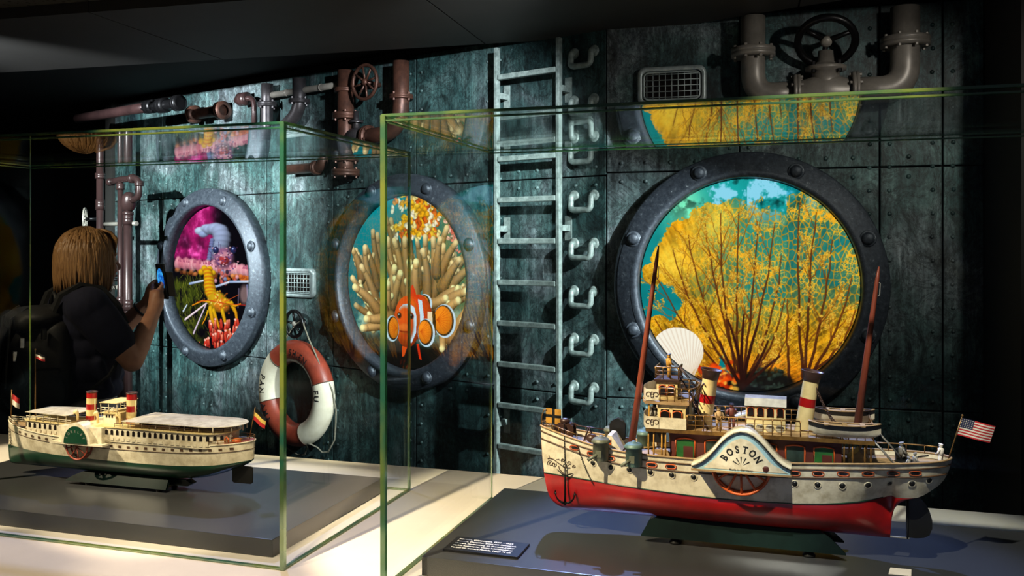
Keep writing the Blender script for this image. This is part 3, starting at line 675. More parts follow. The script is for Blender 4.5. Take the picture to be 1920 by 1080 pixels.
def paint_lobster(pt):
    rg = random.Random(9); sh = (pt.n, pt.n); mm = 0.0034
    Z = lambda x, y: pt.pt(280+x/2.92, 330+y/2.92); zz = 0.003/2.92
    xx = 1.75                                                                     # wall metres per picture unit differ along p and q
    n1 = vnoise(sh, 60, 13, 4); n2 = vnoise(sh, 18, 18, 4)
    pt.img[:] = np.asarray(C(10,8,14))
    lf = np.clip((Z(400, 400)[0]-pt.P)/0.12, 0, 1)*np.clip((pt.Q-Z(300, 480)[1])/0.03, 0, 1)*np.clip((n1-0.22)*3.2, 0, 1)
    mg = np.asarray(C(150,24,92))*(0.6+0.9*n2[..., None])+np.asarray(C(70,70,80))*np.clip((n2-0.55)*3, 0, 1)[..., None]
    pt.img[:] = pt.img*(1-lf[..., None])+mg*lf[..., None]
    gl = np.clip((Z(330, 700)[0]-pt.P)/0.10, 0, 1)*np.clip((Z(300, 545)[1]-pt.Q)/0.05, 0, 1)*np.clip((n2-0.3)*3, 0, 1)
    pt.img[:] = pt.img*(1-gl[..., None])+np.asarray(C(74,84,24))*(0.4+1.0*n1[..., None])*gl[..., None]
    E_ = lambda x, y, rx, ry, c, al=1.0, soft=None, sd=0.0: pt.ell(Z(x, y), rx*zz*xx, ry*zz, c, al, soft, 0, sd)
    for k in range(150):
        x, y = rg.uniform(150, 340), rg.uniform(560, 880); pt.line([Z(x, y), Z(x+rg.uniform(-25, 25), y-rg.uniform(20, 70))], 2.2*zz, 1*zz, C(60,66,18), rg.choice([C(140,150,40), C(96,110,30), C(170,160,60)]), 0.8, 0)
    # pale blue tail
    E_(278, 300, 30, 22, C(186,200,230), 1, 0.35, 0.5); E_(296, 318, 26, 18, C(150,166,210), 1, 0.4, 0.5); E_(312, 284, 30, 20, C(170,184,220), 1, 0.35, 0.5)
    for k, (x, y, rx, ry) in enumerate([(335,292,40,30),(362,290,44,34),(386,302,44,38),(396,326,46,34),(394,352,48,30),(388,378,48,28),(384,402,48,26),(382,426,48,24),(384,446,46,22)]):
        E_(x, y, rx, ry, tuple(v*(1-0.035*k) for v in C(166,178,218)), 1, 0.25, 0.8)
    for k in range(8): E_(344-k*2.5, 352+k*15, 13, 11, C(112,122,172), 0.9, 0.3, 0.6)
    # pink spiny arms
    for k in range(70):
        t = k/69; x = 150+t*425; y = 478+t*48; E_(x, y+rg.uniform(-6, 6), 14, 30+6*math.sin(k), rg.choice([C(232,150,166), C(240,172,182), C(214,120,140)]), 0.85, 0.4, 0.5)
    for k in range(46):
        t = rg.random(); x = 150+t*425; y = 500+t*48; E_(x, y+rg.uniform(10, 34), 12, 11, rg.choice([C(224,112,40), C(200,84,34), C(236,150,90)]), 0.8 if t > 0.55 else 0.35, 0.4, 0.5)
    for k in range(40):
        t = rg.random(); x = 150+t*425; y = 455+t*48; pt.poly([Z(x-5, y+12), Z(x+5, y+12), Z(x+rg.uniform(-4, 4), y-rg.uniform(6, 20))], C(180,90,120))
    # head
    E_(405, 450, 52, 56, C(150,92,130), 1, 0.4, 0.5); E_(408, 462, 26, 28, C(168,52,56), 1, 0.4, 0.6); E_(410, 430, 20, 16, C(196,130,150), 1, 0.5)
    for x in (364, 460): E_(x, 406, 15, 20, C(40,44,90), 1, 0.2, 0.6); E_(x-3, 398, 4, 5, C(170,180,230), 0.9, 0.5)
    for k in range(60): E_(rg.gauss(408, 40), rg.gauss(455, 32), 5, 4, rg.choice([C(220,150,170), C(90,60,120), C(240,200,210), C(60,30,60)]), 0.8, 0.5)
    for x0, y0, x1, y1 in [(382,420,378,360),(432,420,436,350),(395,420,388,372),(350,440,320,400)]: pt.line([Z(x0, y0), Z(x1, y1)], 2.4*zz, 1.2*zz, C(110,70,120), C(60,40,80), 1, 0)
    for k in range(26): E_(rg.gauss(410, 22), rg.uniform(505, 590), 9, 12, rg.choice([C(230,160,180), C(120,140,190), C(40,30,50), C(200,90,80)]), 0.85, 0.4, 0.4)
    for a, b in [((220,590),(300,572)),((300,572),(365,606)),((365,606),(440,580)),((440,580),(575,578)),((575,578),(578,600))]: pt.line([Z(*a), Z(*b)], 7*zz, 6*zz, C(150,170,214), C(226,226,240), 1, 0.4)
    for a, b, c in [((196,786),(322,690),C(240,214,226)),((242,862),(312,700),C(214,190,214)),((322,690),(330,640),C(230,190,210)),((186,740),(206,706),C(196,206,226)),((535,600),(540,720),C(96,110,160)),((490,620),(486,720),C(80,70,90))]: pt.line([Z(*a), Z(*b)], 7*zz, 5*zz, c, c, 1, 0.4)
    E_(520, 650, 22, 50, C(190,150,150), 0.6, 0.6)
    # yellow shrimp
    Y1, Y2 = C(222,170,22), C(206,120,20)
    for x, y, r in [(284,526,16),(302,506,16),(330,512,17),(350,530,13)]: E_(x, y, r, r*1.1, Y1, 0.95, 0.3, 0.5)
    body = [(318,520),(326,560),(328,600),(338,640),(356,670)]
    for i in range(len(body)-1):
        for k in range(4):
            t = k/4; E_(body[i][0]*(1-t)+body[i+1][0]*t, body[i][1]*(1-t)+body[i+1][1]*t, 25+i*3, 16, Y1 if k % 2 else Y2, 1, 0.25, 0.6)
    E_(372, 690, 50, 56, C(196,150,24), 1, 0.25, 0.6); E_(398, 712, 40, 36, C(214,120,30), 0.9, 0.4, 0.5); E_(420, 690, 24, 20, C(222,150,30), 1, 0.4, 0.5)
    for k in range(70): E_(rg.gauss(376, 26), rg.gauss(690, 30), 4, 4, rg.choice([C(240,200,60), C(150,90,16), C(226,100,30), C(250,220,120)]), 0.75, 0.5)
    for pl, w0 in [([(335,730),(345,790),(372,850)],17),([(352,740),(372,800),(390,850)],13),([(400,740),(415,800),(432,872)],13),([(450,700),(474,750),(486,836)],13),([(330,690),(290,684),(236,708)],6),([(320,740),(308,780),(290,812)],6),([(420,690),(470,712),(500,700)],7)]:
        pt.line([Z(*q) for q in pl], w0*zz*1.3, w0*zz*0.6, Y1, C(226,130,20), 1, 0.5)
    pt.line([Z(262,690), Z(320,680), Z(420,700), Z(545,708)], 2.2*zz, 1.6*zz, C(206,60,30), C(190,40,30), 1, 0); pt.line([Z(410,690), Z(450,670), Z(490,650)], 2*zz, 1.2*zz, C(206,80,30), C(206,80,30), 1, 0)
    # red coral
    for k in range(120):
        x, y = rg.uniform(262, 520), rg.uniform(800, 945)
        if y < 945-1.1*(x-262)*0.7-20 and x < 330: continue
        if x > 430 and y > 960-(x-430)*1.6+60: continue
        pt.line([Z(x, y+16), Z(x+rg.uniform(-6, 6), y-16)], 10*zz*1.4, 7*zz*1.3, C(190,44,34), rg.choice([C(244,110,80), C(226,70,50), C(250,140,110)]), 1, 0.5)
        if rg.random() < 0.6: E_(x, y-18, 6, 6, C(252,196,180), 0.9, 0.5)

SCR = {}
def porthole(th, bpl, ac, zc, painter, n, lab, screenlab, strength):
    pr = thing('porthole', lab, 'porthole', th, ac, bpl, zc, 'riveted round portholes along the steel wall')
    ax = (0, -1, 0)
    mb = MB(); mb.lathe([(0.500, 0.0), (0.500, 0.052), (0.494, 0.060), (0.486, 0.062), (0.480, 0.070), (0.434, 0.074), (0.428, 0.080), (0.412, 0.080), (0.405, 0.074), (0.405, 0.0), (0.500, 0.0)], axis=ax, n=96)
    mb.build('ring_frame', M['ring'], pr)
    me = None
    for k in range(8):
        a = R(22.5+45*k); c = (0.456*math.cos(a), -0.0715, 0.456*math.sin(a))
        if me is None:
            mb = MB(); mb.lathe([(0.030, 0.0), (0.030, 0.004), (0.026, 0.005), (0.022, 0.005), (0.021, 0.012), (0.014, 0.017), (0.0, 0.019)], axis=ax, n=18)
            b0 = mb.build('bolt', M['ring'], pr); me = b0.data; b0.location = c
        else:
            b0 = bpy.data.objects.new('bolt', me); COL.objects.link(b0); b0.parent = pr; b0.location = c
    p = Paint(th, bpl-0.010, ac, zc, 0.404, n); painter(p)
    ob = p.mesh('picture_screen', screenmat('lit_picture', strength), pr); ob.location = (0, -0.010, 0); ob['label'] = screenlab
    return pr
porthole(TH_A, B_A, -4.424, 1.370, paint_lobster, 330, 'porthole ringing a spiny pink lobster picture, beside the woman with phone', 'lit picture of a spiny lobster and a yellow shrimp over red coral', 1.15)
porthole(TH_A, B_A, -2.920, 1.380, paint_clown, 400, 'porthole ringing an orange clownfish picture, beside the steel ladder', 'lit picture of a clownfish among beige finger coral', 1.15)
porthole(TH_B, B_B, -0.017, 1.400, paint_fan, 470, 'porthole ringing a yellow sea fan coral picture, behind the red-hulled steamer', 'lit picture of yellow fan coral in teal water with a white shell', 1.15)
# ================================================================== FIXTURES ON THE STEEL WALLS
def rbar(pts, r): return pts
def arc3(c, r, u, v, a0, a1, n):
    c = Vector(c); u = Vector(u); v = Vector(v)
    return [c+u*r*math.cos(R(a0+(a1-a0)*i/n))+v*r*math.sin(R(a0+(a1-a0)*i/n)) for i in range(n+1)]
def smooth_path(pts, rad, n=6):                      # rounds the corners of a polyline
    pts = [Vector(p) for p in pts]; out = [pts[0]]
    for i in range(1, len(pts)-1):
        p, a, b = pts[i], pts[i-1], pts[i+1]; da = (a-p); db = (b-p); r = min(rad, da.length*0.49, db.length*0.49)
        s, e = p+da.normalized()*r, p+db.normalized()*r
        for k in range(n+1):
            t = k/n; out.append(s*(1-t)**2+p*2*t*(1-t)+e*t*t)
    out.append(pts[-1]); return out

# ladder
LA0, LA1 = -2.346, -2.032
lad = thing('wall_ladder', 'pale steel ladder fixed upright to the riveted wall', 'ladder', TH_A, (LA0+LA1)/2, B_A, 0)
off = ((LA0+LA1)/2, B_A, 0)
for a in (LA0, LA1):
    mb = MB(off); mb.bbx(a-0.0085, a+0.0085, B_A-0.085, B_A-0.060, 0.02, 2.38, 0.003)
    st = mb.build('stile', M['ladder'], lad)
    for z in (0.30, 0.80, 1.62, 2.18):
        mb = MB(off); mb.bx(a-0.010, a+0.010, B_A-0.062, B_A-0.002, z-0.012, z+0.012); mb.bx(a-0.016, a+0.016, B_A-0.006, B_A-0.002, z-0.05, z+0.05)
        mb.build('bracket', M['ladder'], st)
rung = None
for k in range(-4, 10):
    z = 0.71+0.1715*k
    if rung is None:
        mb = MB(off); mb.bbx(LA0+0.010, LA1-0.010, B_A-0.086, B_A-0.060, -0.011, 0.011, 0.004); o = mb.build('rung', M['ladder'], lad); rung = o.data
    else:
        o = bpy.data.objects.new('rung', rung); COL.objects.link(o); o.parent = lad
    o.location = (0, 0, z)

# grab handles
ordn = ['topmost', 'second from top', 'third from top', 'fourth from top', 'fifth from top', 'sixth from top', 'seventh from top', 'lowest in view']
ha = -1.957; h0 = None
for k in range(8):
    z = 0.955+0.1915*(7-k)
    lab = 'pale U-shaped grab handle beside the ladder, %s of its column' % ordn[k]
    if h0 is None:
        h0 = thing('grab_handle', lab, 'handle', TH_A, ha, B_A, z, 'grab handles right of the ladder')
        w_ = 0.047
        mb = MB(); path = smooth_path([(-w_, -0.004, 0.028), (-w_, -0.026, 0.027), (-w_, -0.032, -0.030), (w_, -0.032, -0.030), (w_, -0.026, 0.027), (w_, -0.004, 0.028)], 0.020, 6)
        mb.tube(path, 0.0125, 10); mb.build('grip_bar', M['ladder'], h0)
        for s in (-1, 1):
            mb = MB(); mb.lathe([(0.0, 0.010), (0.018, 0.009), (0.023, 0.004), (0.023, 0.0)], (s*w_, -0.003, 0.028), (0, -1, 0), 14); mb.build('mounting_plate', M['ladder'], h0)
    else:
        c = copy_tree(h0); c.location = fw(TH_A, ha, B_A, z); c['label'] = lab

# wire grilles
def rrect(w, h, r, n=5):
    pts = []
    for cx, cy, a0 in ((w-r, h-r, 0), (-w+r, h-r, 90), (-w+r, -h+r, 180), (w-r, -h+r, 270)):
        for k in range(n+1): a = R(a0+90*k/n); pts.append((cx+r*math.cos(a), cy+r*math.sin(a)))
    return pts
def grille(th, bpl, a, z, lab):
    g = thing('wall_grille', lab, 'grille', th, a, bpl, z, 'wire grilles on the steel wall')
    W, H = 0.130, 0.074
    o_, i_ = rrect(W, H, 0.028), rrect(W-0.016, H-0.016, 0.020); n = len(o_)
    mb = MB(); ring = []
    for (lst, y) in ((o_, -0.002), (o_, -0.022), (i_, -0.026), (i_, -0.004)): ring.append([(x, y, q) for x, q in lst])
    for A_, B_ in zip(ring, ring[1:]): mb.add(A_+B_, [(k, (k+1) % n, n+(k+1) % n, n+k) for k in range(n)], 0, True)
    mb.build('frame', M['wire'], g)
    mb = MB(); mb.prism([(x, -0.0045, q) for x, q in i_], (0, 0.002, 0)); mb.build('back_plate', M['window'], g)
    mb = MB(); mb.tube([(x*0.93, -0.018, q*0.9) for x, q in i_], 0.0034, 6, closed=True)
    for k in range(9):
        x = -0.096+0.024*k; mb.cyl((x, -0.016, -H+0.02), (x, -0.016, H-0.02), 0.0019, n=5)
    for k in range(5):
        q = -0.044+0.022*k; mb.cyl((-W+0.022, -0.019, q), (W-0.022, -0.019, q), 0.0019, n=5)
    mb.build('wire_mesh', M['wire'], g)
grille(TH_A, B_A, -3.695, 1.357, 'small pale wire grille between the lobster and clownfish portholes')
grille(TH_B, B_B, -0.298, 2.165, 'wire grille high on the wall above the fan coral porthole')

# handwheels
def wheel_mesh(par, rad, rim, spokes, m, tilt=None, hub=None, name='rim', c=(0, 0, 0), axis=(0, -1, 0)):
    ax = Vector(axis).normalized(); u = ax.orthogonal().normalized(); v = ax.cross(u); c = Vector(c)
    mb = MB(); mb.tube([c+u*rad*math.cos(2*math.pi*k/28)+v*rad*math.sin(2*math.pi*k/28) for k in range(28)], rim, 8, closed=True); r_ = mb.build(name, m, par)
    for k in range(spokes):
        a = 2*math.pi*(k+0.25)/spokes; d = u*math.cos(a)+v*math.sin(a)
        mb = MB(); mb.cyl(c+d*rad*0.12-ax*0.004, c+d*(rad-rim*0.5), rim*0.75, rim*0.6, 6); mb.build('spoke', m, par)
    mb = MB(); mb.lathe([(0.0, rad*0.16), (rad*0.12, rad*0.15), (rad*0.2, rad*0.08), (rad*0.2, -rad*0.1), (0, -rad*0.1)], c, ax, 14); mb.build('hub', hub or m, par)

# lifebuoy, the wheel it hangs on and its rope
va, vz = tp(TH_A, B_A-0.05, 553, 607)
vw = thing('valve_handwheel', 'small black spoked handwheel with lifebuoy hung below it', 'handwheel', TH_A, va, B_A, vz)
wheel_mesh(vw, 0.066, 0.009, 5, M['iron'], hub=M['tin'], c=(0, -0.055, 0))
mb = MB(); mb.cyl((0, -0.002, 0), (0, -0.055, 0), 0.013, n=10); mb.lathe([(0.03, 0), (0.03, 0.006), (0.013, 0.008)], (0, -0.002, 0), (0, -1, 0), 14); mb.build('stem', M['iron'], vw)
la, lz = tp(TH_A, B_A-0.065, 554, 737)
lb = thing('lifebuoy', 'worn red and white lifebuoy hanging on the wall', 'lifebuoy', TH_A, la, B_A-0.062, lz)
RM, RT = 0.212, 0.058
def tor(al, be, e=0.0): return ((RM+(RT+e)*math.cos(be))*math.cos(al), -(RT*0.92+e)*math.sin(be), (RM+(RT+e)*math.cos(be))*math.sin(al))
def band(a0, a1, m, lab):
    mb = MB(); na = max(int((a1-a0)/5), 4); nb = 18; vs = []
    for i in range(na+1):
        for j in range(nb): vs.append(tor(R(a0+(a1-a0)*i/na), 2*math.pi*j/nb, 0.0))
    mb.add(vs, [(i*nb+j, i*nb+(j+1) % nb, (i+1)*nb+(j+1) % nb, (i+1)*nb+j) for i in range(na) for j in range(nb)], 0, True)
    return mb.build('ring_segment', m, lb, label=lab)
band(18, 128, M['brick'], 'red top quarter of the ring'); band(128, 196, M['buoywhite'], 'white left quarter of the ring')
band(196, 292, M['brick'], 'red bottom quarter of the ring'); band(292, 378, M['buoywhite'], 'white right quarter of the ring')
for a in (18, 128, 196, 292):
    mb = MB(); mb.tube([tor(R(a), 2*math.pi*j/18, 0.0005) for j in range(18)], 0.0022, 5, closed=True); mb.build('seam_cord', M['brownink'], lb)
def onring(mid, flip=1):
    def f(x, y):
        al = R(mid)-flip*x/(RM+0.01); be = math.pi/2-flip*(y-0.013)/RT; return tor(al, be, 0.0012)
    return f
for wd, mid, fl in (('SHIEN', 68, 1), ('FU', 2, 1), ('PAN', 172, -1), ('AMA', 214, -1)):
    mb = MB(); text_run(wd, 0.046, onring(mid, fl), mb, 0.02, 0.22, 0.95); mb.build('lettering', M['ink'], lb, label='black stencil letters '+wd, kind='stuff', fixn=False)
rp = MB()
rp.tube([(0.045, 0.012, RM+0.150), (0.03, 0.01, RM+0.16), (-0.02, 0.01, RM+0.13), (-0.09, 0.0, RM+0.05), (-0.16, 0.0, 0.19), (-0.235, 0.01, 0.11), (-0.275, 0.02, 0.0), (-0.278, 0.02, -0.03), (-0.262, 0.02, -0.05), (-0.275, 0.02, -0.07), (-0.23, 0.03, -0.16), (-0.2, 0.03, -0.24), (-0.13, 0.035, -0.295), (-0.03, 0.035, -0.325), (0.03, 0.03, -0.315), (0.075, 0.01, -0.27), (0.095, -0.02, -0.235)], 0.0042, 6)
rp.tube([(0.045, 0.012, RM+0.150), (0.06, 0.0, RM+0.135), (0.11, -0.01, RM+0.07), (0.17, -0.02, 0.215), (0.225, -0.02, 0.13), (0.272, 0.0, 0.04), (0.277, 0.02, -0.06), (0.275, 0.02, -0.12), (0.255, 0.03, -0.21), (0.21, 0.03, -0.275), (0.165, 0.03, -0.285), (0.14, 0.02, -0.262), (0.115, -0.02, -0.235)], 0.0042, 6)
rp.build('rope', M['rope'], lb)

# ---------------- pipework
def pipe(th, bpl, label, path, r, m, group=None, rad=0.08, flanges=(), fm=None, cat='pipe', name='wall_pipe'):
    """path: (a, out, z) points; flanges: (a, out, z, axis, radius, thickness, bolts)"""
    a0, o0, z0 = path[-1]
    t = thing(name, label, cat, th, a0, bpl, z0, group); off = (a0, bpl, z0)
    mb = MB(off); mb.tube(smooth_path([(a, bpl-o, z) for a, o, z in path], rad, 8), r, 18); mb.build('tube', m, t)
    for (a, o, z, ax, fr, ft, nb) in flanges:
        ax = Vector(ax).normalized(); mb = MB(off); c = Vector((a, bpl-o, z))
        mb.lathe([(r*0.98, -ft), (fr, -ft), (fr, -ft*0.08), (fr*0.96, 0.0), (fr, ft*0.08), (fr, ft), (r*0.98, ft)], c, ax, 24); fl = mb.build('flange', fm or m, t)
        u = ax.orthogonal().normalized(); v = ax.cross(u)
        for k in range(nb):
            d = c+(u*math.cos(2*math.pi*(k+.5)/nb)+v*math.sin(2*math.pi*(k+.5)/nb))*fr*0.86
            mb = MB(off); mb.cyl(d-ax*(ft+0.009), d+ax*(ft+0.009), 0.0062, n=6, sm=False); mb.build('bolt', fm or m, fl)
    return t
Zx = (0, 0, 1); Xx = (1, 0, 0)
A_ = lambda px, py, o=0.06: (tp(TH_A, B_A-o, px, py)[0], o, tp(TH_A, B_A-o, px, py)[1])
B_ = lambda px, py, o=0.08: (tp(TH_B, B_B-o, px, py)[0], o, tp(TH_B, B_B-o, px, py)[1])
# big rusty riser right of the lobster porthole
a, o_, z = A_(648, 200); zb = A_(648, 328)[2]
pipe(TH_A, B_A, 'thick rusty riser pipe with several flanges left of the spoked wheel', [(a, .06, 2.395), (a, .06, 2.0), (a, .06, zb)], 0.040, M['rust'],
     flanges=[(a, .06, 2.30, Zx, 0.054, 0.010, 0), (a, .06, A_(648, 218)[2], Zx, 0.064, 0.016, 6), (a, .06, A_(648, 298)[2], Zx, 0.062, 0.012, 6), (a, .06, zb+0.01, Zx, 0.068, 0.016, 6)])
# pipe from the ceiling bending left into the valve
a2, _, z2 = A_(752, 182); av, _, zv = A_(682, 258)
pipe(TH_A, B_A, 'brown pipe dropping from the ceiling and bending left into a valve', [(a2, .06, 2.395), (a2, .06, zv+0.01), (av-0.02, .06, zv)], 0.038, M['rust'], rad=0.15, flanges=[(a2, .06, z2, Zx, 0.056, 0.010, 4), (av+0.03, .06, zv, Xx, 0.056, 0.012, 6)])
t = thing('pipe_valve', 'dark cast valve body at the end of the brown bent pipe', 'valve', TH_A, av-0.05, B_A, zv)
mb = MB(); mb.lathe([(0.0, 0.06), (0.036, 0.055), (0.05, 0.02), (0.05, -0.02), (0.036, -0.05), (0.0, -0.055)], (0, -0.06, 0), (1, 0, 0), 16); mb.build('valve_body', M['darkpipe'], t)
mb = MB(); mb.cyl((0, -0.06, 0.03), (0, -0.06, 0.13), 0.018, 0.012); mb.lathe([(0.034, -0.006), (0.034, 0.006), (0.012, 0.008)], (0, -0.06, 0.08), (0, 0, 1), 12); mb.build('bonnet', M['darkpipe'], t)
wa, _, wz = A_(684, 148, 0.1)
t = thing('spoked_handwheel', 'rusty eight-spoked handwheel just under the soffit', 'handwheel', TH_A, wa, B_A, wz-0.015)
wheel_mesh(t, 0.080, 0.0085, 8, M['rust'], c=(0, -0.1, 0)); mb = MB(); mb.cyl((0, 0, 0), (0, -0.1, 0), 0.012, n=8); mb.build('stem', M['rust'], t)
# thin run under the soffit, branch pipes
p0, p1 = A_(508, 170, .05), A_(640, 147, .05)
pipe(TH_A, B_A, 'slim pale pipe running level just under the soffit', [(p0[0], .05, 2.335), ((p0[0]+p1[0])/2, .05, 2.335), (p1[0], .05, 2.335)], 0.016, M['greypipe'], flanges=[(p0[0]+0.13*k, .05, 2.335, Xx, 0.019, 0.004, 0) for k in range(1, 5)])
a, _, z = A_(561, 190); q = A_(541, 232); pipe(TH_A, B_A, 'dark flanged pipe curving left below the soffit', [(a, .06, 2.395), (a, .06, z-0.05), (q[0]-0.02, .06, q[2]-0.01)], 0.034, M['darkpipe'], rad=0.12, flanges=[(a, .06, z+0.0, Zx, 0.054, 0.010, 4)])
a, _, z = A_(501, 196); pipe(TH_A, B_A, 'dark straight flanged pipe near the ceiling left of the curved one', [(a, .06, 2.395), (a, .06, 2.25), (a, .06, A_(501, 262)[2])], 0.031, M['darkpipe'], flanges=[(a, .06, z, Zx, 0.050, 0.012, 4)])
a, _, z = A_(474, 200); pipe(TH_A, B_A, 'slim brown pipe hanging from a short elbow by the ceiling', [(a-0.16, .05, z+0.05), (a, .05, z+0.05), (a, .05, A_(474, 262)[2])], 0.015, M['brownpipe'], rad=0.05, flanges=[(a-0.09, .05, z+0.05, Xx, 0.036, 0.03, 0)])
q0, q1 = A_(536, 318), A_(590, 314); pipe(TH_A, B_A, 'short rusty elbow pipe above the small wire grille', [(q1[0]+0.05, .05, q1[2]+0.09), (q1[0]+0.05, .05, q1[2]), (q0[0], .05, q1[2])], 0.026, M['rust'], rad=0.05, flanges=[(q1[0]-0.0, .05, q1[2], Xx, 0.036, 0.012, 0), (q1[0]+0.05, .05, q1[2]+0.06, Zx, 0.036, 0.010, 0)])
q0, q1 = A_(368, 214), A_(412, 206); pipe(TH_A, B_A, 'stubby copper pipe between dark brackets under the soffit', [(q0[0]-.02, .06, q0[2]), ((q0[0]+q1[0])/2, .06, q0[2]), (q1[0]+.02, .06, q0[2])], 0.030, M['rust'], flanges=[(q0[0]-.02, .06, q0[2], Xx, 0.05, 0.02, 0), (q1[0]+.02, .06, q0[2], Xx, 0.05, 0.02, 0)])
# free standing brown pipes in front of the wall, left
OUT = 0.34
L_ = lambda px, py: (tp(TH_A, B_A-OUT, px, py)[0], OUT, tp(TH_A, B_A-OUT, px, py)[1])
a1, _, zt = L_(226, 340); ae = L_(208, 340)[0]; a3 = L_(261, 345)[0]; a4, _, z4 = L_(240, 378)
pipe(TH_A, B_A, 'slim tall brown floor pipe with a tee at the top', [(a1, OUT, zt), (a1, OUT, 1.0), (a1, OUT, 0.0)], 0.016, M['brownpipe'], flanges=[(a1, OUT, zt-.03, Zx, 0.022, 0.018, 0), (a1, OUT, L_(226, 565)[2], Zx, 0.021, 0.025, 0)])
pipe(TH_A, B_A, 'thick tall brown floor pipe beside the slim one', [(a4, OUT, z4-0.01), (a4, OUT, 1.0), (a4, OUT, 0.0)], 0.023, M['brownpipe'], flanges=[(a4, OUT, z4-.1, Zx, 0.027, 0.03, 0), (a4, OUT, L_(240, 572)[2], Zx, 0.027, 0.03, 0)])
pipe(TH_A, B_A, 'brown cross pipe linking the two floor pipes through an elbow', [(ae, OUT+.001, zt), (a1, OUT+.001, zt+0.01), (a3, OUT+.001, zt+0.01), (a3, OUT+.001, L_(261, 372)[2]), (a4+0.02, OUT+.001, z4+0.005)], 0.018, M['brownpipe'], rad=0.05, flanges=[(ae, OUT, zt, Xx, 0.022, 0.018, 0), (a3, OUT, zt-0.02, Zx, 0.025, 0.014, 0), (a3-0.07, OUT, zt+.01, Xx, 0.025, 0.012, 0)])
t = thing('pipe_bulb', 'brown bulb fitting on top of the thick floor pipe', 'pipe fitting', TH_A, a4+0.01, B_A-OUT, z4)
mb = MB(); mb.lathe([(0.0, 0.055), (0.022, 0.05), (0.038, 0.028), (0.041, -0.01), (0.034, -0.04), (0.022, -0.055), (0, -0.057)], (0, 0, 0), (0.25, 0, 1), 18); mb.build('bulb', M['brownpipe'], t)
mb = MB(); mb.lathe([(0.024, -0.01), (0.030, -0.008), (0.030, 0.008), (0.024, 0.01)], (-0.01, 0, -0.066), (0, 0, 1), 18); mb.build('collar', M['brownpipe'], t)
a5, _, z5 = L_(188, 330)
pipe(TH_A, B_A, 'brown floor pipe with a small handwheel left of the pair', [(a5, OUT, L_(188, 262)[2]), (a5, OUT, 1.0), (a5, OUT, 0.0)], 0.021, M['brownpipe'], flanges=[(a5, OUT, z5, Zx, 0.028, 0.016, 0), (a5, OUT, L_(188, 384)[2], Zx, 0.025, 0.03, 0)])
zc = L_(210, 420)[2]; zc2 = L_(210, 539)[2]
pipe(TH_A, B_A, 'upper thin level pipe joining the brown floor pipes', [(a5, OUT-.02, zc), (a1, OUT-.02, zc), (L_(250, 420)[0], OUT-.02, zc)], 0.012, M['greypipe'])
pipe(TH_A, B_A, 'lower thin level pipe joining the brown floor pipes', [(a5, OUT-.02, zc2), (a1-.1, OUT-.02, zc2), (a1, OUT-.02, zc2)], 0.014, M['greypipe'])
for px, py, lab in ((172, 411, 'upper shiny handwheel on the left brown floor pipe'), (212, 524, 'lower shiny handwheel by the brown floor pipes')):
    a, _, z = L_(px, py); t = thing('pipe_handwheel', lab, 'handwheel', TH_A, a, B_A-OUT-0.02, z, 'small pipe handwheels')
    wheel_mesh(t, 0.062, 0.0055, 6, M['tin'], c=(0, -0.02, 0), axis=(-0.75, -1, 0)); mb = MB(); mb.cyl((0.0, -0.02, 0), (0.055, 0.02, 0), 0.011, n=8); mb.build('stem', M['iron'], t)
h0_, h1_ = L_(196, 240), L_(282, 226)
pipe(TH_A, B_A, 'thick level brown pipe below the soffit with black couplings', [(h0_[0]-.3, OUT, 2.33-.03), ((h0_[0]+h1_[0])/2, OUT, 2.30), (h1_[0], OUT, 2.30)], 0.028, M['brownpipe'], flanges=[(h1_[0], OUT, 2.30, Xx, 0.036, 0.03, 8)], fm=M['iron'])
pipe(TH_A, B_A, 'black coupling pipe continuing the thick level brown pipe', [(h1_[0]+.03, OUT, 2.295), (h1_[0]+.15, OUT, 2.295), (h1_[0]+.28, OUT, 2.295)], 0.026, M['iron'], flanges=[(h1_[0]+.12, OUT, 2.295, Xx, 0.04, 0.03, 0), (h1_[0]+.26, OUT, 2.295, Xx, 0.042, 0.02, 0)])

# grey U-shaped pipe run with valve on the right wall
aL = B_(1412, 80)[0]; aR = B_(1697, 60)[0]; zL = B_(1412, 99)[2]; zR = B_(1697, 79)[2]; aV = B_(1548, 150)[0]; zV = B_(1548, 168)[2]-0.01
pipe(TH_B, B_B, 'grey pipe dropping from the ceiling left of the black handwheel', [(aL, .08, 2.395), (aL, .08, zV), (aV-0.09, .08, zV)], 0.044, M['greypipe'], rad=0.13, flanges=[(aL, .08, zL, Zx, 0.080, 0.016, 8), (aV-0.10, .08, zV, Xx, 0.07, 0.012, 8)], group='grey flanged pipes')
pipe(TH_B, B_B, 'grey pipe dropping from the ceiling right of the black handwheel', [(aR, .08, 2.395), (aR, .08, zV), (aV+0.09, .08, zV)], 0.050, M['greypipe'], rad=0.16, flanges=[(aR, .08, zR, Zx, 0.084, 0.016, 8), (aV+0.10, .08, zV, Xx, 0.07, 0.012, 8)], group='grey flanged pipes')
t = thing('gate_valve', 'grey valve with a large black handwheel on the right wall', 'valve', TH_B, aV, B_B-.08, zV)
mb = MB(); mb.lathe([(0.044, 0.10), (0.05, 0.07), (0.062, 0.03), (0.062, -0.03), (0.05, -0.07), (0.044, -0.10)], (0, 0, 0), (1, 0, 0), 20); mb.build('valve_body', M['greypipe'], t)
mb = MB(); mb.lathe([(0.05, 0.03), (0.048, 0.075), (0.072, 0.078), (0.072, 0.092), (0.05, 0.096), (0.03, 0.11), (0.026, 0.15), (0.0, 0.152)], n=20); mb.build('bonnet', M['greypipe'], t)
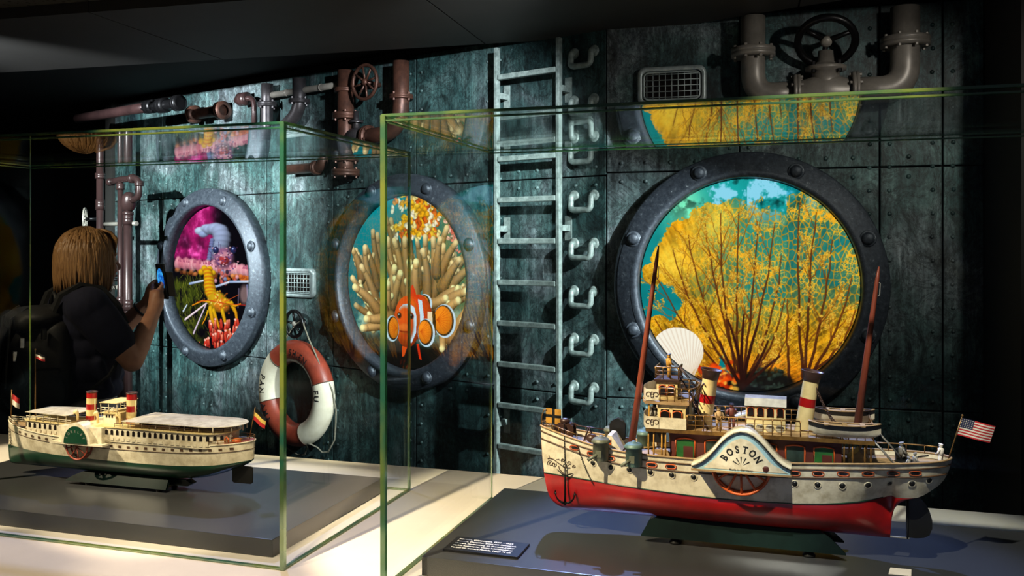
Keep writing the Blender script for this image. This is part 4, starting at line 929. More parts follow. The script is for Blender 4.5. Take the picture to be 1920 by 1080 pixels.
for k in range(4):
    a = R(45+90*k); mb = MB(); mb.cyl((0.062*math.cos(a), 0.062*math.sin(a), 0.066), (0.062*math.cos(a), 0.062*math.sin(a), 0.106), 0.008, n=6, sm=False); mb.build('bolt', M['iron'], t)
hw = bpy.data.objects.new('handwheel', None); COL.objects.link(hw); hw.parent = t; hw.location = (0.0, -0.03, 0.178)
wheel_mesh(hw, 0.098, 0.014, 3, M['iron'], hub=M['tin'], c=(0, 0, 0), axis=(-0.05, -0.72, -0.70))
# ================================================================== TABLE, PLINTHS, GLASS CASES
tb = thing('display_table', 'long pale display table carrying both glass cases', 'table', TH_T, -0.6, 1.70, 0)
off = (-0.6, 1.70, 0)
mb = MB(off); mb.bbx(-2.9, 1.55, 1.13, 2.265, 0.90, ZT, 0.004); mb.build('table_top', M['table'], tb)
mb = MB(off); mb.bx(-2.85, 1.5, 1.20, 2.20, 0.0, 0.90); mb.build('base_cabinet', M['skirt'], tb)
for lab, a0, a1 in (('charcoal plinth slab under the white paddle steamer', -1.98, -0.962), ('charcoal plinth slab under the red-hulled steamer', -0.652, 0.72)):
    am = (a0+a1)/2; mb = MB((am, 1.76, ZT)); mb.bbx(a0, a1, 1.522, 2.008, ZT+0.0005, ZP, 0.0012)
    place(mb.build('plinth', M['plinth']), TH_T, am, 1.76, ZT, lab, 'plinth', 'display plinths')
def case(lab, a0, a1, b0, b1, h):
    am, bm = (a0+a1)/2, (b0+b1)/2; t = thing('glass_case', lab, 'display case', TH_T, am, bm, ZT, 'glass display cases'); off = (am, bm, ZT)
    z0, z1 = ZT+0.001, ZT+h; e = 0.0045; th = 0.007
    for (x0, x1, y0, y1, lb) in ((a0+e, a1-e, b0, b0+th, 'front pane'), (a0+e, a1-e, b1-th, b1, 'back pane'), (a0, a0+th, b0+e, b1-e, 'left pane'), (a1-th, a1, b0+e, b1-e, 'right pane')):
        mb = MB(off); mb.bx(x0, x1, y0, y1, z0+0.004, z1-0.008); mb.build('glass_pane', M['glass'], t, label=lb)
    mb = MB(off); mb.bx(a0+e, a1-e, b0+e, b1-e, z1-0.008, z1-0.0005); mb.build('glass_pane', M['glass'], t, label='top pane')
    s = 0.0045
    for x in (a0+0.00225, a1-0.00225):
        for y in (b0+0.00225, b1-0.00225):
            s = 0.0045 if y < bm else (0.003 if x > am else 0.0012)
            mb = MB(off); mb.bx(x-s, x+s, y-s, y+s, z0, z1-0.002); mb.build('glass_edge', M['edge'], t)
    for (x0, x1, y0, y1) in ((a0, a1, b0-0.001, b0+0.0065), (a0, a1, b1-0.0065, b1+0.001), (a0-0.001, a0+0.0065, b0, b1), (a1-0.0065, a1+0.001, b0, b1)):
        for zz, q in ((z1, 0.0045), (z1-0.010, 0.0028), (z0+0.003, 0.003)):
            mb = MB(off); mb.bx(x0, x1, y0, y1, zz-q, zz); mb.build('glass_edge', M['edge'], t)
    return t
case('glass case over the white paddle steamer', -2.077, -0.905, 1.468, 2.042, 0.829)
case('glass case over the red-hulled steamer', -0.692, 0.95, 1.440, 2.030, 0.829)

# caption plaque
pa, pb = -0.52, 1.575
def onz(px, py, z):
    k = (EZ-z)*F/(py-HY); x, y = (px-CX)/F*k, k; t = R(TH_T); return (x*math.cos(t)-y*math.sin(t), x*math.sin(t)+y*math.cos(t))
c = [onz(829, 1033, ZP), onz(970, 1050, ZP), onz(992, 1025, ZP), onz(861, 1009, ZP)]
a0 = (c[0][0]+c[3][0])/2; a1 = (c[1][0]+c[2][0])/2; b0 = (c[0][1]+c[1][1])/2; b1 = (c[2][1]+c[3][1])/2
am, bm = (a0+a1)/2, (b0+b1)/2
pq = thing('caption_plaque', 'small black caption plaque with white text on the plinth corner', 'plaque', TH_T, am, bm, ZP)
W, D = (a1-a0)/2, (b1-b0)/2
mb = MB(); mb.bbx(-W, W, -D, D, 0.0003, 0.005, 0.0006); mb.build('plate', M['plastic'], pq)
mb = MB(); lines = ['Märklin, Göppingen, 1920 – 1925', 'Boston, Dampfer, Boot mit Seitenrad,', 'Uhrwerk, Handbemalung, mit Matrosen, größter', 'Märklin Raddampfer. Dieses Schiffsmodell ist', 'Vorbild für weitere Modelle. Länge 78 cm']
for i, s in enumerate(lines):
    tmp = MB(); wd = text_run(s, D*0.235, lambda x, y: (x, y, 0.0053), tmp, 0.012, 0.10, 0.85)
    sx_ = min(1.0, 1.62*W/wd); x_l = -0.86*W
    tmp = MB(); text_run(s, D*0.235, lambda x, y: (x_l+(x+wd/2)*sx_, y+D*(0.55-0.31*i), 0.0053), tmp, 0.012, 0.10, 0.85); mb.add(tmp.v, tmp.f)
mb.build('lettering', M['inkwhite'], pq, label='five lines of small white text', fixn=False)
# pale card lying at the plinth front
ca = onz(1687, 1071, ZP); mb = MB(); mb.prism([(-0.020, -0.016, 0.0003), (0.016, -0.016, 0.0003), (0.020, 0.018, 0.0003), (-0.014, 0.018, 0.0003)], (0, 0, 0.0008))
place(mb.build('paper_card', M['flagwhite']), TH_T, ca[0], ca[1]-0.006, ZP, 'small white card lying at the front of the plinth near the rudder', 'card')
# ================================================================== MODEL SHIPS
def itp(tab, x):
    if x <= tab[0][0]: return tab[0][1]
    for (x0, y0), (x1, y1) in zip(tab, tab[1:]):
        if x <= x1:
            t = (x-x0)/(x1-x0); return y0+(y1-y0)*t
    return tab[-1][1]
def sm_itp(tab, x):                                   # smooth (Catmull-Rom) interpolation
    n = len(tab)
    if x <= tab[0][0]: return tab[0][1]
    if x >= tab[-1][0]: return tab[-1][1]
    for i in range(n-1):
        if x <= tab[i+1][0]:
            x0, y0 = tab[i]; x1, y1 = tab[i+1]; h = x1-x0; t = (x-x0)/h
            m0 = (y1-tab[i-1][1])/(x1-tab[i-1][0]) if i > 0 else (y1-y0)/h
            m1 = (tab[i+2][1]-y0)/(tab[i+2][0]-x0) if i+2 < n else (y1-y0)/h
            return (2*t**3-3*t*t+1)*y0+(t**3-2*t*t+t)*h*m0+(-2*t**3+3*t*t)*y1+(t**3-t*t)*h*m1
class Hull:
    def __init__(s, bc, stations, sheer, water, bottom, bdeck, bwl, q=2.3):
        s.bc, s.st, s.sh, s.wl, s.bt, s.bd, s.bw, s.q = bc, stations, sheer, water, bottom, bdeck, bwl, q
    def half(s, a, z):                                # half breadth of the hull side at height z
        zs, zb = sm_itp(s.sh, a), itp(s.bt, a); zw = max(sm_itp(s.wl, a), zb+1e-4); d, w_ = max(sm_itp(s.bd, a), 0.0008), max(sm_itp(s.bw, a), 0.0008)
        if z >= zw:
            t = min((z-zw)/max(zs-zw, 1e-5), 1); return w_+(d-w_)*(1-(1-t)**1.5)
        t = (zw-z)/max(zw-zb, 1e-5); return max(w_*(max(1-t**s.q, 0))**0.62, 0.0022)
    def skin(s, upper, n=9):
        A = []; B = []
        for a in s.st:
            zs, zb = sm_itp(s.sh, a), itp(s.bt, a); zw = min(max(sm_itp(s.wl, a), zb+1e-4), zs-1e-4)
            z0, z1 = (zs, zw) if upper else (zw, zb)
            A.append([(a, s.bc-s.half(a, z0+(z1-z0)*i/n), z0+(z1-z0)*i/n) for i in range(n+1)])
            B.append([(x, 2*s.bc-y, z) for x, y, z in A[-1]])
        return A, B
    def build(s, off, mu, ml, par):
        for up, nm, m_ in ((True, 'hull_topsides', mu), (False, 'hull_bottom', ml)):
            mb = MB(off); A, B = s.skin(up)
            for S in (A, B):
                k = len(S[0]); mb.add([p for r in S for p in r], [(i*k+j, (i+1)*k+j, (i+1)*k+j+1, i*k+j+1) for i in range(len(S)-1) for j in range(k-1)], 0, True)
            if not up:
                k = len(A)
                mb.add([r[-1] for r in A]+[r[-1] for r in B], [(i, i+1, k+i+1, k+i) for i in range(k-1)], 0, True)
            for S0, S1 in ((A[0], B[0]), (A[-1], B[-1])):
                k = len(S0); mb.add(S0+S1, [(i, i+1, k+i+1, k+i) for i in range(k-1)], 0, True)
            mb.build(nm, m_, par)
    def line(s, dz, out, side=-1, a0=None, a1=None):  # points along the hull side, dz below the sheer
        pts = []
        for a in s.st:
            if (a0 is not None and a < a0) or (a1 is not None and a > a1): continue
            z = sm_itp(s.sh, a)-dz
            if z < itp(s.bt, a): continue
            pts.append((a, s.bc+side*(s.half(a, z)+out), z))
        return pts
    def pt(s, a, z, out=0.0, side=-1): return (a, s.bc+side*(s.half(a, z)+out), z)

def figure(par, off, x, y, z, h, m, pose='stand', turn=0.0, hat=None):
    """tiny painted tin figure: torso, head, arms, legs and cap in one mesh"""
    mb = MB(off); u = h
    ct, st = math.cos(turn), math.sin(turn)
    P = lambda px, py, pz: (x+(px*ct-py*st)*u, y+(px*st+py*ct)*u, z+pz*u)
    if pose == 'stand':
        hip = 0.48; legs = [((0, s*.07, hip), (0.01, s*.08, .25), (0, s*.08, 0.0)) for s in (-1, 1)]
    else:
        hip = 0.32; legs = [((0, s*.07, hip), (.24, s*.09, .33), (.24, s*.1, .02)) for s in (-1, 1)]
    d = 0 if pose == 'stand' else -0.14
    for l in legs: mb.tube([P(*q) for q in l], [.075*u, .06*u, .05*u], 7)
    mb.tube([P(0, 0, hip), P(0, 0, .62+d), P(0, 0, .78+d), P(0, 0, .84+d)], [.11*u, .115*u, .13*u, .05*u], 9)
    for s in (-1, 1): mb.tube([P(0, s*.14, .77+d), P(.06, s*.19, .6+d), P(.17, s*.13, .55+d)], [.05*u, .042*u, .038*u], 6)
    mb.sph(P(0.0, 0, .91+d), .085*u, 8, 6); mb.cyl(P(0, 0, .83+d), P(0, 0, .88+d), .045*u, n=6)
    mb.cyl(P(.01, 0, .955+d), P(.0, 0, .99+d), .09*u, .1*u, 9, 1)
    return mb.build('sailor_figure', [m, hat or m], par)
def flag(par, off, p0, p1, p_end, rows, cols, colour, mats, wave=0.006, ny=None):
    """cloth between hoist p0 (top) - p1 (bottom) and the fly p_end (top), waving"""
    p0, p1, pe = Vector(p0), Vector(p1), Vector(p_end); mb = MB(off); nrm = (pe-p0).cross(p1-p0).normalized()
    g = lambda i, j: p0+(pe-p0)*(i/cols)+(p1-p0)*(j/rows)+nrm*wave*math.sin(i/cols*6.5+j/rows*0.8)*(0.3+i/cols)
    for sgn in (0.0, 0.0006):
        for i in range(cols):
            for j in range(rows):
                q = [g(i, j), g(i+1, j), g(i+1, j+1), g(i, j+1)]; mb.add([x+nrm*sgn for x in q], [(0, 1, 2, 3)], colour(i, j), True)
    return mb, g, nrm
def chain(mb, p, q, n, r, sag=0.0, m=0):
    p, q = Vector(p), Vector(q)
    for i in range(n):
        t0, t1 = i/n, (i+1)/n
        f = lambda t: p+(q-p)*t-Vector((0, 0, sag*4*t*(1-t)))
        c0, c1 = f(t0), f(t1); dd = (c1-c0); u = dd.orthogonal().normalized(); v = dd.cross(u).normalized(); w_ = u if i % 2 else v
        L = dd.length*0.62; k = dd.normalized(); c = (c0+c1)/2
        mb.tube([c+k*L*math.cos(a)+w_*L*0.62*math.sin(a) for a in [2*math.pi*j/8 for j in range(8)]], r, 4, m, closed=True)

def paddle_steamer_red():
    a0 = -0.11; BC = 1.76; off = (a0, BC, 0)
    S = thing('model_paddle_steamer', 'red-hulled tin paddle steamer with BOSTON on its paddle box', 'model ship', TH_T, a0, BC, ZP)
    st = [-.4935, -.4925, -.490, -.486, -.481, -.475, -.467, -.458, -.448, -.435, -.42, -.40, -.375, -.35, -.32, -.29, -.25, -.2, -.15, -.1, -.05, 0, .04, .07, .1, .125, .145, .158, .161, .165, .172, .18, .19, .2, .21, .22, .23, .238, .245, .25, .254, .257, .2585]
    sheer = [(-.494, .203), (-.46, .197), (-.43, .191), (-.37, .180), (-.3, .1730), (-.2, .1705), (-.1, .1715), (0, .1755), (.13, .1835), (.2, .187), (.2585, .190)]
    water = [(-.494, .107), (-.39, .108), (-.28, .1045), (-.18, .100), (-.09, .099), (0, .101), (.09, .107), (.17, .118), (.26, .13)]
    bottom = [(-.494, .196), (-.4925, .166), (-.490, .135), (-.486, .100), (-.481, .076), (-.475, .060), (-.467, .051), (-.458, .045), (-.448, .042), (-.435, .040), (.160, .040), (.161, .075), (.165, .092), (.172, .103), (.18, .110), (.19, .116), (.2, .121), (.21, .126), (.22, .132), (.23, .139), (.238, .145), (.245, .153), (.25, .161), (.254, .170), (.257, .178), (.2585, .185)]
    bd = [(-.494, .0015), (-.486, .008), (-.47, .017), (-.44, .030), (-.40, .043), (-.35, .054), (-.29, .060), (-.2, .062), (.08, .062), (.13, .060), (.17, .055), (.2, .048), (.225, .038), (.243, .026), (.253, .014), (.2585, .002)]
    bw = [(-.494, .0008), (-.486, .0025), (-.47, .007), (-.44, .018), (-.40, .031), (-.35, .044), (-.29, .053), (-.2, .058), (.0, .057), (.06, .05), (.11, .036), (.145, .016), (.16, .005), (.165, .02), (.19, .030), (.22, .022), (.245, .012), (.2585, .001)]
    H = Hull(BC, st, sheer, water, bottom, bd, bw)
    H.build(off, M['white'], M['red'], S)
    # green water line, rubbing strakes and cap rail
    for side, in ((-1,), (1,)):
        mb = MB(off); mb.tube([H.pt(a, sm_itp(water, a)+0.001, 0.0003, side) for a in st if -.487 < a < .158], 0.0011, 5); mb.build('water_line', M['green'], S)
        for dz, r, m_ in ((0.0, 0.0020, 'deck'), (0.0105, 0.0014, 'brownline'), (0.0255, 0.0015, 'brownline')):
            mb = MB(off); mb.tube(H.line(dz, 0.0006, side), r, 6); mb.build('rubbing_strake' if dz else 'cap_rail', M[m_], S)
    # deck inside the bulwark
    mb = MB(off); T = [(a, BC-max(H.half(a, sm_itp(sheer, a)-.010)-.002, .0005), sm_itp(sheer, a)-.010) for a in st[1:-1]]
    mb.strip(T, [(x, 2*BC-y, z) for x, y, z in T]); mb.build('main_deck', M['deck'], S)
    # portholes (both sides) and scuttle slots
    pa = [tp(TH_T, 1.703, x, y) for x, y in ((1109.5,871),(1144.5,877),(1180,881),(1220,885),(1260,890),(1301,894),(1490,906.5),(1533,909),(1579.5,911.7),(1628,912),(1670,912),(1712,911),(1746,907))]
    for side in (-1, 1):
        for a, z in pa:
            z -= ZP
            if z < itp(bottom, a)+.004: z = itp(bottom, a)+.006
            p = Vector(H.pt(a, z, 0.0, side)); e = 0.004
            n = (Vector(H.pt(a+e, z, 0, side))-Vector(H.pt(a-e, z, 0, side))).cross(Vector(H.pt(a, z+e, 0, side))-Vector(H.pt(a, z-e, 0, side))).normalized()
            if n.y*side < 0: n = -n
            mb = MB(off); mb.lathe([(0.0068, -0.001), (0.0068, 0.0008), (0.0056, 0.0010), (0.0054, 0.0002)], p, n, 16, 0); mb.lathe([(0.0045, 0.0004), (0.0043, 0.0012), (0.0, 0.0012)], p, n, 14, 1); mb.build('hull_porthole', [M['white'], M['black']], S)
        for px, py in ((1072,846),(1107,851),(1142,857),(1222,867),(1258,871),(1490,885),(1534,887),(1581,890),(1628,892),(1676,894),(1718,895)):
            a, z = tp(TH_T, 1.70, px, py); z = sm_itp(sheer, a)-0.018
            lp = []
            for k in range(16):
                t = 2*math.pi*k/16; da, dz = 0.0098*math.copysign(abs(math.cos(t))**.6, math.cos(t)), 0.0040*math.copysign(abs(math.sin(t))**.8, math.sin(t)); lp.append((a+da, z+dz))
            mb = MB(off); mb.tube([H.pt(x, q, 0.0005, side) for x, q in lp], 0.0010, 4, 0, closed=True)
            inn = [H.pt(a+(x-a)*.72, z+(q-z)*.7, 0.0008, side) for x, q in lp]; mb.add(inn, [tuple(range(16))], 1); mb.build('scuttle_slot', [M['orange'], M['window']], S)
    # scroll ornament at the bow
    for side in (-1, 1):
        mb = MB(off)
        def sc(pts, r=0.0008): mb.tube([H.pt(*((lambda q: (q[0], q[1]-ZP))(tp(TH_T, 1.742, 1000+x/4.908, 740+y/4.908))), 0.0004, side) for x, y in pts], r, 4)
        def spiral(cx, cy, r0, a0_, turns, sx_=1): return [(cx+sx_*r0*(1-t*.85)*math.cos(a0_+turns*6.283*t), cy+r0*(1-t*.85)*math.sin(a0_+turns*6.283*t)) for t in [i/26 for i in range(27)]]
        sc(spiral(148, 640, 32, 2.6, 1.5)); sc(spiral(186, 645, 26, -0.6, 1.4)); sc(spiral(280, 600, 20, 2.4, 1.3)); sc(spiral(345, 620, 24, 2.0, 1.3)); sc(spiral(390, 648, 18, 2.2, 1.2))
        sc([(122,600),(150,590),(190,604),(235,632),(270,652),(310,668),(350,664)], 0.0011); sc([(134,560),(142,590),(160,600)]); sc([(210,600),(240,592),(246,604)]); sc([(232,655),(240,690),(275,720),(300,735)], 0.0011)
        mb.build('scroll_ornament', M['brownink'], S)
    # anchor with chain, near side
    Pn = lambda px, py, out: (lambda q: H.pt(q[0], q[1]-ZP, out))(tp(TH_T, 1.742, px, py))
    an = MB(off)
    top, low = Vector(Pn(1061.5, 876, .004)), Vector(Pn(1061.5, 941, .004)); low.y = top.y; 
    an.tube([top, low], [0.0014, 0.0022], 8); an.tube([Vector(Pn(1061.5, 876, .004))+Vector((0.004*math.cos(k*.6), 0, .004+.004*math.sin(k*.6))) for k in range(11)], 0.0009, 5)
    st_z = top.z-0.013; an.tube([(top.x-.016, top.y-.001, st_z+.010), (top.x-.004, top.y-.001, st_z), (top.x+.004, top.y-.001, st_z), (top.x+.016, top.y-.001, st_z+.004)], [.0007, .0016, .0016, .0007], 6)
    for s in (-1, 1):
        cv = [(low.x+s*.0195*math.sin(R(t)), low.y-.001, low.z+.0195*(1-math.cos(R(t)))+0.0) for t in (0, 20, 40, 60, 78, 92)]; an.tube(cv, [.0026, .0024, .002, .0016, .0013, .0009], 6)
        e = Vector(cv[-1]); an.prism([e+Vector((-.003*s, 0, -.004)), e+Vector((.0035*s, 0, -.003)), e+Vector((0, 0, .005))], (0, .0012, 0))
    an.sph((low.x, low.y, low.z-.001), (.003, .002, .004), 8, 6)
    ao = an.build('anchor', M['iron'], S)
    mb = MB(off); chain(mb, Pn(1061.5, 792, .003), (top.x, top.y, top.z+.006), 30, 0.00055); mb.build('anchor_chain', M['iron'], ao)
    mb = MB(off); chain(mb, Pn(1088, 832, .002), Pn(1118, 905, .0015), 22, 0.0005, 0.006); mb.build('anchor_chain', M['iron'], S)
    # bow flag, rail, winch
    mb = MB(off); x, z = -.4925, sm_itp(sheer, -.49)
    mb.tube([(x, BC, z), (x+.001, BC, z+.02), (x+.005, BC, z+.032), (x+.011, BC, z+.031)], 0.0011, 6); mb.build('jack_staff', M['brass'], S)
    mb, g, nn = flag(S, off, (-.4835, BC, .238), (-.4835, BC, .208), (-.452, BC, .236), 10, 10, lambda i, j: 1 if (4 <= i <= 5 or j in (4, 5)) else 0, None, 0.0015); mb.build('bow_flag', [M['yellow'], M['black']], S, label='ochre flag with a black cross')
    for side in (-1, 1):
        mb = MB(off); pts = [(a, BC+side*max(H.half(a, sm_itp(sheer, a))-.001, .0), sm_itp(sheer, a)+.010) for a in (-.49, -.48, -.465, -.45, -.43, -.41)]; mb.tube(pts, 0.0008, 5)
        for p in pts: mb.cyl(p, (p[0], p[1], p[2]-.011), 0.0007, n=5)
        mb.build('bow_rail', M['brass'], S)
    mb = MB(off); z = sm_itp(sheer, -.44)-.008
    for k in range(3): mb.cyl((-.452+.009*k, BC-.012, z+.020), (-.452+.009*k, BC+.012, z+.020), .0065, n=10); 
    mb.bx(-.462, -.424, BC-.013, BC-.011, z, z+.024); mb.bx(-.462, -.424, BC+.011, BC+.013, z, z+.024); mb.cyl((-.442, BC-.018, z+.022), (-.442, BC+.018, z+.022), .0035, n=8); mb.sph((-.443, BC-.004, z+.030), (.011, .009, .006), 8, 6); mb.build('winch', M['funneltop'], S)
    mb = MB(off); z = .176
    for q in ((-.405, .008), (-.405, -.008), (-.385, .010), (-.385, -.010)): mb.tube([(q[0], BC+q[1], z), (-.395, BC, z+.030), ], .0012, 5)
    mb.tube([(-.418, BC, z+.03), (-.365, BC, z+.026)], .0013, 5); mb.sph((-.388, BC-.004, z+.008), (.013, .011, .009), 8, 6); mb.build('windlass', M['funneltop'], S)
    # gun turrets on both sides of the bow and vent hoods
    for (px, py, m_) in ((1126, 848, 'turret'), (1189, 854, 'turret2')):
        for side in (-1, 1):
            a, z = tp(TH_T, 1.700, px, py); z = .1545 if px < 1150 else .150; hb = H.half(a, .17)+.004; y = BC+side*hb
            tr = MB(off); tr.lathe([(.0145, 0.0), (.0155, .002), (.0155, .034), (.0185, .0345), (.0185, .037), (.0135, .0425), (.005, .0445), (.004, .047), (0, .0475)], (a, y, z), (0, 0, 1), 20); to = tr.build('gun_turret', M[m_], S)
            mb = MB(off); d = Vector((-.75, .55*side, -.42)).normalized(); c = Vector((a-.004, y+side*.013, z+.013)); mb.cyl(c-d*.004, c+d*.022, .0036, .0030, 9); mb.bx(a-.006, a+.004, y+side*.0125, y+side*.0165, z+.008, z+.021, 0); mb.build('gun_barrel', M['turret'], to)
    for px, yy in ((1157, .035), (1232, .034)):
        a, _ = tp(TH_T, BC+yy, px, 800); mb = MB(off); oc = [(a-.015, BC+yy, .176), (a+.015, BC+yy, .176), (a+.016, BC+yy, .205), (a+.011, BC+yy, .213), (a, BC+yy, .219), (a-.011, BC+yy, .213), (a-.016, BC+yy, .205)]; mb.prism(oc, (0, .012, 0)); mb.build('vent_hood', M['black'], S)
    a, _ = tp(TH_T, BC-.02, 1150, 830); mb = MB(off); mb.prism([(a-.012, BC-.028, .168), (a+.018, BC-.028, .168), (a+.006, BC-.028, .185), (a-.002, BC-.028, .196), (a-.010, BC-.028, .197), (a-.013, BC-.028, .190)], (0, .05, 0)); hc = mb.build('companion_hatch', M['white'], S)
    mb = MB(off); mb.bx(a-.0095, a-.0025, BC-.0288, BC-.0275, .178, .189); mb.build('hatch_grille', M['orange'], hc)
    # main cabin
    ca0, ca1, cz0, cz1, cy = -.229, .074, .160, .218, .047
    mb = MB(off); mb.bx(ca0, ca1, BC-cy, BC+cy, cz0, cz1); mb.build('main_cabin', M['cabin'], S)
    def frame_win(a_, w_, z0, z1, y, side, mf, mp, par=S, door=False, fr=.0018):
        ar = [(a_-w_, z0), (a_-w_, z1-.003)]+[(a_-w_+2*w_*k/6, z1-.003+.003*math.sin(math.pi*k/6)) for k in range(1, 6)]+[(a_+w_, z1-.003), (a_+w_, z0)]
        mb = MB(off); mb.tube([(x, y+side*.0008, z) for x, z in ar], fr, 5, closed=True); wo = mb.build('window_frame', mf, par)
        mb = MB(off); mb.prism([(x, y+side*.0003, z) for x, z in ar], (0, side*.0005, 0)); mb.build('pane', mp, wo)
        if door:
            mb = MB(off); mb.bx(a_-.2*w_, a_+.8*w_, y+side*.0008, y+side*.0012, z0, z0+(z1-z0)*.62); mb.build('door_leaf', M['cabin'], wo)
    for side in (-1, 1):
        for px, w_, dr in ((1285, .0175, 1), (1340, .0175, 0), (1440, .015, 0), (1491, .0165, 0), (1545, .017, 1)):
            a, _ = tp(TH_T, BC-cy, px, 840); frame_win(a, w_, .170 if not dr else .166, .205, BC+side*cy, side, M['orange'], M['pane_green'] if dr else M['pane_dark'], S, dr)
    # promenade deck, posts and railing
    da0, da1, dz_, dy = -.272, .128, .2215, .060
    mb = MB(off); mb.bbx(da0, da1, BC-dy, BC+dy, dz_-.004, dz_, .0008); mb.build('promenade_deck', M['deck'], S)
    mb = MB(off); mb.bx(da0-.0005, da1+.0005, BC-dy-.001, BC-dy+.0005, dz_-.006, dz_+.001); mb.bx(da0-.0005, da1+.0005, BC+dy-.0005, BC+dy+.001, dz_-.006, dz_+.001); mb.build('deck_edge', M['brass'], S)
    for side in (-1, 1):
        for a in [-.268, -.258, -.243, -.236]+[.078, .092, .112, .122]:
            yy = BC+side*(dy-.004); mb = MB(off); mb.tube([(a, yy, .166), (a, yy, .185), (a, yy, .19), (a, yy, .195), (a, yy, dz_-.003)], [.0015, .0015, .0024, .0015, .0015], 7); mb.build('deck_post', M['yellow'] if a < 0 else M['brass'], S)
    z1 = dz_+.0285
    def rail(pts, nm='railing', m_='brass', step=.0135, h=.0285, par=S, mid=(0.36, 0.68)):
        mb = MB(off); pts = [Vector(p) for p in pts]
        mb.tube([p+Vector((0, 0, h)) for p in pts], .0014, 6)
        for f in mid: mb.tube([p+Vector((0, 0, h*f)) for p in pts], .0006, 4)
        for p, q in zip(pts, pts[1:]):
            n = max(int((q-p).length/step), 1)
            for k in range(n+1):
                c = p+(q-p)*(k/n); mb.tube([c, c+Vector((0, 0, h*.8)), c+Vector((0, 0, h))], [.0009, .0009, .0018], 5)
        mb.build(nm, M[m_], par)
    for side in (-1, 1):
        yy = BC+side*(dy-.002); rail([(-.196, yy, dz_), (-.06, yy, dz_), (.004, yy, dz_)], step=.0145); rail([(.004, yy, dz_), (.126, yy, dz_)], h=.012, mid=())
    rail([(da1-.002, BC-dy+.004, dz_), (da1-.002, BC+dy-.004, dz_)])
    # bridge: two storeys and wheelhouse
    bx0, bx1 = -.272, -.2
    mb = MB(off); mb.bx(bx0+.022, bx1, BC-dy+.004, BC+dy-.004, dz_, .232); mb.bx(bx0+.022, bx1, BC-dy+.004, BC+dy-.004, .258, .267)
    for x in (bx0+.024, bx0+.046, bx1-.002):
        for s in (-1, 1): mb.bx(x-.003, x+.003, BC+s*(dy-.006)-.002, BC+s*(dy-.006)+.002, dz_, .266)
    mb.bx(bx0+.0235, bx0+.026, BC-dy+.006, BC+dy-.006, dz_, .267); mb.build('bridge_cabin', M['cream'], S)
    mb = MB(off); mb.bx(bx0+.03, bx1-.004, BC-dy+.012, BC+dy-.012, dz_, .258); mb.build('cabin_interior', M['window'], S)
    for x in (bx0+.035, bx1-.014): frame_win(x, .0085, .2325, .256, BC-dy+.0035, -1, M['orange'], M['window'], fr=.0012)
    def scroll_panel(x0, x1, y, z0, z1, side):
        mb = MB(off); mb.bx(x0, x1, y-.001, y+.001, z0, z1); o_ = mb.build('scroll_panel', M['white'], S)
        mb = MB(off); cx, cz = (x0+x1)/2, (z0+z1)/2; r = (z1-z0)*.28
        for s in (-1, 1):
            mb.tube([(cx+s*(r*1.25-r*(1-t*.7)*math.cos(5.6*t)), y+side*.0013, cz+r*(1-t*.6)*math.sin(5.6*t)) for t in [i/14 for i in range(15)]], .0009, 4); mb.tube([(cx+s*.001, y+side*.0013, cz-r), (cx+s*.0035, y+side*.0013, cz), (cx+s*.001, y+side*.0013, cz+r)], .0008, 4)
        mb.build('scroll', M['brownink'], o_)
    for side in (-1, 1):
        yy = BC+side*(dy+.001)
        scroll_panel(-.2725, -.248, yy, dz_+.001, dz_+.023, side); scroll_panel(-.2725, -.248, yy, .2745, .2955, side)
        mb = MB(off); mb.bx(-.247, -.197, yy-.001, yy+.001, dz_+.001, dz_+.022); mb.build('bulwark_panel', M['white'], S)
        mb = MB(off); mb.bx(-.268, -.2655, BC+side*(dy-.004), BC+side*(dy-.001), dz_, .27); mb.build('deck_post', M['yellow'], S)
    for z0, z1_ in ((dz_+.001, dz_+.023), (.2745, .2955)):
        mb = MB(off); cc = [(-.2725-.012*math.sin(math.pi*k/12), BC-dy-.001+(2*dy+.002)*k/12) for k in range(13)]
        mb.strip([(x, y, z0) for x, y in cc], [(x, y, z1_) for x, y in cc]); mb.strip([(x+.0015, y, z0) for x, y in cc], [(x+.0015, y, z1_) for x, y in cc]); mb.build('bridge_front', M['white'], S)
    mb = MB(off); cc = [(-.2735-.013*math.sin(math.pi*k/12), BC-dy-.002+(2*dy+.004)*k/12) for k in range(13)]+[(-.192, BC+dy+.002), (-.192, BC-dy-.002)]
    mb.prism([(x, y, .268) for x, y in cc], (0, 0, .005)); mb.build('bridge_deck', M['deck'], S)
    for side in (-1, 1): rail([(-.246, BC+side*(dy-.001), .273), (-.192, BC+side*(dy-.001), .273)], h=.025, step=.012)
    rail([(-.192, BC-dy, .273), (-.18, BC-dy+.022, .275), (-.178, BC, .278)], h=.024, step=.011); rail([(-.178, BC, .278), (-.192, BC+dy, .273)], h=.024)
    mb = MB(off); wx0, wx1 = -.256, -.217; mb.bx(wx0, wx1, BC-.034, BC+.020, .273, .276); mb.bx(wx0, wx1, BC-.034, BC+.020, .301, .307)
    for x in (wx0+.002, (wx0+wx1)/2, wx1-.002):
        for y in (BC-.032, BC+.018): mb.bx(x-.0022, x+.0022, y-.002, y+.002, .273, .306)
    mb.bx(wx0, wx1, BC-.034, BC-.030, .273, .281); mb.build('wheelhouse', M['cream'], S)
    mb = MB(off); mb.bx(wx0+.004, wx1-.004, BC-.026, BC+.014, .276, .301); mb.build('wheelhouse_interior', M['window'], S)
    for x in (wx0+.0115, wx1-.0115): frame_win(x, .0065, .282, .300, BC-.0345, -1, M['orange'], M['window'], fr=.0011)
    mb = MB(off); mb.bbx(wx0-.004, wx1+.004, BC-.039, BC+.025, .307, .312, .001); mb.build('wheelhouse_roof', M['funneltop'], S)
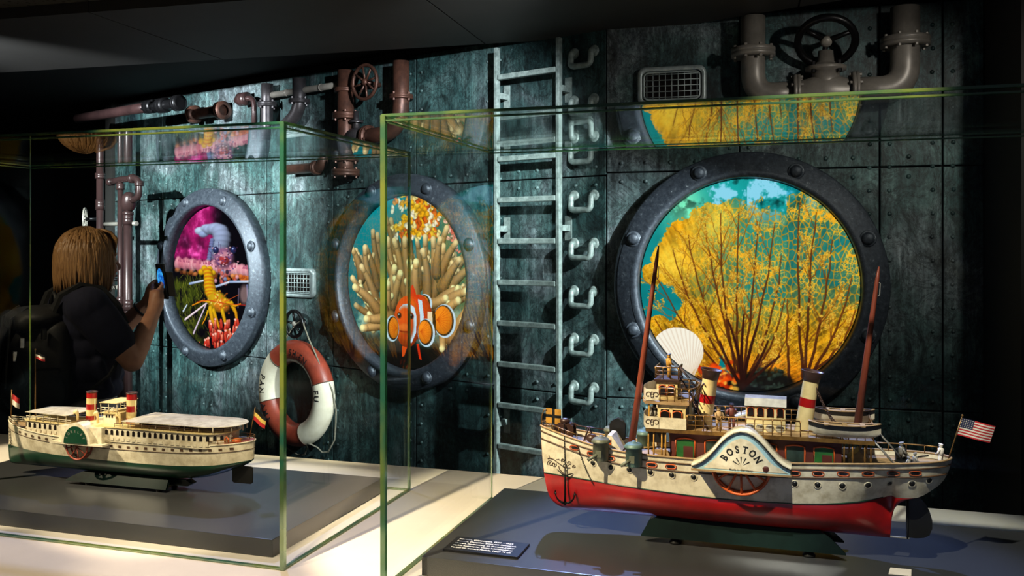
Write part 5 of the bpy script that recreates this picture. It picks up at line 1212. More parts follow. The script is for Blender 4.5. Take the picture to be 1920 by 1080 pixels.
    rail([(wx0-.002, BC+.022, .312), (wx0-.002, BC-.036, .312), (wx1+.002, BC-.036, .312), (wx1+.002, BC+.022, .312)], h=.022, step=.012)
    mb = MB(off)
    for y in (BC-.030, BC-.018):
        mb.tube([(wx1+.003, y, .314), (wx1+.030, y, .274)], .0011, 5)
        mb.tube([(wx1+.004, y, .334), (wx1+.034, y, .296)], .0009, 5)
    for k in range(8): t = k/8; mb.cyl((wx1+.003+.027*t, BC-.030, .314-.04*t), (wx1+.003+.027*t, BC-.018, .314-.04*t), .0008, n=4)
    mb.build('bridge_ladder', M['funneltop'], S)
    mb = MB(off)
    for y in (BC-.045, BC-.033): mb.tube([(-.186, y, .272), (-.160, y, dz_)], .0012, 5)
    for k in range(8): t = k/8; mb.cyl((-.186+.026*t, BC-.045, .272-.05*t), (-.186+.026*t, BC-.033, .272-.05*t), .0009, n=4)
    mb.build('bridge_ladder', M['funneltop'], S)
    # paddle boxes and wheels
    prof = [(1298, 876), (1306, 873), (1318, 867), (1330, 858), (1341, 846), (1352, 833), (1364, 822), (1376, 815), (1388, 812), (1400, 814), (1412, 820), (1424, 830), (1435, 842), (1446, 855), (1457, 867), (1468, 876), (1482, 883)]
    yb = 1.658
    pr = []
    for x, y in prof: a, z = tp(TH_T, yb, x, y); pr.append((a, z-ZP))
    lx = pr[0][0]; rx_ = pr[-1][0]; zb = min(pr[0][1], pr[-1][1])-.002; am = (lx+rx_)/2
    pr = [(a, z) for a, z in pr]
    for side in (-1, 1):
        yf = BC+side*(BC-yb); yh = BC+side*.055; sgn = side
        mb = MB(off)
        face = [(a, yf, z) for a, z in pr]+[(rx_, yf, zb), (lx, yf, zb)]
        mb.prism(face, (0, -sgn*.0015, 0)); mb.build('paddle_box_face', M['paleblue'], S)
        # cream inner field with smaller outline
        cz = zb+.004; inner = [(am+(a-am)*.80, cz+(z-zb)*.80) for a, z in pr if z > zb+.006]
        inner = [(inner[0][0]-.012, zb+.003)]+inner+[(inner[-1][0]+.012, zb+.003)]
        mb = MB(off); mb.prism([(a, yf+sgn*.0003, z) for a, z in inner], (0, sgn*.0004, 0)); mb.build('face_field', M['white'], S)
        mb = MB(off); o1 = [(a, z+.0015) for a, z in pr]; n_ = len(o1); o2 = []
        for i in range(n_):
            t = Vector((o1[min(i+1, n_-1)][0]-o1[max(i-1, 0)][0], o1[min(i+1, n_-1)][1]-o1[max(i-1, 0)][1])).normalized(); o2.append((o1[i][0]-t.y*.004, o1[i][1]+t.x*.004))
        y_a, y_b = yf+sgn*.002, yh
        for q0, q1, yA, yB in ((o1, o1, y_a, y_b), (o2, o2, y_a, y_b), (o1, o2, y_a, y_a), (o1, o2, y_b, y_b)): mb.strip([(a, yA, z) for a, z in q0], [(a, yB, z) for a, z in q1])
        mb.build('paddle_box_cover', M['white'], S)
        mb = MB(off); mb.tube([(a, yf+sgn*.0024, z) for a, z in o1], .0011, 5); mb.build('cover_edge', M['black'], S)
        mb = MB(off); mb.bx(lx-.002, rx_+.002, min(yf+sgn*.003, yh), max(yf+sgn*.003, yh), zb-.003, zb); mb.build('sponson', M['deck'], S)
        # lettering on the face
        c0 = (am+.001, zb+.006); rr = .044
        flat = lambda x, y: (x*-side, yf+sgn*.0009, y)
        def arcf(x, y):
            th = math.pi/2-(x/rr)*(-side)*1.0; return (c0[0]+(rr-.012+y)*math.cos(th), yf+sgn*.0009, c0[1]+(rr-.012+y)*math.sin(th))
        mb = MB(off); word = 'BOSTON'; step = R(23.5)
        for i, ch in enumerate(word):
            th = math.pi/2-(i-2.5)*step; vs, fs, x0, x1 = glyph(ch, 0.042); s_ = .0175; w0 = (x0+x1)/2
            ur = Vector((math.cos(th), 0, math.sin(th))); ut = Vector((math.sin(th), 0, -math.cos(th)))*(-side if side > 0 else 1)
            base = Vector((c0[0], yf+sgn*.0009, c0[1]))+ur*(rr-.016)
            mb.add([base+ut*((vx-w0)*s_*.78)+ur*vy*s_ for vx, vy in vs], fs)
            serif = {'B': [(x0-.06, x0+.2, 0), (x0-.06, x0+.2, .70)], 'T': [(w0-.17, w0+.17, 0), (x0, x0+.07, .60), (x1-.07, x1, .60)], 'N': [(x0-.08, x0+.2, 0), (x0-.08, x0+.12, .70), (x1-.2, x1+.08, .70)]}.get(ch, [])
            for xa, xb, yy in serif:
                mb.add([base+ut*((q-w0)*s_*.78)+ur*(w_*s_) for q, w_ in ((xa, yy-.02), (xb, yy-.02), (xb, yy+.045), (xa, yy+.045))], [(0, 1, 2, 3)])
        mb.build('lettering', M['ink'], S, label='arched black letters BOSTON', kind='stuff', fixn=False)
        mb = MB(off)
        for k in range(5):
            a = R(90+(k-2)*30); u = Vector((math.cos(a), 0, math.sin(a))); v = Vector((-math.sin(a), 0, math.cos(a))); b0_ = Vector((c0[0], yf+sgn*.0009, c0[1]+.004))
            mb.add([b0_+u*.0045-v*.0003, b0_+u*.0045+v*.0003, b0_+u*.0165+v*.0013, b0_+u*.0165-v*.0013], [(0, 1, 2, 3)])
        mb.build('fan_rays', M['ink'], S, kind='stuff', fixn=False)
        mb = MB(off); text_run('Made in Germany', .0048, lambda x, y: (c0[0]+x*(1 if side < 0 else -1), yf+sgn*.0009, c0[1]-.0042+y), mb, .02, .14); mb.build('lettering', M['ink'], S, label='tiny black letters Made in Germany', kind='stuff', fixn=False)
        hx_ = tp(TH_T, yb, 1436, 872)[0]; mb = MB(off); mb.lathe([(0, .001), (.0052, .001), (.0062, 0)], (hx_, yf+sgn*.0006, zb+.008), (0, sgn, 0), 6); mb.build('axle_hole', M['cabin'], S)
        wc = Vector((am-.001, BC+side*.080, zb+.0045)); wr = .051
        pw = bpy.data.objects.new('paddle_wheel', None); COL.objects.link(pw); pw.parent = S
        mb = MB(off); mb.tube([wc+Vector((wr*math.cos(6.2832*k/36), 0, wr*math.sin(6.2832*k/36))) for k in range(36)], .0026, 6, closed=True)
        mb.tube([wc+Vector((wr*math.cos(6.2832*k/36), -side*.018, wr*math.sin(6.2832*k/36))) for k in range(36)], .0026, 6, closed=True); mb.build('wheel_rim', M['orange'], pw)
        for k in range(12):
            a = R(30*k-88); d = Vector((math.cos(a), 0, math.sin(a))); mb = MB(off); mb.cyl(wc+d*.006, wc+d*wr, .0021, n=6); mb.build('spoke', M['orange'], pw)
        mb = MB(off); mb.cyl(wc, wc-Vector((0, side*.03, 0)), .004, n=8); mb.build('axle', M['orange'], pw)
    # funnels
    def funnel(px0, py0, px1, py1, nm):
        a0_, z0_ = tp(TH_T, BC, px0, py0); a1_, z1_ = tp(TH_T, BC, px1, py1); z0_ -= ZP; z1_ -= ZP; p0, p1 = Vector((a0_, BC, dz_-.002)), Vector((a1_, BC, z1_)); ax = (p1-p0); L = ax.length; ax.normalize()
        fo = bpy.data.objects.new('funnel', None); COL.objects.link(fo); fo.parent = S
        r0, r1 = .0152, .0138
        rr = lambda t: r0+(r1-r0)*t
        for t0, t1, m_, nm in ((0, .42, 'cream', 'lower_tube'), (.42, .56, 'red', 'red_band'), (.56, .83, 'cream', 'upper_tube')):
            mb = MB(off); mb.lathe([(rr(t0), L*t0), (rr(t1), L*t1)], p0, ax, 24); mb.build(nm, M[m_], fo)
        mb = MB(off); mb.lathe([(rr(.83), L*.83), (rr(.83)+.001, L*.835), (.0165, L*.93), (.0198, L*.985), (.0205, L), (.0185, L*.985), (.013, L*.92), (.0, L*.90)], p0, ax, 24); mb.build('funnel_top', M['funneltop'], fo)
        return p0, p1
    f1 = funnel(1319, 785, 1334, 692, 'f'); f2 = funnel(1505, 788, 1524, 695, 'f')
    mb = MB(off); v = Vector(f1[0])+(f1[1]-f1[0])*.3; mb.tube([v+Vector((-.0165, -.005, 0)), v+(f1[1]-f1[0])*.35+Vector((-.0155, -.006, 0)), v+(f1[1]-f1[0])*.47+Vector((-.010, -.013, 0)), v+(f1[1]-f1[0])*.42+Vector((-.006, -.0155, 0))], .0011, 6); mb.build('steam_pipe', M['funneltop'], S)
    for y in (-.012, .012):
        mb = MB(off); chain(mb, f2[0]+(f2[1]-f2[0])*.74+Vector((.010, y*.8, 0)), (.078, BC+y*2, dz_+.006), 26, .0007, .012); mb.build('stay_chain', M['funneltop'], S)
    # masts
    for (p0, p1) in (((1183, 822), (1235, 460)), ((1605, 800), (1648, 500))):
        a0_, z0_ = tp(TH_T, BC, *p0); a1_, z1_ = tp(TH_T, BC, *p1); z0_ = .172 if p0[0] < 1300 else dz_
        mb = MB(off); b_, t_ = Vector((a0_, BC, z0_-.004)), Vector((a1_, BC, z1_-ZP)); mb.tube([b_, b_+(t_-b_)*.5, b_+(t_-b_)*.93, t_], [.0072, .0056, .0036, .0012], 12); mo = mb.build('mast', M['wood'], S)
        mb = MB(off); c = b_+(t_-b_)*.78; mb.tube([c+Vector((-.008, 0, 0)), c+Vector((.008, 0, 0))], .0008, 5); mb.build('cleat', M['iron'], mo)
        mb = MB(off); c = b_+(t_-b_)*.865; mb.tube([c+Vector((.003, 0, -.012)), c+Vector((.0065, 0, -.010)), c+Vector((.0075, 0, .012)), c+Vector((.003, 0, .014))], .0008, 5); mb.build('eyelet', M['tin'], mo)
    # deckhouse
    hx0, hx1, hy0, hy1 = -.092, -.022, BC-.028, BC+.022
    mb = MB(off); mb.bx(hx0, hx1, hy0, hy1, dz_, .249); mb.bx(hx0, hx1, hy0, hy1, .266, .270)
    for k in range(5):
        x = hx0+(hx1-hx0)*k/4; mb.bx(max(x-.003, hx0), min(x+.003, hx1), hy0, hy0+.003, .249, .267); mb.bx(max(x-.003, hx0), min(x+.003, hx1), hy1-.003, hy1, .249, .267)
    dh = mb.build('deckhouse', M['cream'], S)
    mb = MB(off); mb.bx(hx0+.002, hx1-.002, hy0+.005, hy1-.005, .249, .266); mb.build('deckhouse_interior', M['window'], dh)
    for k in range(4): frame_win(hx0+(hx1-hx0)*(k+.5)/4, .0058, .2505, .267, hy0-.0002, -1, M['orange'], M['window'], dh, fr=.0010)
    mb = MB(off); mb.prism([(hx0-.002, hy0-.004, .269), (hx0-.002, hy0+.006, .282), (hx0-.002, (hy0+hy1)/2, .285), (hx0-.002, hy1-.006, .282), (hx0-.002, hy1+.004, .269)], (hx1-hx0+.004, 0, 0)); mb.build('deckhouse_roof', M['tin'], dh)
    for side in (-1, 1):
        for k in range(4):
            x = hx0+.0085+.0175*k; mb = MB(off); y = BC+side*.046; mb.lathe([(0, .0015), (.0065, .0015), (.0078, 0), (.0065, -.0015), (0, -.0015)], (x, y, dz_+.010), (0, 1, 0), 16); mb.build('life_ring', M['white'], S)
    # lifeboats
    def boat(px0, px1, bb, zk):
        x0, x1 = tp(TH_T, bb, px0, 800)[0], tp(TH_T, bb, px1, 800)[0]; L = x1-x0; lb_ = bpy.data.objects.new('lifeboat', None); COL.objects.link(lb_); lb_.parent = S
        secs = []
        for k in range(15):
            t = k/14; x = x0+L*t; w_ = .0155*max(1-abs(2*t-1)**2.6, .04); sh_ = zk+.023+.004*(2*t-1)**2; kb = zk+.008*abs(2*t-1)**5
            secs.append((x, w_, kb, sh_))
        for lo, hi, m_, nm in ((0, .6, 'white', 'boat_hull'), (.6, 1.0, 'black', 'boat_strake')):
            mb = MB(off)
            for s in (-1, 1):
                rows = []
                for (x, w_, kb, sh_) in secs: rows.append([(x, bb+s*w_*(lo+(hi-lo)*j/5)**.45, kb+(sh_-kb)*(lo+(hi-lo)*j/5)) for j in range(6)])
                mb.add([p for r in rows for p in r], [(i*6+j, (i+1)*6+j, (i+1)*6+j+1, i*6+j+1) for i in range(14) for j in range(5)], 0, True)
            mb.build(nm, M[m_], lb_)
        mb = MB(off); mb.strip([(x, bb-w_*.95, sh_-.002) for x, w_, kb, sh_ in secs], [(x, bb+w_*.95, sh_-.002) for x, w_, kb, sh_ in secs])
        for s in (-1, 1): mb.tube([(x, bb+s*w_, sh_) for x, w_, kb, sh_ in secs], .0011, 5)
        for t in (.25, .5, .75): mb.bx(x0+L*t-.004, x0+L*t+.004, bb-.014, bb+.014, zk+.0225, zk+.0245)
        mb.build('thwarts', M['deck'], lb_)
    boat(1516, 1652, 1.703, dz_+.004); boat(1522, 1640, 1.817, dz_+.010)
    # aft: posts, skylight, stairs, stern gear
    mb = MB(off)
    for y in (BC-.05, BC-.034): mb.tube([(.127, y, dz_), (.166, y, .176)], .0015, 5); mb.tube([(.127, y, dz_+.024), (.17, y, .196)], .0011, 5)
    for k in range(9): t = (k+.5)/9; mb.bx(.127+.039*t-.002, .127+.039*t+.002, BC-.05, BC-.034, dz_-.0455*t-.0006, dz_-.0455*t+.0006)
    mb.build('stairs', M['tin'], S)
    mb = MB(off); mb.prism([(.086, BC-.02, .168), (.124, BC-.02, .168), (.124, BC-.02, .180), (.105, BC-.02, .196), (.086, BC-.02, .180)], (0, .04, 0)); mb.build('skylight', M['tin'], S)
    mb = MB(off); mb.lathe([(.020, 0), (.020, .003), (.016, .006), (.006, .0065), (0, .007)], (.185, BC+.012, .172), (0, 0, 1), 14); mb.tube([(.19, BC-.01, .178), (.205, BC, .188), (.222, BC+.004, .190)], .0016, 6); mb.cyl((.178, BC+.02, .172), (.178, BC+.02, .196), .010, n=10); mb.build('capstan', M['black'], S)
    mb = MB(off)
    for pts in ([H.pt(a, sm_itp(sheer, a), -.002, 1) for a in (.13, .16, .19, .22, .24)],):
        up = [Vector(p)+Vector((0, 0, .013)) for p in pts]; mb.tube(up, .0013, 6)
        for p, q in zip(pts, up): mb.cyl(p, q, .001, n=5)
    mb.build('stern_rail', M['brass'], S)
    # figures
    for (a, y, h, m_, po, tn) in ((.196, -.030, .034, 'tin', 'sit', .1), (.178, .012, .044, 'tin', 'sit', .4), (.240, -.012, .040, 'flagwhite', 'stand', 2.6), (.185, -.036, .026, 'tin', 'sit', 2.4)):
        figure(S, off, a, BC+y, .172 if po == 'sit' else .176, h, M[m_], po, tn)
    figure(S, off, -.236, BC-.012, .312, .045, M['yellow'], 'stand', 0.3, M['black']); figure(S, off, -.140, BC-.040, dz_, .043, M['deck'], 'stand', -1.0, M['brownline']); figure(S, off, -.118, BC-.020, dz_, .048, M['cabin'], 'stand', 2, M['black'])
    figure(S, off, -.258, BC-.046, dz_, .040, M['tin'], 'stand', -1.6, M['black']); figure(S, off, -.262, BC-.02, dz_, .040, M['black'], 'stand', 1.0)
    # rudder and stern flag
    mb = MB(off); rud = [(.187, .043), (.187, .123), (.196, .122), (.206, .116), (.216, .106), (.223, .093), (.2275, .077), (.2275, .062), (.223, .050), (.214, .0445), (.2, .0425)]
    mb.prism([(x, BC-.0015, z) for x, z in rud], (0, .003, 0)); mb.tube([(.187, BC, .040), (.187, BC, .126)], .0026, 8); ro = mb.build('rudder', M['black'], S)
    mb = MB(off); mb.bx(.155, .190, BC-.002, BC+.002, .0405, .0425); mb.build('rudder_heel', M['tin'], S)
    mb = MB(off); ft = Vector((.276, BC, .2655)); fb = Vector((.254, BC, .188)); mb.tube([fb, ft], [.0013, .0010], 6); mb.sph(ft, .0022, 8, 6); mb.build('flag_staff', M['brass'], S)
    p0 = ft+(fb-ft)*.05; p1 = ft+(fb-ft)*.44; pe = p0+Vector((.055, .006, -.013))
    mb, g, nn = flag(S, off, p0, p1, pe, 13, 20, lambda i, j: 2 if (i < 8 and j < 7) else (0 if j % 2 == 0 else 1), None, .0022)
    for r_ in range(5):
        for c_ in range(6):
            q = g(0.7+c_*1.25, .7+r_*1.3); d = .0006
            for sg in (-.0006, .0012): mb.add([q+nn*sg+Vector((-d, 0, -d)), q+nn*sg+Vector((d, 0, -d)), q+nn*sg+Vector((d, 0, d)), q+nn*sg+Vector((-d, 0, d))], [(0, 1, 2, 3)], 1)
    mb.build('stern_flag', [M['flagred'], M['flagwhite'], M['flagblue']], S, label='waving stars and stripes flag', fixn=False)
    # cradle stand
    sd = MB(off); n = 24
    prof_t = [(-.262, .047), (-.2, .046), (0.03, .046), (.045, .044)]; x0, x1 = -.285, .082
    for side in (-1, 1):
        o_ = []
        for k in range(n+1):
            t = k/n; x = x0+(x1-x0)*t
            top = .014+.034*min(t/.06, 1)**.7 if t < .06 else (.048 if t < .88 else .048-.034*((t-.88)/.12)**1.2); o_.append((x, top+.0012*math.sin(t*16)))
        A1 = [(x, BC+side*.040, .012) for x, z in o_]; A2 = [(x, BC+side*(.040-.012*((z-.012)/.036)), z) for x, z in o_]; A3 = [(x, y-side*.006, z) for x, y, z in A2]; A4 = [(x, BC+side*.032, .012) for x, z in o_]
        for q0, q1 in ((A1, A2), (A2, A3), (A3, A4), (A4, A1)): sd.strip(q0, q1, 0, False)
    sd.bx(-.262, .05, BC-.034, BC+.034, .012, .020); stnd = sd.build('cradle_stand', M['standgreen'], S)
    mb = MB(off); mb.prism([(-.20, BC-.012, .02), (.03, BC-.012, .02), (.03, BC-.012, .040), (-.20, BC-.012, .040)], (0, .024, 0)); mb.build('keel_block', M['standgreen'], stnd)
    for x in (-.222, .019):
        for side in (-1, 1):
            mb = MB(off); mb.lathe([(0, 0.0003), (.011, .0003), (.012, .003), (.008, .007), (.006, .0125)], (x, BC+side*.026, 0), (0, 0, 1), 12); mb.build('stand_foot', M['black'], stnd)
    return S
paddle_steamer_red()
def paddle_steamer_white():
    a0 = -1.51; BC = 1.77; off = (a0, BC, 0)
    S = thing('model_paddle_steamer', 'white toy paddle steamer with pale canopies and green hull bottom', 'model ship', TH_T, a0, BC, ZP)
    st = [-1.866, -1.8655, -1.864, -1.861, -1.856, -1.85, -1.84, -1.825, -1.80, -1.77, -1.73, -1.68, -1.62, -1.55, -1.48, -1.41, -1.35, -1.30, -1.27, -1.245, -1.225, -1.21, -1.198, -1.188, -1.180, -1.174, -1.170, -1.167]
    sheer = [(-1.866, .132), (-1.82, .125), (-1.75, .118), (-1.65, .113), (-1.5, .112), (-1.35, .114), (-1.25, .119), (-1.167, .126)]
    water = [(-1.866, .072), (-1.7, .068), (-1.5, .066), (-1.35, .067), (-1.25, .073), (-1.167, .084)]
    bottom = [(-1.866, .060), (-1.864, .038), (-1.861, .030), (-1.856, .027), (-1.84, .026), (-1.40, .026), (-1.35, .027), (-1.30, .033), (-1.27, .040), (-1.245, .048), (-1.225, .055), (-1.2, .064), (-1.18, .074), (-1.170, .081), (-1.167, .086)]
    bd = [(-1.866, .001), (-1.86, .006), (-1.84, .018), (-1.8, .032), (-1.74, .044), (-1.66, .050), (-1.5, .052), (-1.35, .052), (-1.26, .049), (-1.22, .043), (-1.195, .034), (-1.178, .022), (-1.170, .011), (-1.167, .002)]
    bw = [(-1.866, .0008), (-1.86, .003), (-1.84, .010), (-1.8, .022), (-1.74, .035), (-1.66, .044), (-1.5, .048), (-1.35, .047), (-1.26, .042), (-1.22, .034), (-1.19, .022), (-1.175, .011), (-1.167, .001)]
    H = Hull(BC, st, sheer, water, bottom, bd, bw)
    H.build(off, M['white'], M['green'], S)
    for side in (-1, 1):
        for dz, r, m_ in ((0.0, .0016, 'white'), (.017, .0008, 'brownline')):
            mb = MB(off); mb.tube(H.line(dz, .0005, side), r, 6); mb.build('rubbing_strake' if dz else 'cap_rail', M[m_], S)
        mb = MB(off)
        for k in range(26):
            a = -1.80+.024*k
            if -1.625 < a < -1.53: continue
            z = sm_itp(sheer, a)-.0105; q = [H.pt(a-.0042, z-.0028, .0006, side), H.pt(a+.0042, z-.0028, .0006, side), H.pt(a+.0042, z+.0028, .0006, side), H.pt(a-.0042, z+.0028, .0006, side)]; mb.add(q, [(0, 1, 2, 3)])
        mb.build('hull_ports', M['brownline'], S, kind='stuff')
    mb = MB(off); T = [(a, BC-max(H.half(a, sm_itp(sheer, a)-.003)-.001, .0005), sm_itp(sheer, a)-.003) for a in st[1:-1]]; mb.strip(T, [(x, 2*BC-y, z) for x, y, z in T]); mb.build('main_deck', M['deck'], S)
    # saloon houses with rows of arched windows
    def house(nm, x0, x1, z0, z1, hy, rnd, nwin, wz0, wz1):
        if rnd: out = [(x0, BC-hy)]+[(x1-hy*1.1+hy*1.1*math.sin(R(t)), BC-hy*math.cos(R(t))) for t in range(0, 181, 15)]+[(x0, BC+hy)]
        else: out = [(x0+.02, BC-hy*.62), (x1, BC-hy), (x1, BC+hy), (x0+.02, BC+hy*.62), (x0, BC+hy*.3), (x0, BC-hy*.3)]
        mb = MB(off); mb.prism([(x, y, z0) for x, y in out], (0, 0, z1-z0)); ho = mb.build(nm, M['white'], S)
        mb = MB(off); pan = MB(off)
        pl = [Vector((x, y, 0)) for x, y in out]
        segs = list(zip(pl, pl[1:]+pl[:1])); tot = sum((q-p).length for p, q in segs); step = .0158 if not rnd else .0146
        for p, q in segs:
            L = (q-p).length; n = int(L/step)
            if n < 1: continue
            t = (q-p).normalized(); nr = Vector((t.y, -t.x, 0))
            if nr.dot((p+q)/2-Vector(((x0+x1)/2, BC, 0))) < 0: nr = -nr
            for k in range(n):
                c = p+t*(L*(k+.5)/n)+nr*.0007; w_ = .0038
                ar = [(-w_, wz0), (w_, wz0), (w_, wz1-.003), (w_*.6, wz1-.0008), (0, wz1), (-w_*.6, wz1-.0008), (-w_, wz1-.003)]
                mb.add([c+t*u+Vector((0, 0, v)) for u, v in ar], [tuple(range(7))])
                pan.prism([c+t*u+Vector((0, 0, v)) for u, v in ((-.0045, z0+.004), (.0045, z0+.004), (.0045, z0+.0105), (-.0045, z0+.0105))], nr*.0006)
        mb.build('saloon_windows', M['window'], ho, kind='stuff'); pan.build('panel_mouldings', M['white'], ho, kind='stuff')
        return ho
    house('fore_saloon', -1.80, -1.625, .112, .141, .046, False, 16, .1255, .1375)
    house('aft_saloon', -1.545, -1.215, .112, .1445, .0545, True, 30, .1285, .1405)
    # decks over the saloons
    mb = MB(off); mb.prism([(-1.806, BC-.016, .141), (-1.78, BC-.032, .141), (-1.62, BC-.050, .141), (-1.62, BC+.050, .141), (-1.78, BC+.032, .141), (-1.806, BC+.016, .141)], (0, 0, .003)); mb.build('fore_deck', M['cream'], S)
    out = [(-1.62, BC-.056)]+[(-1.272+.062*math.sin(R(t)), BC-.058*math.cos(R(t))) for t in range(0, 181, 12)]+[(-1.62, BC+.056)]
    mb = MB(off); mb.prism([(x, y, .1445) for x, y in out], (0, 0, .0025)); mb.build('aft_deck', M['cream'], S)
    # paddle boxes
    ca = -1.589
    for side in (-1, 1):
        yf = BC+side*.078; yi = BC+side*.045
        arc = [(ca+.033*math.cos(R(t)), .108+.040*math.sin(R(t))) for t in range(0, 181, 12)]
        arc2 = [(ca+.041*math.cos(R(t)), .108+.047*math.sin(R(t))) for t in range(0, 181, 12)]
        mb = MB(off); mb.prism([(x, yf, z) for x, z in arc2], (0, -side*.033, 0)); mb.bx(ca-.075, ca+.075, min(yf, yi), max(yf, yi), .104, .1085); mb.bx(ca-.060, ca+.062, min(yi-side*.0, yf-side*.012), max(yi, yf-side*.012), .1085, .1445); mb.build('paddle_box', M['white'], S)
        mb = MB(off); mb.prism([(x, yf+side*.0004, z) for x, z in arc], (0, side*.0016, 0)); fc = mb.build('paddle_box_face', M['green'], S)
        mb = MB(off); 
        for i, ch in enumerate('LORELEY'):
            th = R(90-(i-3)*20*(-side)); vs, fs, x0, x1 = glyph(ch, .01); s_ = .0085; ur = Vector((math.cos(th), 0, math.sin(th))); ut = Vector((math.sin(th), 0, -math.cos(th)))*(-side); b_ = Vector((ca, yf+side*.0022, .108))+ur*.0255
            mb.add([b_+ut*((vx-(x0+x1)/2)*s_)+ur*vy*s_ for vx, vy in vs], fs)
        mb.build('lettering', M['tin'], fc, label='faint grey arched letters', kind='stuff', fixn=False)
        pw = bpy.data.objects.new('paddle_wheel', None); COL.objects.link(pw); pw.parent = S; wc = Vector((ca-.006, BC+side*.068, .098)); wr = .030
        mb = MB(off); mb.tube([wc+Vector((wr*math.cos(6.2832*k/28), 0, wr*math.sin(6.2832*k/28))) for k in range(28)], .0022, 6, closed=True); mb.tube([wc+Vector((wr*math.cos(6.2832*k/28), -side*.014, wr*math.sin(6.2832*k/28))) for k in range(28)], .0022, 6, closed=True); mb.build('wheel_rim', M['brick'], pw)
        for k in range(8):
            d = Vector((math.cos(R(45*k+10)), 0, math.sin(R(45*k+10)))); mb = MB(off); mb.cyl(wc, wc+d*wr, .0014, n=5); mb.build('spoke', M['brick'], pw)
            mb = MB(off); q = wc+d*wr*.86; mb.bx(q.x-.004, q.x+.004, min(q.y, q.y-side*.014), max(q.y, q.y-side*.014), q.z-.0008, q.z+.0008); mb.build('paddle_blade', M['funneltop'], pw)
    # canopies on posts
    def canopy(out, z, dz, posts, h0, par_label):
        co = bpy.data.objects.new('canopy', None); COL.objects.link(co); co.parent = S
        xs = [p[0] for p in out]; xm = (min(xs)+max(xs))/2; mb = MB(off); n = len(out)
        top = [(x, y, z-.0004) for x, y in out]; rid = [(xm+(x-xm)*.55, BC+(y-BC)*.35, z+dz) for x, y in out]; low = [(x, y, z-.0016) for x, y in out]
        for A_1, B_1 in ((low, top), (top, rid)): mb.add(A_1+B_1, [(k, (k+1) % n, n+(k+1) % n, n+k) for k in range(n)], 0, False)
        mb.add(rid, [tuple(range(n))]); mb.add(low, [tuple(range(n-1, -1, -1))]); mb.build('awning_cloth', M['white'], co)
        for x, y in posts:
            mb = MB(off); mb.cyl((x, y, h0), (x, y, z-.001), .0010, n=5); mb.build('awning_post', M['brownline'] if h0 > .155 else M['white'], co)
    canopy([(-1.775, BC-.040), (-1.640, BC-.054), (-1.640, BC+.054), (-1.775, BC+.040)], .165, .003, [(x, BC+s*(.031+(x+1.785)*.12)) for x in (-1.768, -1.746, -1.722, -1.698, -1.672, -1.645) for s in (-1, 1)], .143, '')
    ac = [(-1.480, BC-.058)]+[(-1.262+.072*math.sin(R(t)), BC-.060*math.cos(R(t))) for t in range(0, 181, 12)]+[(-1.480, BC+.058)]
    canopy(ac, .1625, .004, [(x, BC+s*.055) for x in (-1.477, -1.455, -1.424, -1.386, -1.348, -1.31, -1.272, -1.235) for s in (-1, 1)]+[(-1.205, BC-.03), (-1.205, BC+.03), (-1.195, BC)], .1468, '')
    # hand rails
    def rail(pts, h, step, m_='brownline', nm='railing', mid=(.5,)):
        mb = MB(off); pts = [Vector(p) for p in pts]; mb.tube([p+Vector((0, 0, h)) for p in pts], .0009, 5)
        for f in mid: mb.tube([p+Vector((0, 0, h*f)) for p in pts], .0005, 4)
        for p, q in zip(pts, pts[1:]):
            n = max(int((q-p).length/step), 1)
            for k in range(n+1): c = p+(q-p)*(k/n); mb.cyl(c, c+Vector((0, 0, h)), .0007, n=4)
        mb.build(nm, M[m_], S)
    for s in (-1, 1):
        rail([(-1.50, BC+s*.0555, .147), (-1.29, BC+s*.0555, .147)], .0085, .018); rail([(-1.78, BC+s*.031, .144), (-1.63, BC+s*.049, .144)], .009, .018, 'white')
        rail([H.pt(a, sm_itp(sheer, a), -.001, s) for a in (-1.862, -1.85, -1.83, -1.80)], .010, .01, 'white')
    rail([(-1.29+.074*math.sin(R(t)), BC-.056*math.cos(R(t)), .147) for t in range(0, 181, 20)], .0085, .018)
    rail([(-1.25, BC-.051, .118)]+[H.pt(a, sm_itp(sheer, a), -.0015, -1) for a in (-1.23, -1.21, -1.195, -1.182, -1.173)]+[H.pt(a, sm_itp(sheer, a), -.0015, 1) for a in (-1.173, -1.182, -1.195, -1.21, -1.23)], .010, .022, 'brass', 'stern_rail')
    mb = MB(off); mb.strip([(a, BC-H.half(a, sm_itp(sheer, a))+.002, sm_itp(sheer, a)+.0005) for a in st if a > -1.26], [(a, BC+H.half(a, sm_itp(sheer, a))-.002, sm_itp(sheer, a)+.0005) for a in st if a > -1.26]); mb.build('stern_deck', M['brick'], S)
    mb = MB(off); mb.lathe([(.010, 0), (.010, .004), (.007, .007), (0, .008)], (-1.205, BC-.01, .124), (0, 0, 1), 12); mb.tube([(-1.222, BC-.03, .124), (-1.222, BC-.03, .132), (-1.217, BC-.03, .137), (-1.212, BC-.03, .132), (-1.212, BC-.03, .124)], .0016, 6); mb.build('stern_gear', M['orange'], S)
    # funnels and bridge
    for x, z1 in ((tp(TH_T, BC, 171, 700)[0], .2055), (tp(TH_T, BC, 246, 700)[0], .208)):
        fo = bpy.data.objects.new('funnel', None); COL.objects.link(fo); fo.parent = S; z0 = .144; L = z1+.008-z0; ax = Vector((.03, 0, 1)).normalized()
        for k in range(5):
            mb = MB(off); mb.lathe([(.0118, L*k/5), (.0118, L*(k+1)/5)], (x, BC, z0), ax, 20); mb.build('red_band' if k % 2 == 0 else 'cream_band', M['red'] if k % 2 == 0 else M['cream'], fo)
        mb = MB(off); mb.lathe([(.0118, L-.001), (.0132, L), (.0132, L+.0022), (.0112, L+.0022), (.0108, L-.006), (0, L-.008)], (x, BC, z0), ax, 20); mb.build('funnel_rim', M['funneltop'], fo)
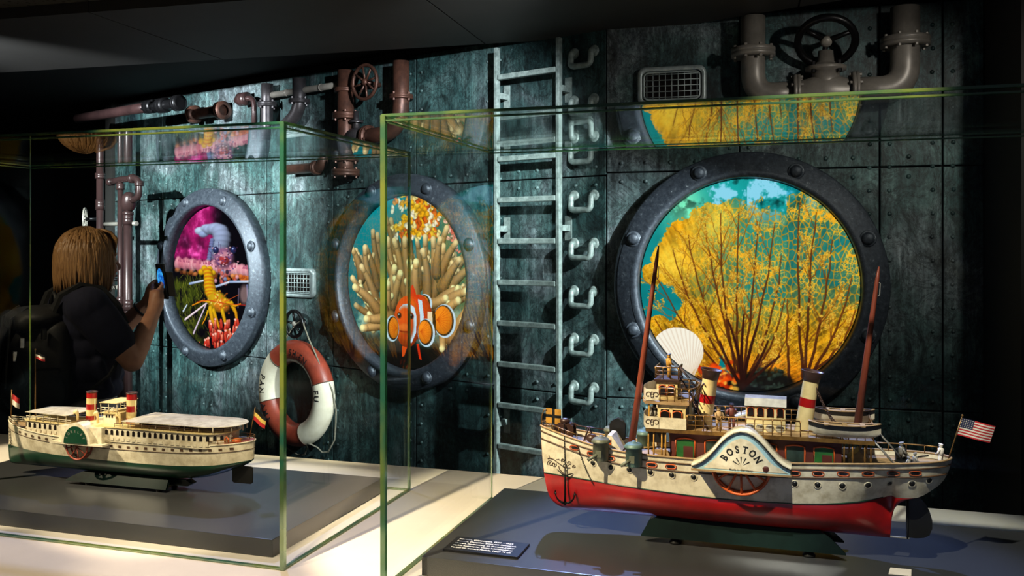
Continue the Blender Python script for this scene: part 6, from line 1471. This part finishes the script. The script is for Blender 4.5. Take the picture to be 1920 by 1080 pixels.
        mb = MB(off); mb.cyl((x+.014, BC-.004, z0), (x+.0155, BC-.004, z1-.008), .0013, n=6); mb.build('steam_pipe', M['cream'], fo)
    bx_ = tp(TH_T, BC-.02, 211, 780)[0]
    mb = MB(off); mb.bbx(bx_-.018, bx_+.018, BC-.030, BC+.030, .147, .172, .0008); bh = mb.build('bridge_house', M['white'], S)
    for k in range(3): mb = MB(off); mb.bx(bx_-.008+.008*k-.0022, bx_-.008+.008*k+.0022, BC-.0306, BC-.0298, .162, .168); mb.build('house_window', M['window'], bh)
    mb = MB(off); mb.bx(bx_-.024, bx_+.026, BC-.034, BC+.034, .172, .1735); mb.build('bridge_deck', M['cream'], S)
    for s in (-1, 1): rail([(bx_-.022, BC+s*.032, .1735), (bx_+.024, BC+s*.032, .1735)], .012, .011, 'white')
    mb = MB(off); mb.bx(bx_-.024, bx_+.026, BC-.036, BC+.036, .1965, .198); bc_ = mb.build('bridge_awning', M['cream'], S)
    for x in (bx_-.022, bx_, bx_+.024):
        for s in (-1, 1): mb = MB(off); mb.cyl((x, BC+s*.033, .1735), (x, BC+s*.033, .197), .0009, n=5); mb.build('awning_post', M['white'], bc_)
    for x, y in ((-1.628, -.03), (-1.565, .02), (-1.57, -.03), (bx_+.028, -.028), (-1.54, .035)):
        mb = MB(off); mb.tube([(x, BC+y, .144), (x, BC+y, .162), (x-.002, BC+y, .168), (x-.007, BC+y, .171)], [.0028, .0028, .0045, .0066], 9); mb.build('ventilator', M['cream'], S)
    for x, y in ((-1.60, -.042), (-1.45, -.01), (-1.33, -.02)): mb = MB(off); mb.bbx(x-.014, x+.014, BC+y-.006, BC+y+.006, .147, .155, .001); mb.build('deck_bench', M['brownline'], S)
    figure(S, off, -1.215, BC-.018, .122, .022, M['flagwhite'], 'stand', 0, M['black']); figure(S, off, -1.228, BC+.01, .122, .022, M['cabin'], 'stand', 1, M['black'])
    # masts and flags
    x = tp(TH_T, BC, 66, 660)[0]; mb = MB(off); zt = tp(TH_T, BC, 66, 655)[1]-ZP; mb.tube([(x, BC, .142), (x, BC, .24), (x, BC, zt)], [.0018, .0014, .0008], 6); mb.sph((x, BC, zt), .0022, 8, 6); mb.build('mast', M['brass'], S)
    mb, g, nn = flag(S, off, (x+.001, BC, zt-.006), (x+.001, BC, zt-.022), (x+.024, BC+.004, zt-.014), 6, 8, lambda i, j: 0 if j < 2 else (1 if j < 4 else 2), None, .002); mb.build('mast_flag', [M['black'], M['flagwhite'], M['flagred']], S, label='small black, white and red flag', fixn=False)
    mb = MB(off); mb.tube([(-1.860, BC, .130), (-1.858, BC, .205)], .0010, 6); mb.sph((-1.858, BC, .2055), .002, 8, 6); mb.build('bow_staff', M['brass'], S)
    mb, g, nn = flag(S, off, (-1.857, BC, .197), (-1.858, BC, .171), (-1.838, BC+.003, .186), 6, 8, lambda i, j: 0 if j < 3 else 1, None, .0018); mb.build('bow_flag', [M['flagred'], M['flagwhite']], S, label='small red over white flag', fixn=False)
    sb, stp = Vector((-1.179, BC, .127)), Vector((-1.163, BC, .202)); mb = MB(off); mb.tube([sb, stp], [.0013, .0009], 6); mb.build('stern_staff', M['brass'], S)
    p0, p1 = sb+(stp-sb)*.97, sb+(stp-sb)*.62
    mb, g, nn = flag(S, off, p0, p1, p0+Vector((.027, .003, -.021)), 6, 8, lambda i, j: 0 if j < 2 else (1 if j < 4 else 2), None, .002); mb.build('stern_flag', [M['black'], M['flaggold'], M['flagred']], S, label='black, gold and red flag at the stern', fixn=False)
    # bow anchor gear
    for s in (-1, 1):
        mb = MB(off); chain(mb, H.pt(-1.85, .112, .002, s), H.pt(-1.852, .066, .002, s), 12, .0007); mb.build('anchor_chain', M['iron'], S)
    # rudder, stand
    mb = MB(off); rr_ = rrect(.0265, .0195, .006); mb.prism([(-1.196+x, BC-.0015, .0475+z) for x, z in rr_], (0, .003, 0)); mb.cyl((-1.197, BC, .06), (-1.197, BC, .078), .0018, n=6); mb.build('rudder', M['black'], S)
    sd = MB(off); x0, x1 = -1.655, -1.372; n = 20
    for side in (-1, 1):
        o_ = []
        for k in range(n+1):
            t = k/n; x = x0+(x1-x0)*t; o_.append((x, .010+.022*min(t/.16, 1)**.8 if t < .9 else .032-.004*(t-.9)/.1))
        A1 = [(x, BC+side*.040, .008) for x, z in o_]; A2 = [(x, BC+side*(.040-.012*((z-.008)/.024)), z) for x, z in o_]; A3 = [(x, y-side*.006, z) for x, y, z in A2]; A4 = [(x, BC+side*.032, .008) for x, z in o_]
        for q0, q1 in ((A1, A2), (A2, A3), (A3, A4), (A4, A1)): sd.strip(q0, q1, 0, False)
    sd.bx(-1.64, -1.38, BC-.034, BC+.034, .008, .014); so = sd.build('cradle_stand', M['standgreen'], S)
    mb = MB(off); mb.prism([(-1.40, BC-.01, .012), (-1.335, BC-.01, .012), (-1.325, BC-.01, .018), (-1.34, BC-.01, .026), (-1.40, BC-.01, .026)], (0, .02, 0)); mb.bx(-1.62, -1.40, BC-.012, BC+.012, .012, .0265); mb.build('keel_block', M['standgreen'], so)
    for x in (-1.60, -1.40):
        for side in (-1, 1): mb = MB(off); mb.lathe([(0, .0003), (.007, .0003), (.007, .004), (.004, .0085)], (x, BC+side*.028, 0), (0, 0, 1), 10); mb.build('stand_foot', M['black'], so)
    return S
paddle_steamer_white()
# ================================================================== THE VISITOR
def organic(name, prims, material, parent, voxel=0.006, smooth=4, kind=None, label=None):
    """overlapping tapered limbs and ellipsoids fused into one continuous skin"""
    mb = MB()
    for p in prims:
        if p[0] == 'e': mb.sph((0, 0, 0), 1.0, 20, 14) if False else _ell(mb, p[1], p[2], p[3] if len(p) > 3 else None)
        else:
            pts, rs = p[1], p[2]
            mb.tube(pts, rs, 14); mb.sph(pts[0], rs[0], 14, 10); mb.sph(pts[-1], rs[-1], 14, 10)
            for q, r in zip(pts[1:-1], rs[1:-1]): mb.sph(q, r, 14, 10)
    tmp = mb.build(name+'_tmp', material, None, fixn=True)
    m = tmp.modifiers.new('r', 'REMESH'); m.mode = 'VOXEL'; m.voxel_size = voxel; m.use_smooth_shade = True
    s = tmp.modifiers.new('s', 'SMOOTH'); s.factor = 0.5; s.iterations = smooth
    bpy.context.view_layer.update()
    me = bpy.data.meshes.new_from_object(tmp.evaluated_get(bpy.context.evaluated_depsgraph_get())); me.name = name
    bpy.data.objects.remove(tmp)
    for pl in me.polygons: pl.use_smooth = True
    if not me.materials: me.materials.append(material)
    o = bpy.data.objects.new(name, me); COL.objects.link(o); o.parent = parent
    if kind: o['kind'] = kind
    if label: o['label'] = label
    return o
def _ell(mb, c, r, rot=None):
    t = MB(); t.sph((0, 0, 0), r, 20, 14); Rm = Matrix.Rotation(R(rot[0]), 3, rot[1]) if rot else Matrix.Identity(3)
    mb.add([Rm @ Vector(p)+Vector(c) for p in t.v], t.f)

PX, PY, PA = -1.71, 3.60, 39.0
def person_root(name, label, cat):
    o = bpy.data.objects.new(name, None); COL.objects.link(o); o.location = (PX, PY, 0); o.rotation_euler = (0, 0, R(PA)); o['label'] = label; o['category'] = cat; return o
W = person_root('person', 'person with blond bob, navy shirt and backpack holding up a phone', 'person')
HC = Vector((0.035, 0.0, 1.485))
def fingers(base, across, fwd, down, spread, lens, curl):
    out = []
    for i, L in enumerate(lens):
        b = Vector(base)+Vector(across)*(i-1.5)*spread; d = Vector(fwd).normalized(); n = Vector(down).normalized(); c = curl[i]
        p1 = b+d*L*0.42; d2 = (d*math.cos(c)+n*math.sin(c)); p2 = p1+d2*L*0.34; d3 = (d*math.cos(c*1.9)+n*math.sin(c*1.9)); p3 = p2+d3*L*0.28
        out.append(('t', [b, p1, p2, p3], [.0088, .0085, .0078, .0066]))
    return out
RS, RE, RW = Vector((-.02, -.185, 1.315)), Vector((.125, -.235, 1.105)), Vector((.245, -.105, 1.275))
LS, LE, LW = Vector((-.01, .185, 1.315)), Vector((.17, .19, 1.16)), Vector((.275, .085, 1.30))
PH = Vector((.305, -.030, 1.400))                                  # centre of the phone
body = [('e', HC+Vector((0, 0, .018)), (.092, .074, .100)), ('e', HC+Vector((.030, 0, -.045)), (.062, .056, .068)), ('e', HC+Vector((.052, 0, -.082)), (.034, .032, .026)),
        ('e', HC+Vector((.098, 0, -.022)), (.019, .012, .017)), ('t', [HC+Vector((.086, 0, .012)), HC+Vector((.100, 0, -.014))], [.010, .011]), ('e', HC+Vector((.083, 0, -.056)), (.016, .024, .010)), ('e', HC+Vector((.075, 0, .030)), (.022, .055, .014)),
        ('e', HC+Vector((.064, -.034, -.028)), (.03, .028, .028)), ('e', HC+Vector((.064, .034, -.028)), (.03, .028, .028)), ('e', HC+Vector((-.008, -.074, -.012)), (.018, .010, .028)), ('e', HC+Vector((-.008, .074, -.012)), (.018, .010, .028)),
        ('t', [HC+Vector((-.02, 0, -.06)), Vector((-.015, 0, 1.33))], [.052, .058]),
        ('e', (-.01, 0, 1.24), (.10, .165, .12)), ('e', (0.0, 0, 1.06), (.115, .155, .14)), ('e', (.0, 0, .92), (.125, .165, .12)),
        ('t', [RS, (RS+RE)/2+Vector((.0, -.008, 0)), RE], [.062, .053, .042]), ('t', [RE, RE+(RW-RE)*.35, RW], [.043, .042, .028]),
        ('t', [LS, (LS+LE)/2, LE], [.058, .050, .041]), ('t', [LE, LE+(LW-LE)*.35, LW], [.042, .040, .027])]
for s in (-1, 1):
    body += [('t', [(0, s*.085, .90), (.01, s*.09, .66), (.015, s*.09, .48)], [.088, .072, .052]), ('t', [(.015, s*.09, .48), (.0, s*.09, .34), (-.01, s*.09, .09)], [.052, .052, .036]), ('t', [(-.02, s*.09, .05), (.14, s*.10, .035)], [.034, .026])]
# right hand: back of the hand towards us, fingers closed around the phone from below and behind
rp = RW+Vector((.018, .022, .032))
body += [('t', [RW, rp, rp+Vector((.008, .018, .035))], [.028, .031, .030]), ('e', rp+Vector((.006, .008, .022)), (.024, .028, .042))]
body += fingers(rp+Vector((.020, .016, .040)), (-.10, -.05, -.95), (.52, .60, .42), (-.55, .75, .1), .0195, (.066, .072, .066, .052), (.55, .6, .65, .7))
body += [('t', [rp+Vector((-.010, .012, .028)), rp+Vector((-.014, .034, .058)), rp+Vector((.002, .054, .080))], [.0125, .0105, .0085])]
lp = LW+Vector((.012, -.022, .030))
body += [('t', [LW, lp, lp+Vector((.004, -.018, .034))], [.026, .029, .028]), ('e', lp+Vector((.004, -.008, .024)), (.022, .026, .038))]
body += fingers(lp+Vector((.016, -.016, .040)), (-.10, .05, -.95), (.50, -.62, .40), (-.55, -.75, .1), .0195, (.064, .070, .064, .050), (.5, .55, .6, .65))
body += [('t', [lp+Vector((-.010, -.010, .026)), lp+Vector((-.012, -.030, .052)), lp+Vector((.004, -.046, .072))], [.012, .010, .0085])]
organic('body', body, M['skin'], W, .0048, 3)
# eyes, brows and lips
for s in (-1, 1):
    mb = MB(); c = HC+Vector((.080, s*.032, .004)); mb.sph(c, (.011, .012, .010), 12, 8); mb.sph(c+Vector((.0085, 0, 0)), (.004, .005, .005), 10, 6, 1); mb.build('eye', [M['flagwhite'], M['black']], W)
    mb = MB(); mb.tube([HC+Vector((.088, s*.018, .028)), HC+Vector((.088, s*.034, .032)), HC+Vector((.078, s*.050, .026))], [.003, .0036, .002], 6); mb.build('eyebrow', M['hair'], W)
mb = MB(); mb.tube([HC+Vector((.092, -.020, -.060)), HC+Vector((.0985, 0, -.058)), HC+Vector((.092, .020, -.060))], [.002, .005, .002], 8); mb.build('lips', mat('lip_colour', hx(170,90,84), .5), W)
# shirt with sleeves
sr = RS+(RE-RS)*.62; sl = LS+(LE-LS)*.62
shirt = [('e', (-.01, 0, 1.245), (.118, .190, .125)), ('e', (.01, 0, 1.16), (.135, .180, .13)), ('e', (.012, 0, 1.07), (.140, .178, .14)), ('e', (.008, 0, .985), (.146, .186, .062)), ('t', [(.008, -.11, .965), (.008, .11, .965)], [.055, .055]), ('e', (.05, -.07, 1.17), (.09, .075, .075)), ('e', (.05, .07, 1.17), (.09, .075, .075)),
         ('t', [RS+Vector((-.01, .05, .0)), RS, (RS+sr)/2, sr], [.07, .080, .077, .072]), ('t', [LS+Vector((-.01, -.05, .0)), LS, sl], [.07, .080, .072]), ('t', [(-.015, -.1, 1.34), (-.015, .1, 1.34)], [.055, .055]), ('e', (-.012, 0, 1.355), (.072, .085, .03)),
         ('t', [(.11, -.06, 1.06), (.13, .0, 1.03), (.12, .06, 1.05)], [.03, .035, .03]), ('t', [(.02, -.172, 1.10), (.06, -.162, .99)], [.02, .02])]
organic('t_shirt', shirt, M['shirt'], W, .007, 4)
tr = [('e', (0, 0, .91), (.136, .178, .10))]
for s in (-1, 1): tr += [('t', [(0, s*.086, .90), (.01, s*.09, .66), (.015, s*.09, .48), (0, s*.09, .10)], [.102, .086, .068, .066])]
organic('trousers', tr, M['trouser'], W, .008, 4)
for s in (-1, 1): organic('shoe', [('t', [(-.04, s*.09, .04), (.05, s*.095, .045), (.15, s*.105, .03)], [.04, .042, .030]), ('e', (.06, s*.097, .012), (.125, .042, .012))], M['shoe'], W, .006, 3)
# bracelet on the far wrist
mb = MB(); d = (LW-LE).normalized(); u = d.orthogonal().normalized(); v = d.cross(u); c = LW-d*.03; mb.tube([c+(u*math.cos(6.2832*k/20)+v*math.sin(6.2832*k/20))*.034 for k in range(20)], .005, 6, closed=True); mb.build('wrist_band', M['plastic'], W)
# hair: cap plus locks
rgh = random.Random(4)
cap = [('e', HC+Vector((-.014, 0, .034)), (.108, .096, .098)), ('e', HC+Vector((-.035, 0, -.015)), (.098, .100, .095)), ('e', HC+Vector((-.040, 0, -.055)), (.088, .098, .060))]
organic('hair', cap, M['hair'], W, .007, 3)
loc = MB()
for i in range(420):
    az = rgh.uniform(-2.55, 2.55)+math.pi                         # around the head, leaving the face free
    e0 = rgh.uniform(0.15, 1.25)
    pts = []; rr_ = []
    n = 9; ln = rgh.uniform(.80, 1.22); fk = rgh.uniform(-.10, .16)
    for k in range(n):
        t = k/(n-1); el = e0*(1-t)*1.0+(1-t)*.25
        if t < .55:
            q = t/.55; ph = R(90)*(1-q)*e0/1.25+0.0
            x = math.cos(ph)*.112*math.cos(az); y = math.cos(ph)*.103*math.sin(az); z = .036+math.sin(ph)*.102-.02*q
        else:
            q = (t-.55)/.45; fl = 1.0+.06*math.sin(q*3.0)-.10*q*q+fk*q*q*q
            x = .112*fl*math.cos(az); y = .103*fl*math.sin(az); z = .016-.118*q*ln
        sweep = .012*math.sin(t*4+i)
        pts.append(HC+Vector((x-.016+rgh.uniform(-.0015, .0015), y+sweep*.4, z))); rr_.append((.0052+.003*math.sin(math.pi*t))*(1-.75*t**4))
    if pts[-1].x > HC.x+.055: continue
    loc.tube(pts, rr_, 5)
loc.build('hair_locks', M['hair'], W, kind='stuff')
fr = MB()
for i in range(40):                                               # fringe
    y = -.062+.124*i/39; p0 = HC+Vector((.03, y*.7, .128)); p1 = HC+Vector((.082, y*.95, .092)); p2 = HC+Vector((.094-abs(y)*.35, y*1.2, .035+rgh.uniform(-.012, .012))); fr.tube([p0, (p0+p1)/2+Vector((.006, 0, .006)), p1, p2], [.005, .006, .006, .0015], 5)
fr.build('hair_locks', M['hair'], W, kind='stuff', label='fringe')

# phone in an open flip case
P = person_root('mobile_phone', 'black mobile phone with a blue picture held up in both hands', 'phone')
P.location = W.matrix_basis @ PH; P.rotation_euler = (0, R(-8), R(PA+6))
mb = MB(); mb.bbx(-.005, .005, -.036, .036, -.074, .074, .003); mb.build('phone_body', M['plastic'], P)
scm = bpy.data.materials.new('phone_display'); scm.use_nodes = True; nt = scm.node_tree; nt.nodes.clear(); e = nt.nodes.new('ShaderNodeEmission'); oo = nt.nodes.new('ShaderNodeOutputMaterial'); nz = nt.nodes.new('ShaderNodeTexNoise'); nz.inputs['Scale'].default_value = 60
rm = nt.nodes.new('ShaderNodeValToRGB'); rm.color_ramp.elements[0].color = (*hx(10,70,190), 1); rm.color_ramp.elements[1].color = (*hx(70,180,250), 1); rm.color_ramp.elements[0].position = .35; rm.color_ramp.elements[1].position = .65
tc = nt.nodes.new('ShaderNodeTexCoord'); nt.links.new(tc.outputs['Object'], nz.inputs['Vector']); nt.links.new(nz.outputs['Fac'], rm.inputs[0]); nt.links.new(rm.outputs[0], e.inputs[0]); nt.links.new(e.outputs[0], oo.inputs[0])
mb = MB(); mb.add([(-.0054, .0305*math.cos(6.2832*k/28), .006+.050*math.sin(6.2832*k/28)) for k in range(28)], [tuple(range(28))]); mb.build('display_image', scm, P, label='blue oval picture on the display', fixn=False)
mb = MB(); mb.bbx(.0052, .0085, -.095, .055, -.062, .040, .0012); mb.build('flip_cover', M['bag'], P)

# backpack
B = person_root('backpack', 'bulky black nylon backpack worn by the person', 'backpack')
B.location = W.matrix_basis @ Vector((-.17, 0, .92)); bo = Vector((-.17, 0, .92))
qm = lambda x: -.10+(x+.10)*.68
q = lambda x, y, z: Vector((qm(x), y, z+.02))-bo
organic('main_bag', [('e', q(-.185, 0, 1.06), (.105, .150, .185)), ('e', q(-.19, 0, .97), (.120, .160, .10)), ('e', q(-.165, 0, 1.18), (.085, .135, .12)), ('t', [q(-.12, -.11, .95), q(-.12, -.11, 1.2)], [.06, .05]), ('t', [q(-.12, .11, .95), q(-.12, .11, 1.2)], [.06, .05])], M['bag'], B, .008, 4)
organic('top_lid', [('e', q(-.195, -.01, 1.255), (.105, .145, .045)), ('t', [q(-.28, -.1, 1.235), q(-.285, .1, 1.235)], [.032, .032]), ('t', [q(-.115, -.08, 1.27), q(-.115, .08, 1.27)], [.03, .03])], M['bag'], B, .007, 3)
organic('front_pocket', [('e', q(-.275, 0, 1.03), (.055, .115, .11)), ('e', q(-.28, 0, .98), (.06, .12, .06))], M['bag'], B, .007, 3)
organic('side_pocket', [('e', q(-.19, -.155, .98), (.075, .035, .085)), ('t', [q(-.24, -.165, 1.06), q(-.13, -.165, 1.06)], [.012, .012])], M['bag'], B, .006, 3)
def strap(pts, w_, th_, nm, m_='bag'):
    mb = MB(); fr_ = mb.frames([Vector(p)-bo for p in pts]); A1 = []
    ring = []
    for i, (p, u, v) in enumerate(fr_):
        side = Vector((0, 1, 0)); t = v.cross(u); sd_ = (side-t*side.dot(t)).normalized() if abs(t.y) < .95 else Vector((1, 0, 0)); nr_ = t.cross(sd_)
        ring.append([p+sd_*w_-nr_*th_, p+sd_*w_+nr_*th_, p-sd_*w_+nr_*th_, p-sd_*w_-nr_*th_])
    mb.add([x for r_ in ring for x in r_], [(i*4+j, i*4+(j+1) % 4, (i+1)*4+(j+1) % 4, (i+1)*4+j) for i in range(len(ring)-1) for j in range(4)], 0, False); return mb.build(nm, M[m_], B)
for s in (-1, 1):
    strap([(-.135, s*.095, 1.27), (-.10, s*.10, 1.36), (-.03, s*.108, 1.402), (.045, s*.115, 1.385), (.10, s*.125, 1.32), (.130, s*.135, 1.24)], .026, .007, 'shoulder_strap')
    strap([(.130, s*.135, 1.24), (.110, s*.185, 1.14), (.05, s*.200, 1.05), (-.05, s*.180, .97), (-.12, s*.14, .94)], .012, .004, 'lower_strap')
mb = MB(); mb.tube([q(-.10, -.03, 1.30), q(-.10, -.025, 1.335), q(-.10, 0, 1.345), q(-.10, .025, 1.335), q(-.10, .03, 1.30)], .007, 8); mb.build('carry_loop', M['bag'], B)
for x, y, z in ((-.285, -.08, 1.165), (-.315, -.06, 1.115), (-.20, -.16, 1.20)):
    mb = MB(); c = q(x, y, z); mb.bbx(c.x-.008, c.x+.008, c.y-.012, c.y+.012, c.z-.020, c.z+.020, .003); mb.build('buckle', M['buckle'] if x < -.25 else M['plastic'], B)
for y in (-.075, .075): strap([(-.205, y, 1.315), (-.262, y, 1.275), (-.268, y, 1.22), (-.278, y, 1.1), (-.282, y, 1.02)], .009, .003, 'compression_strap')
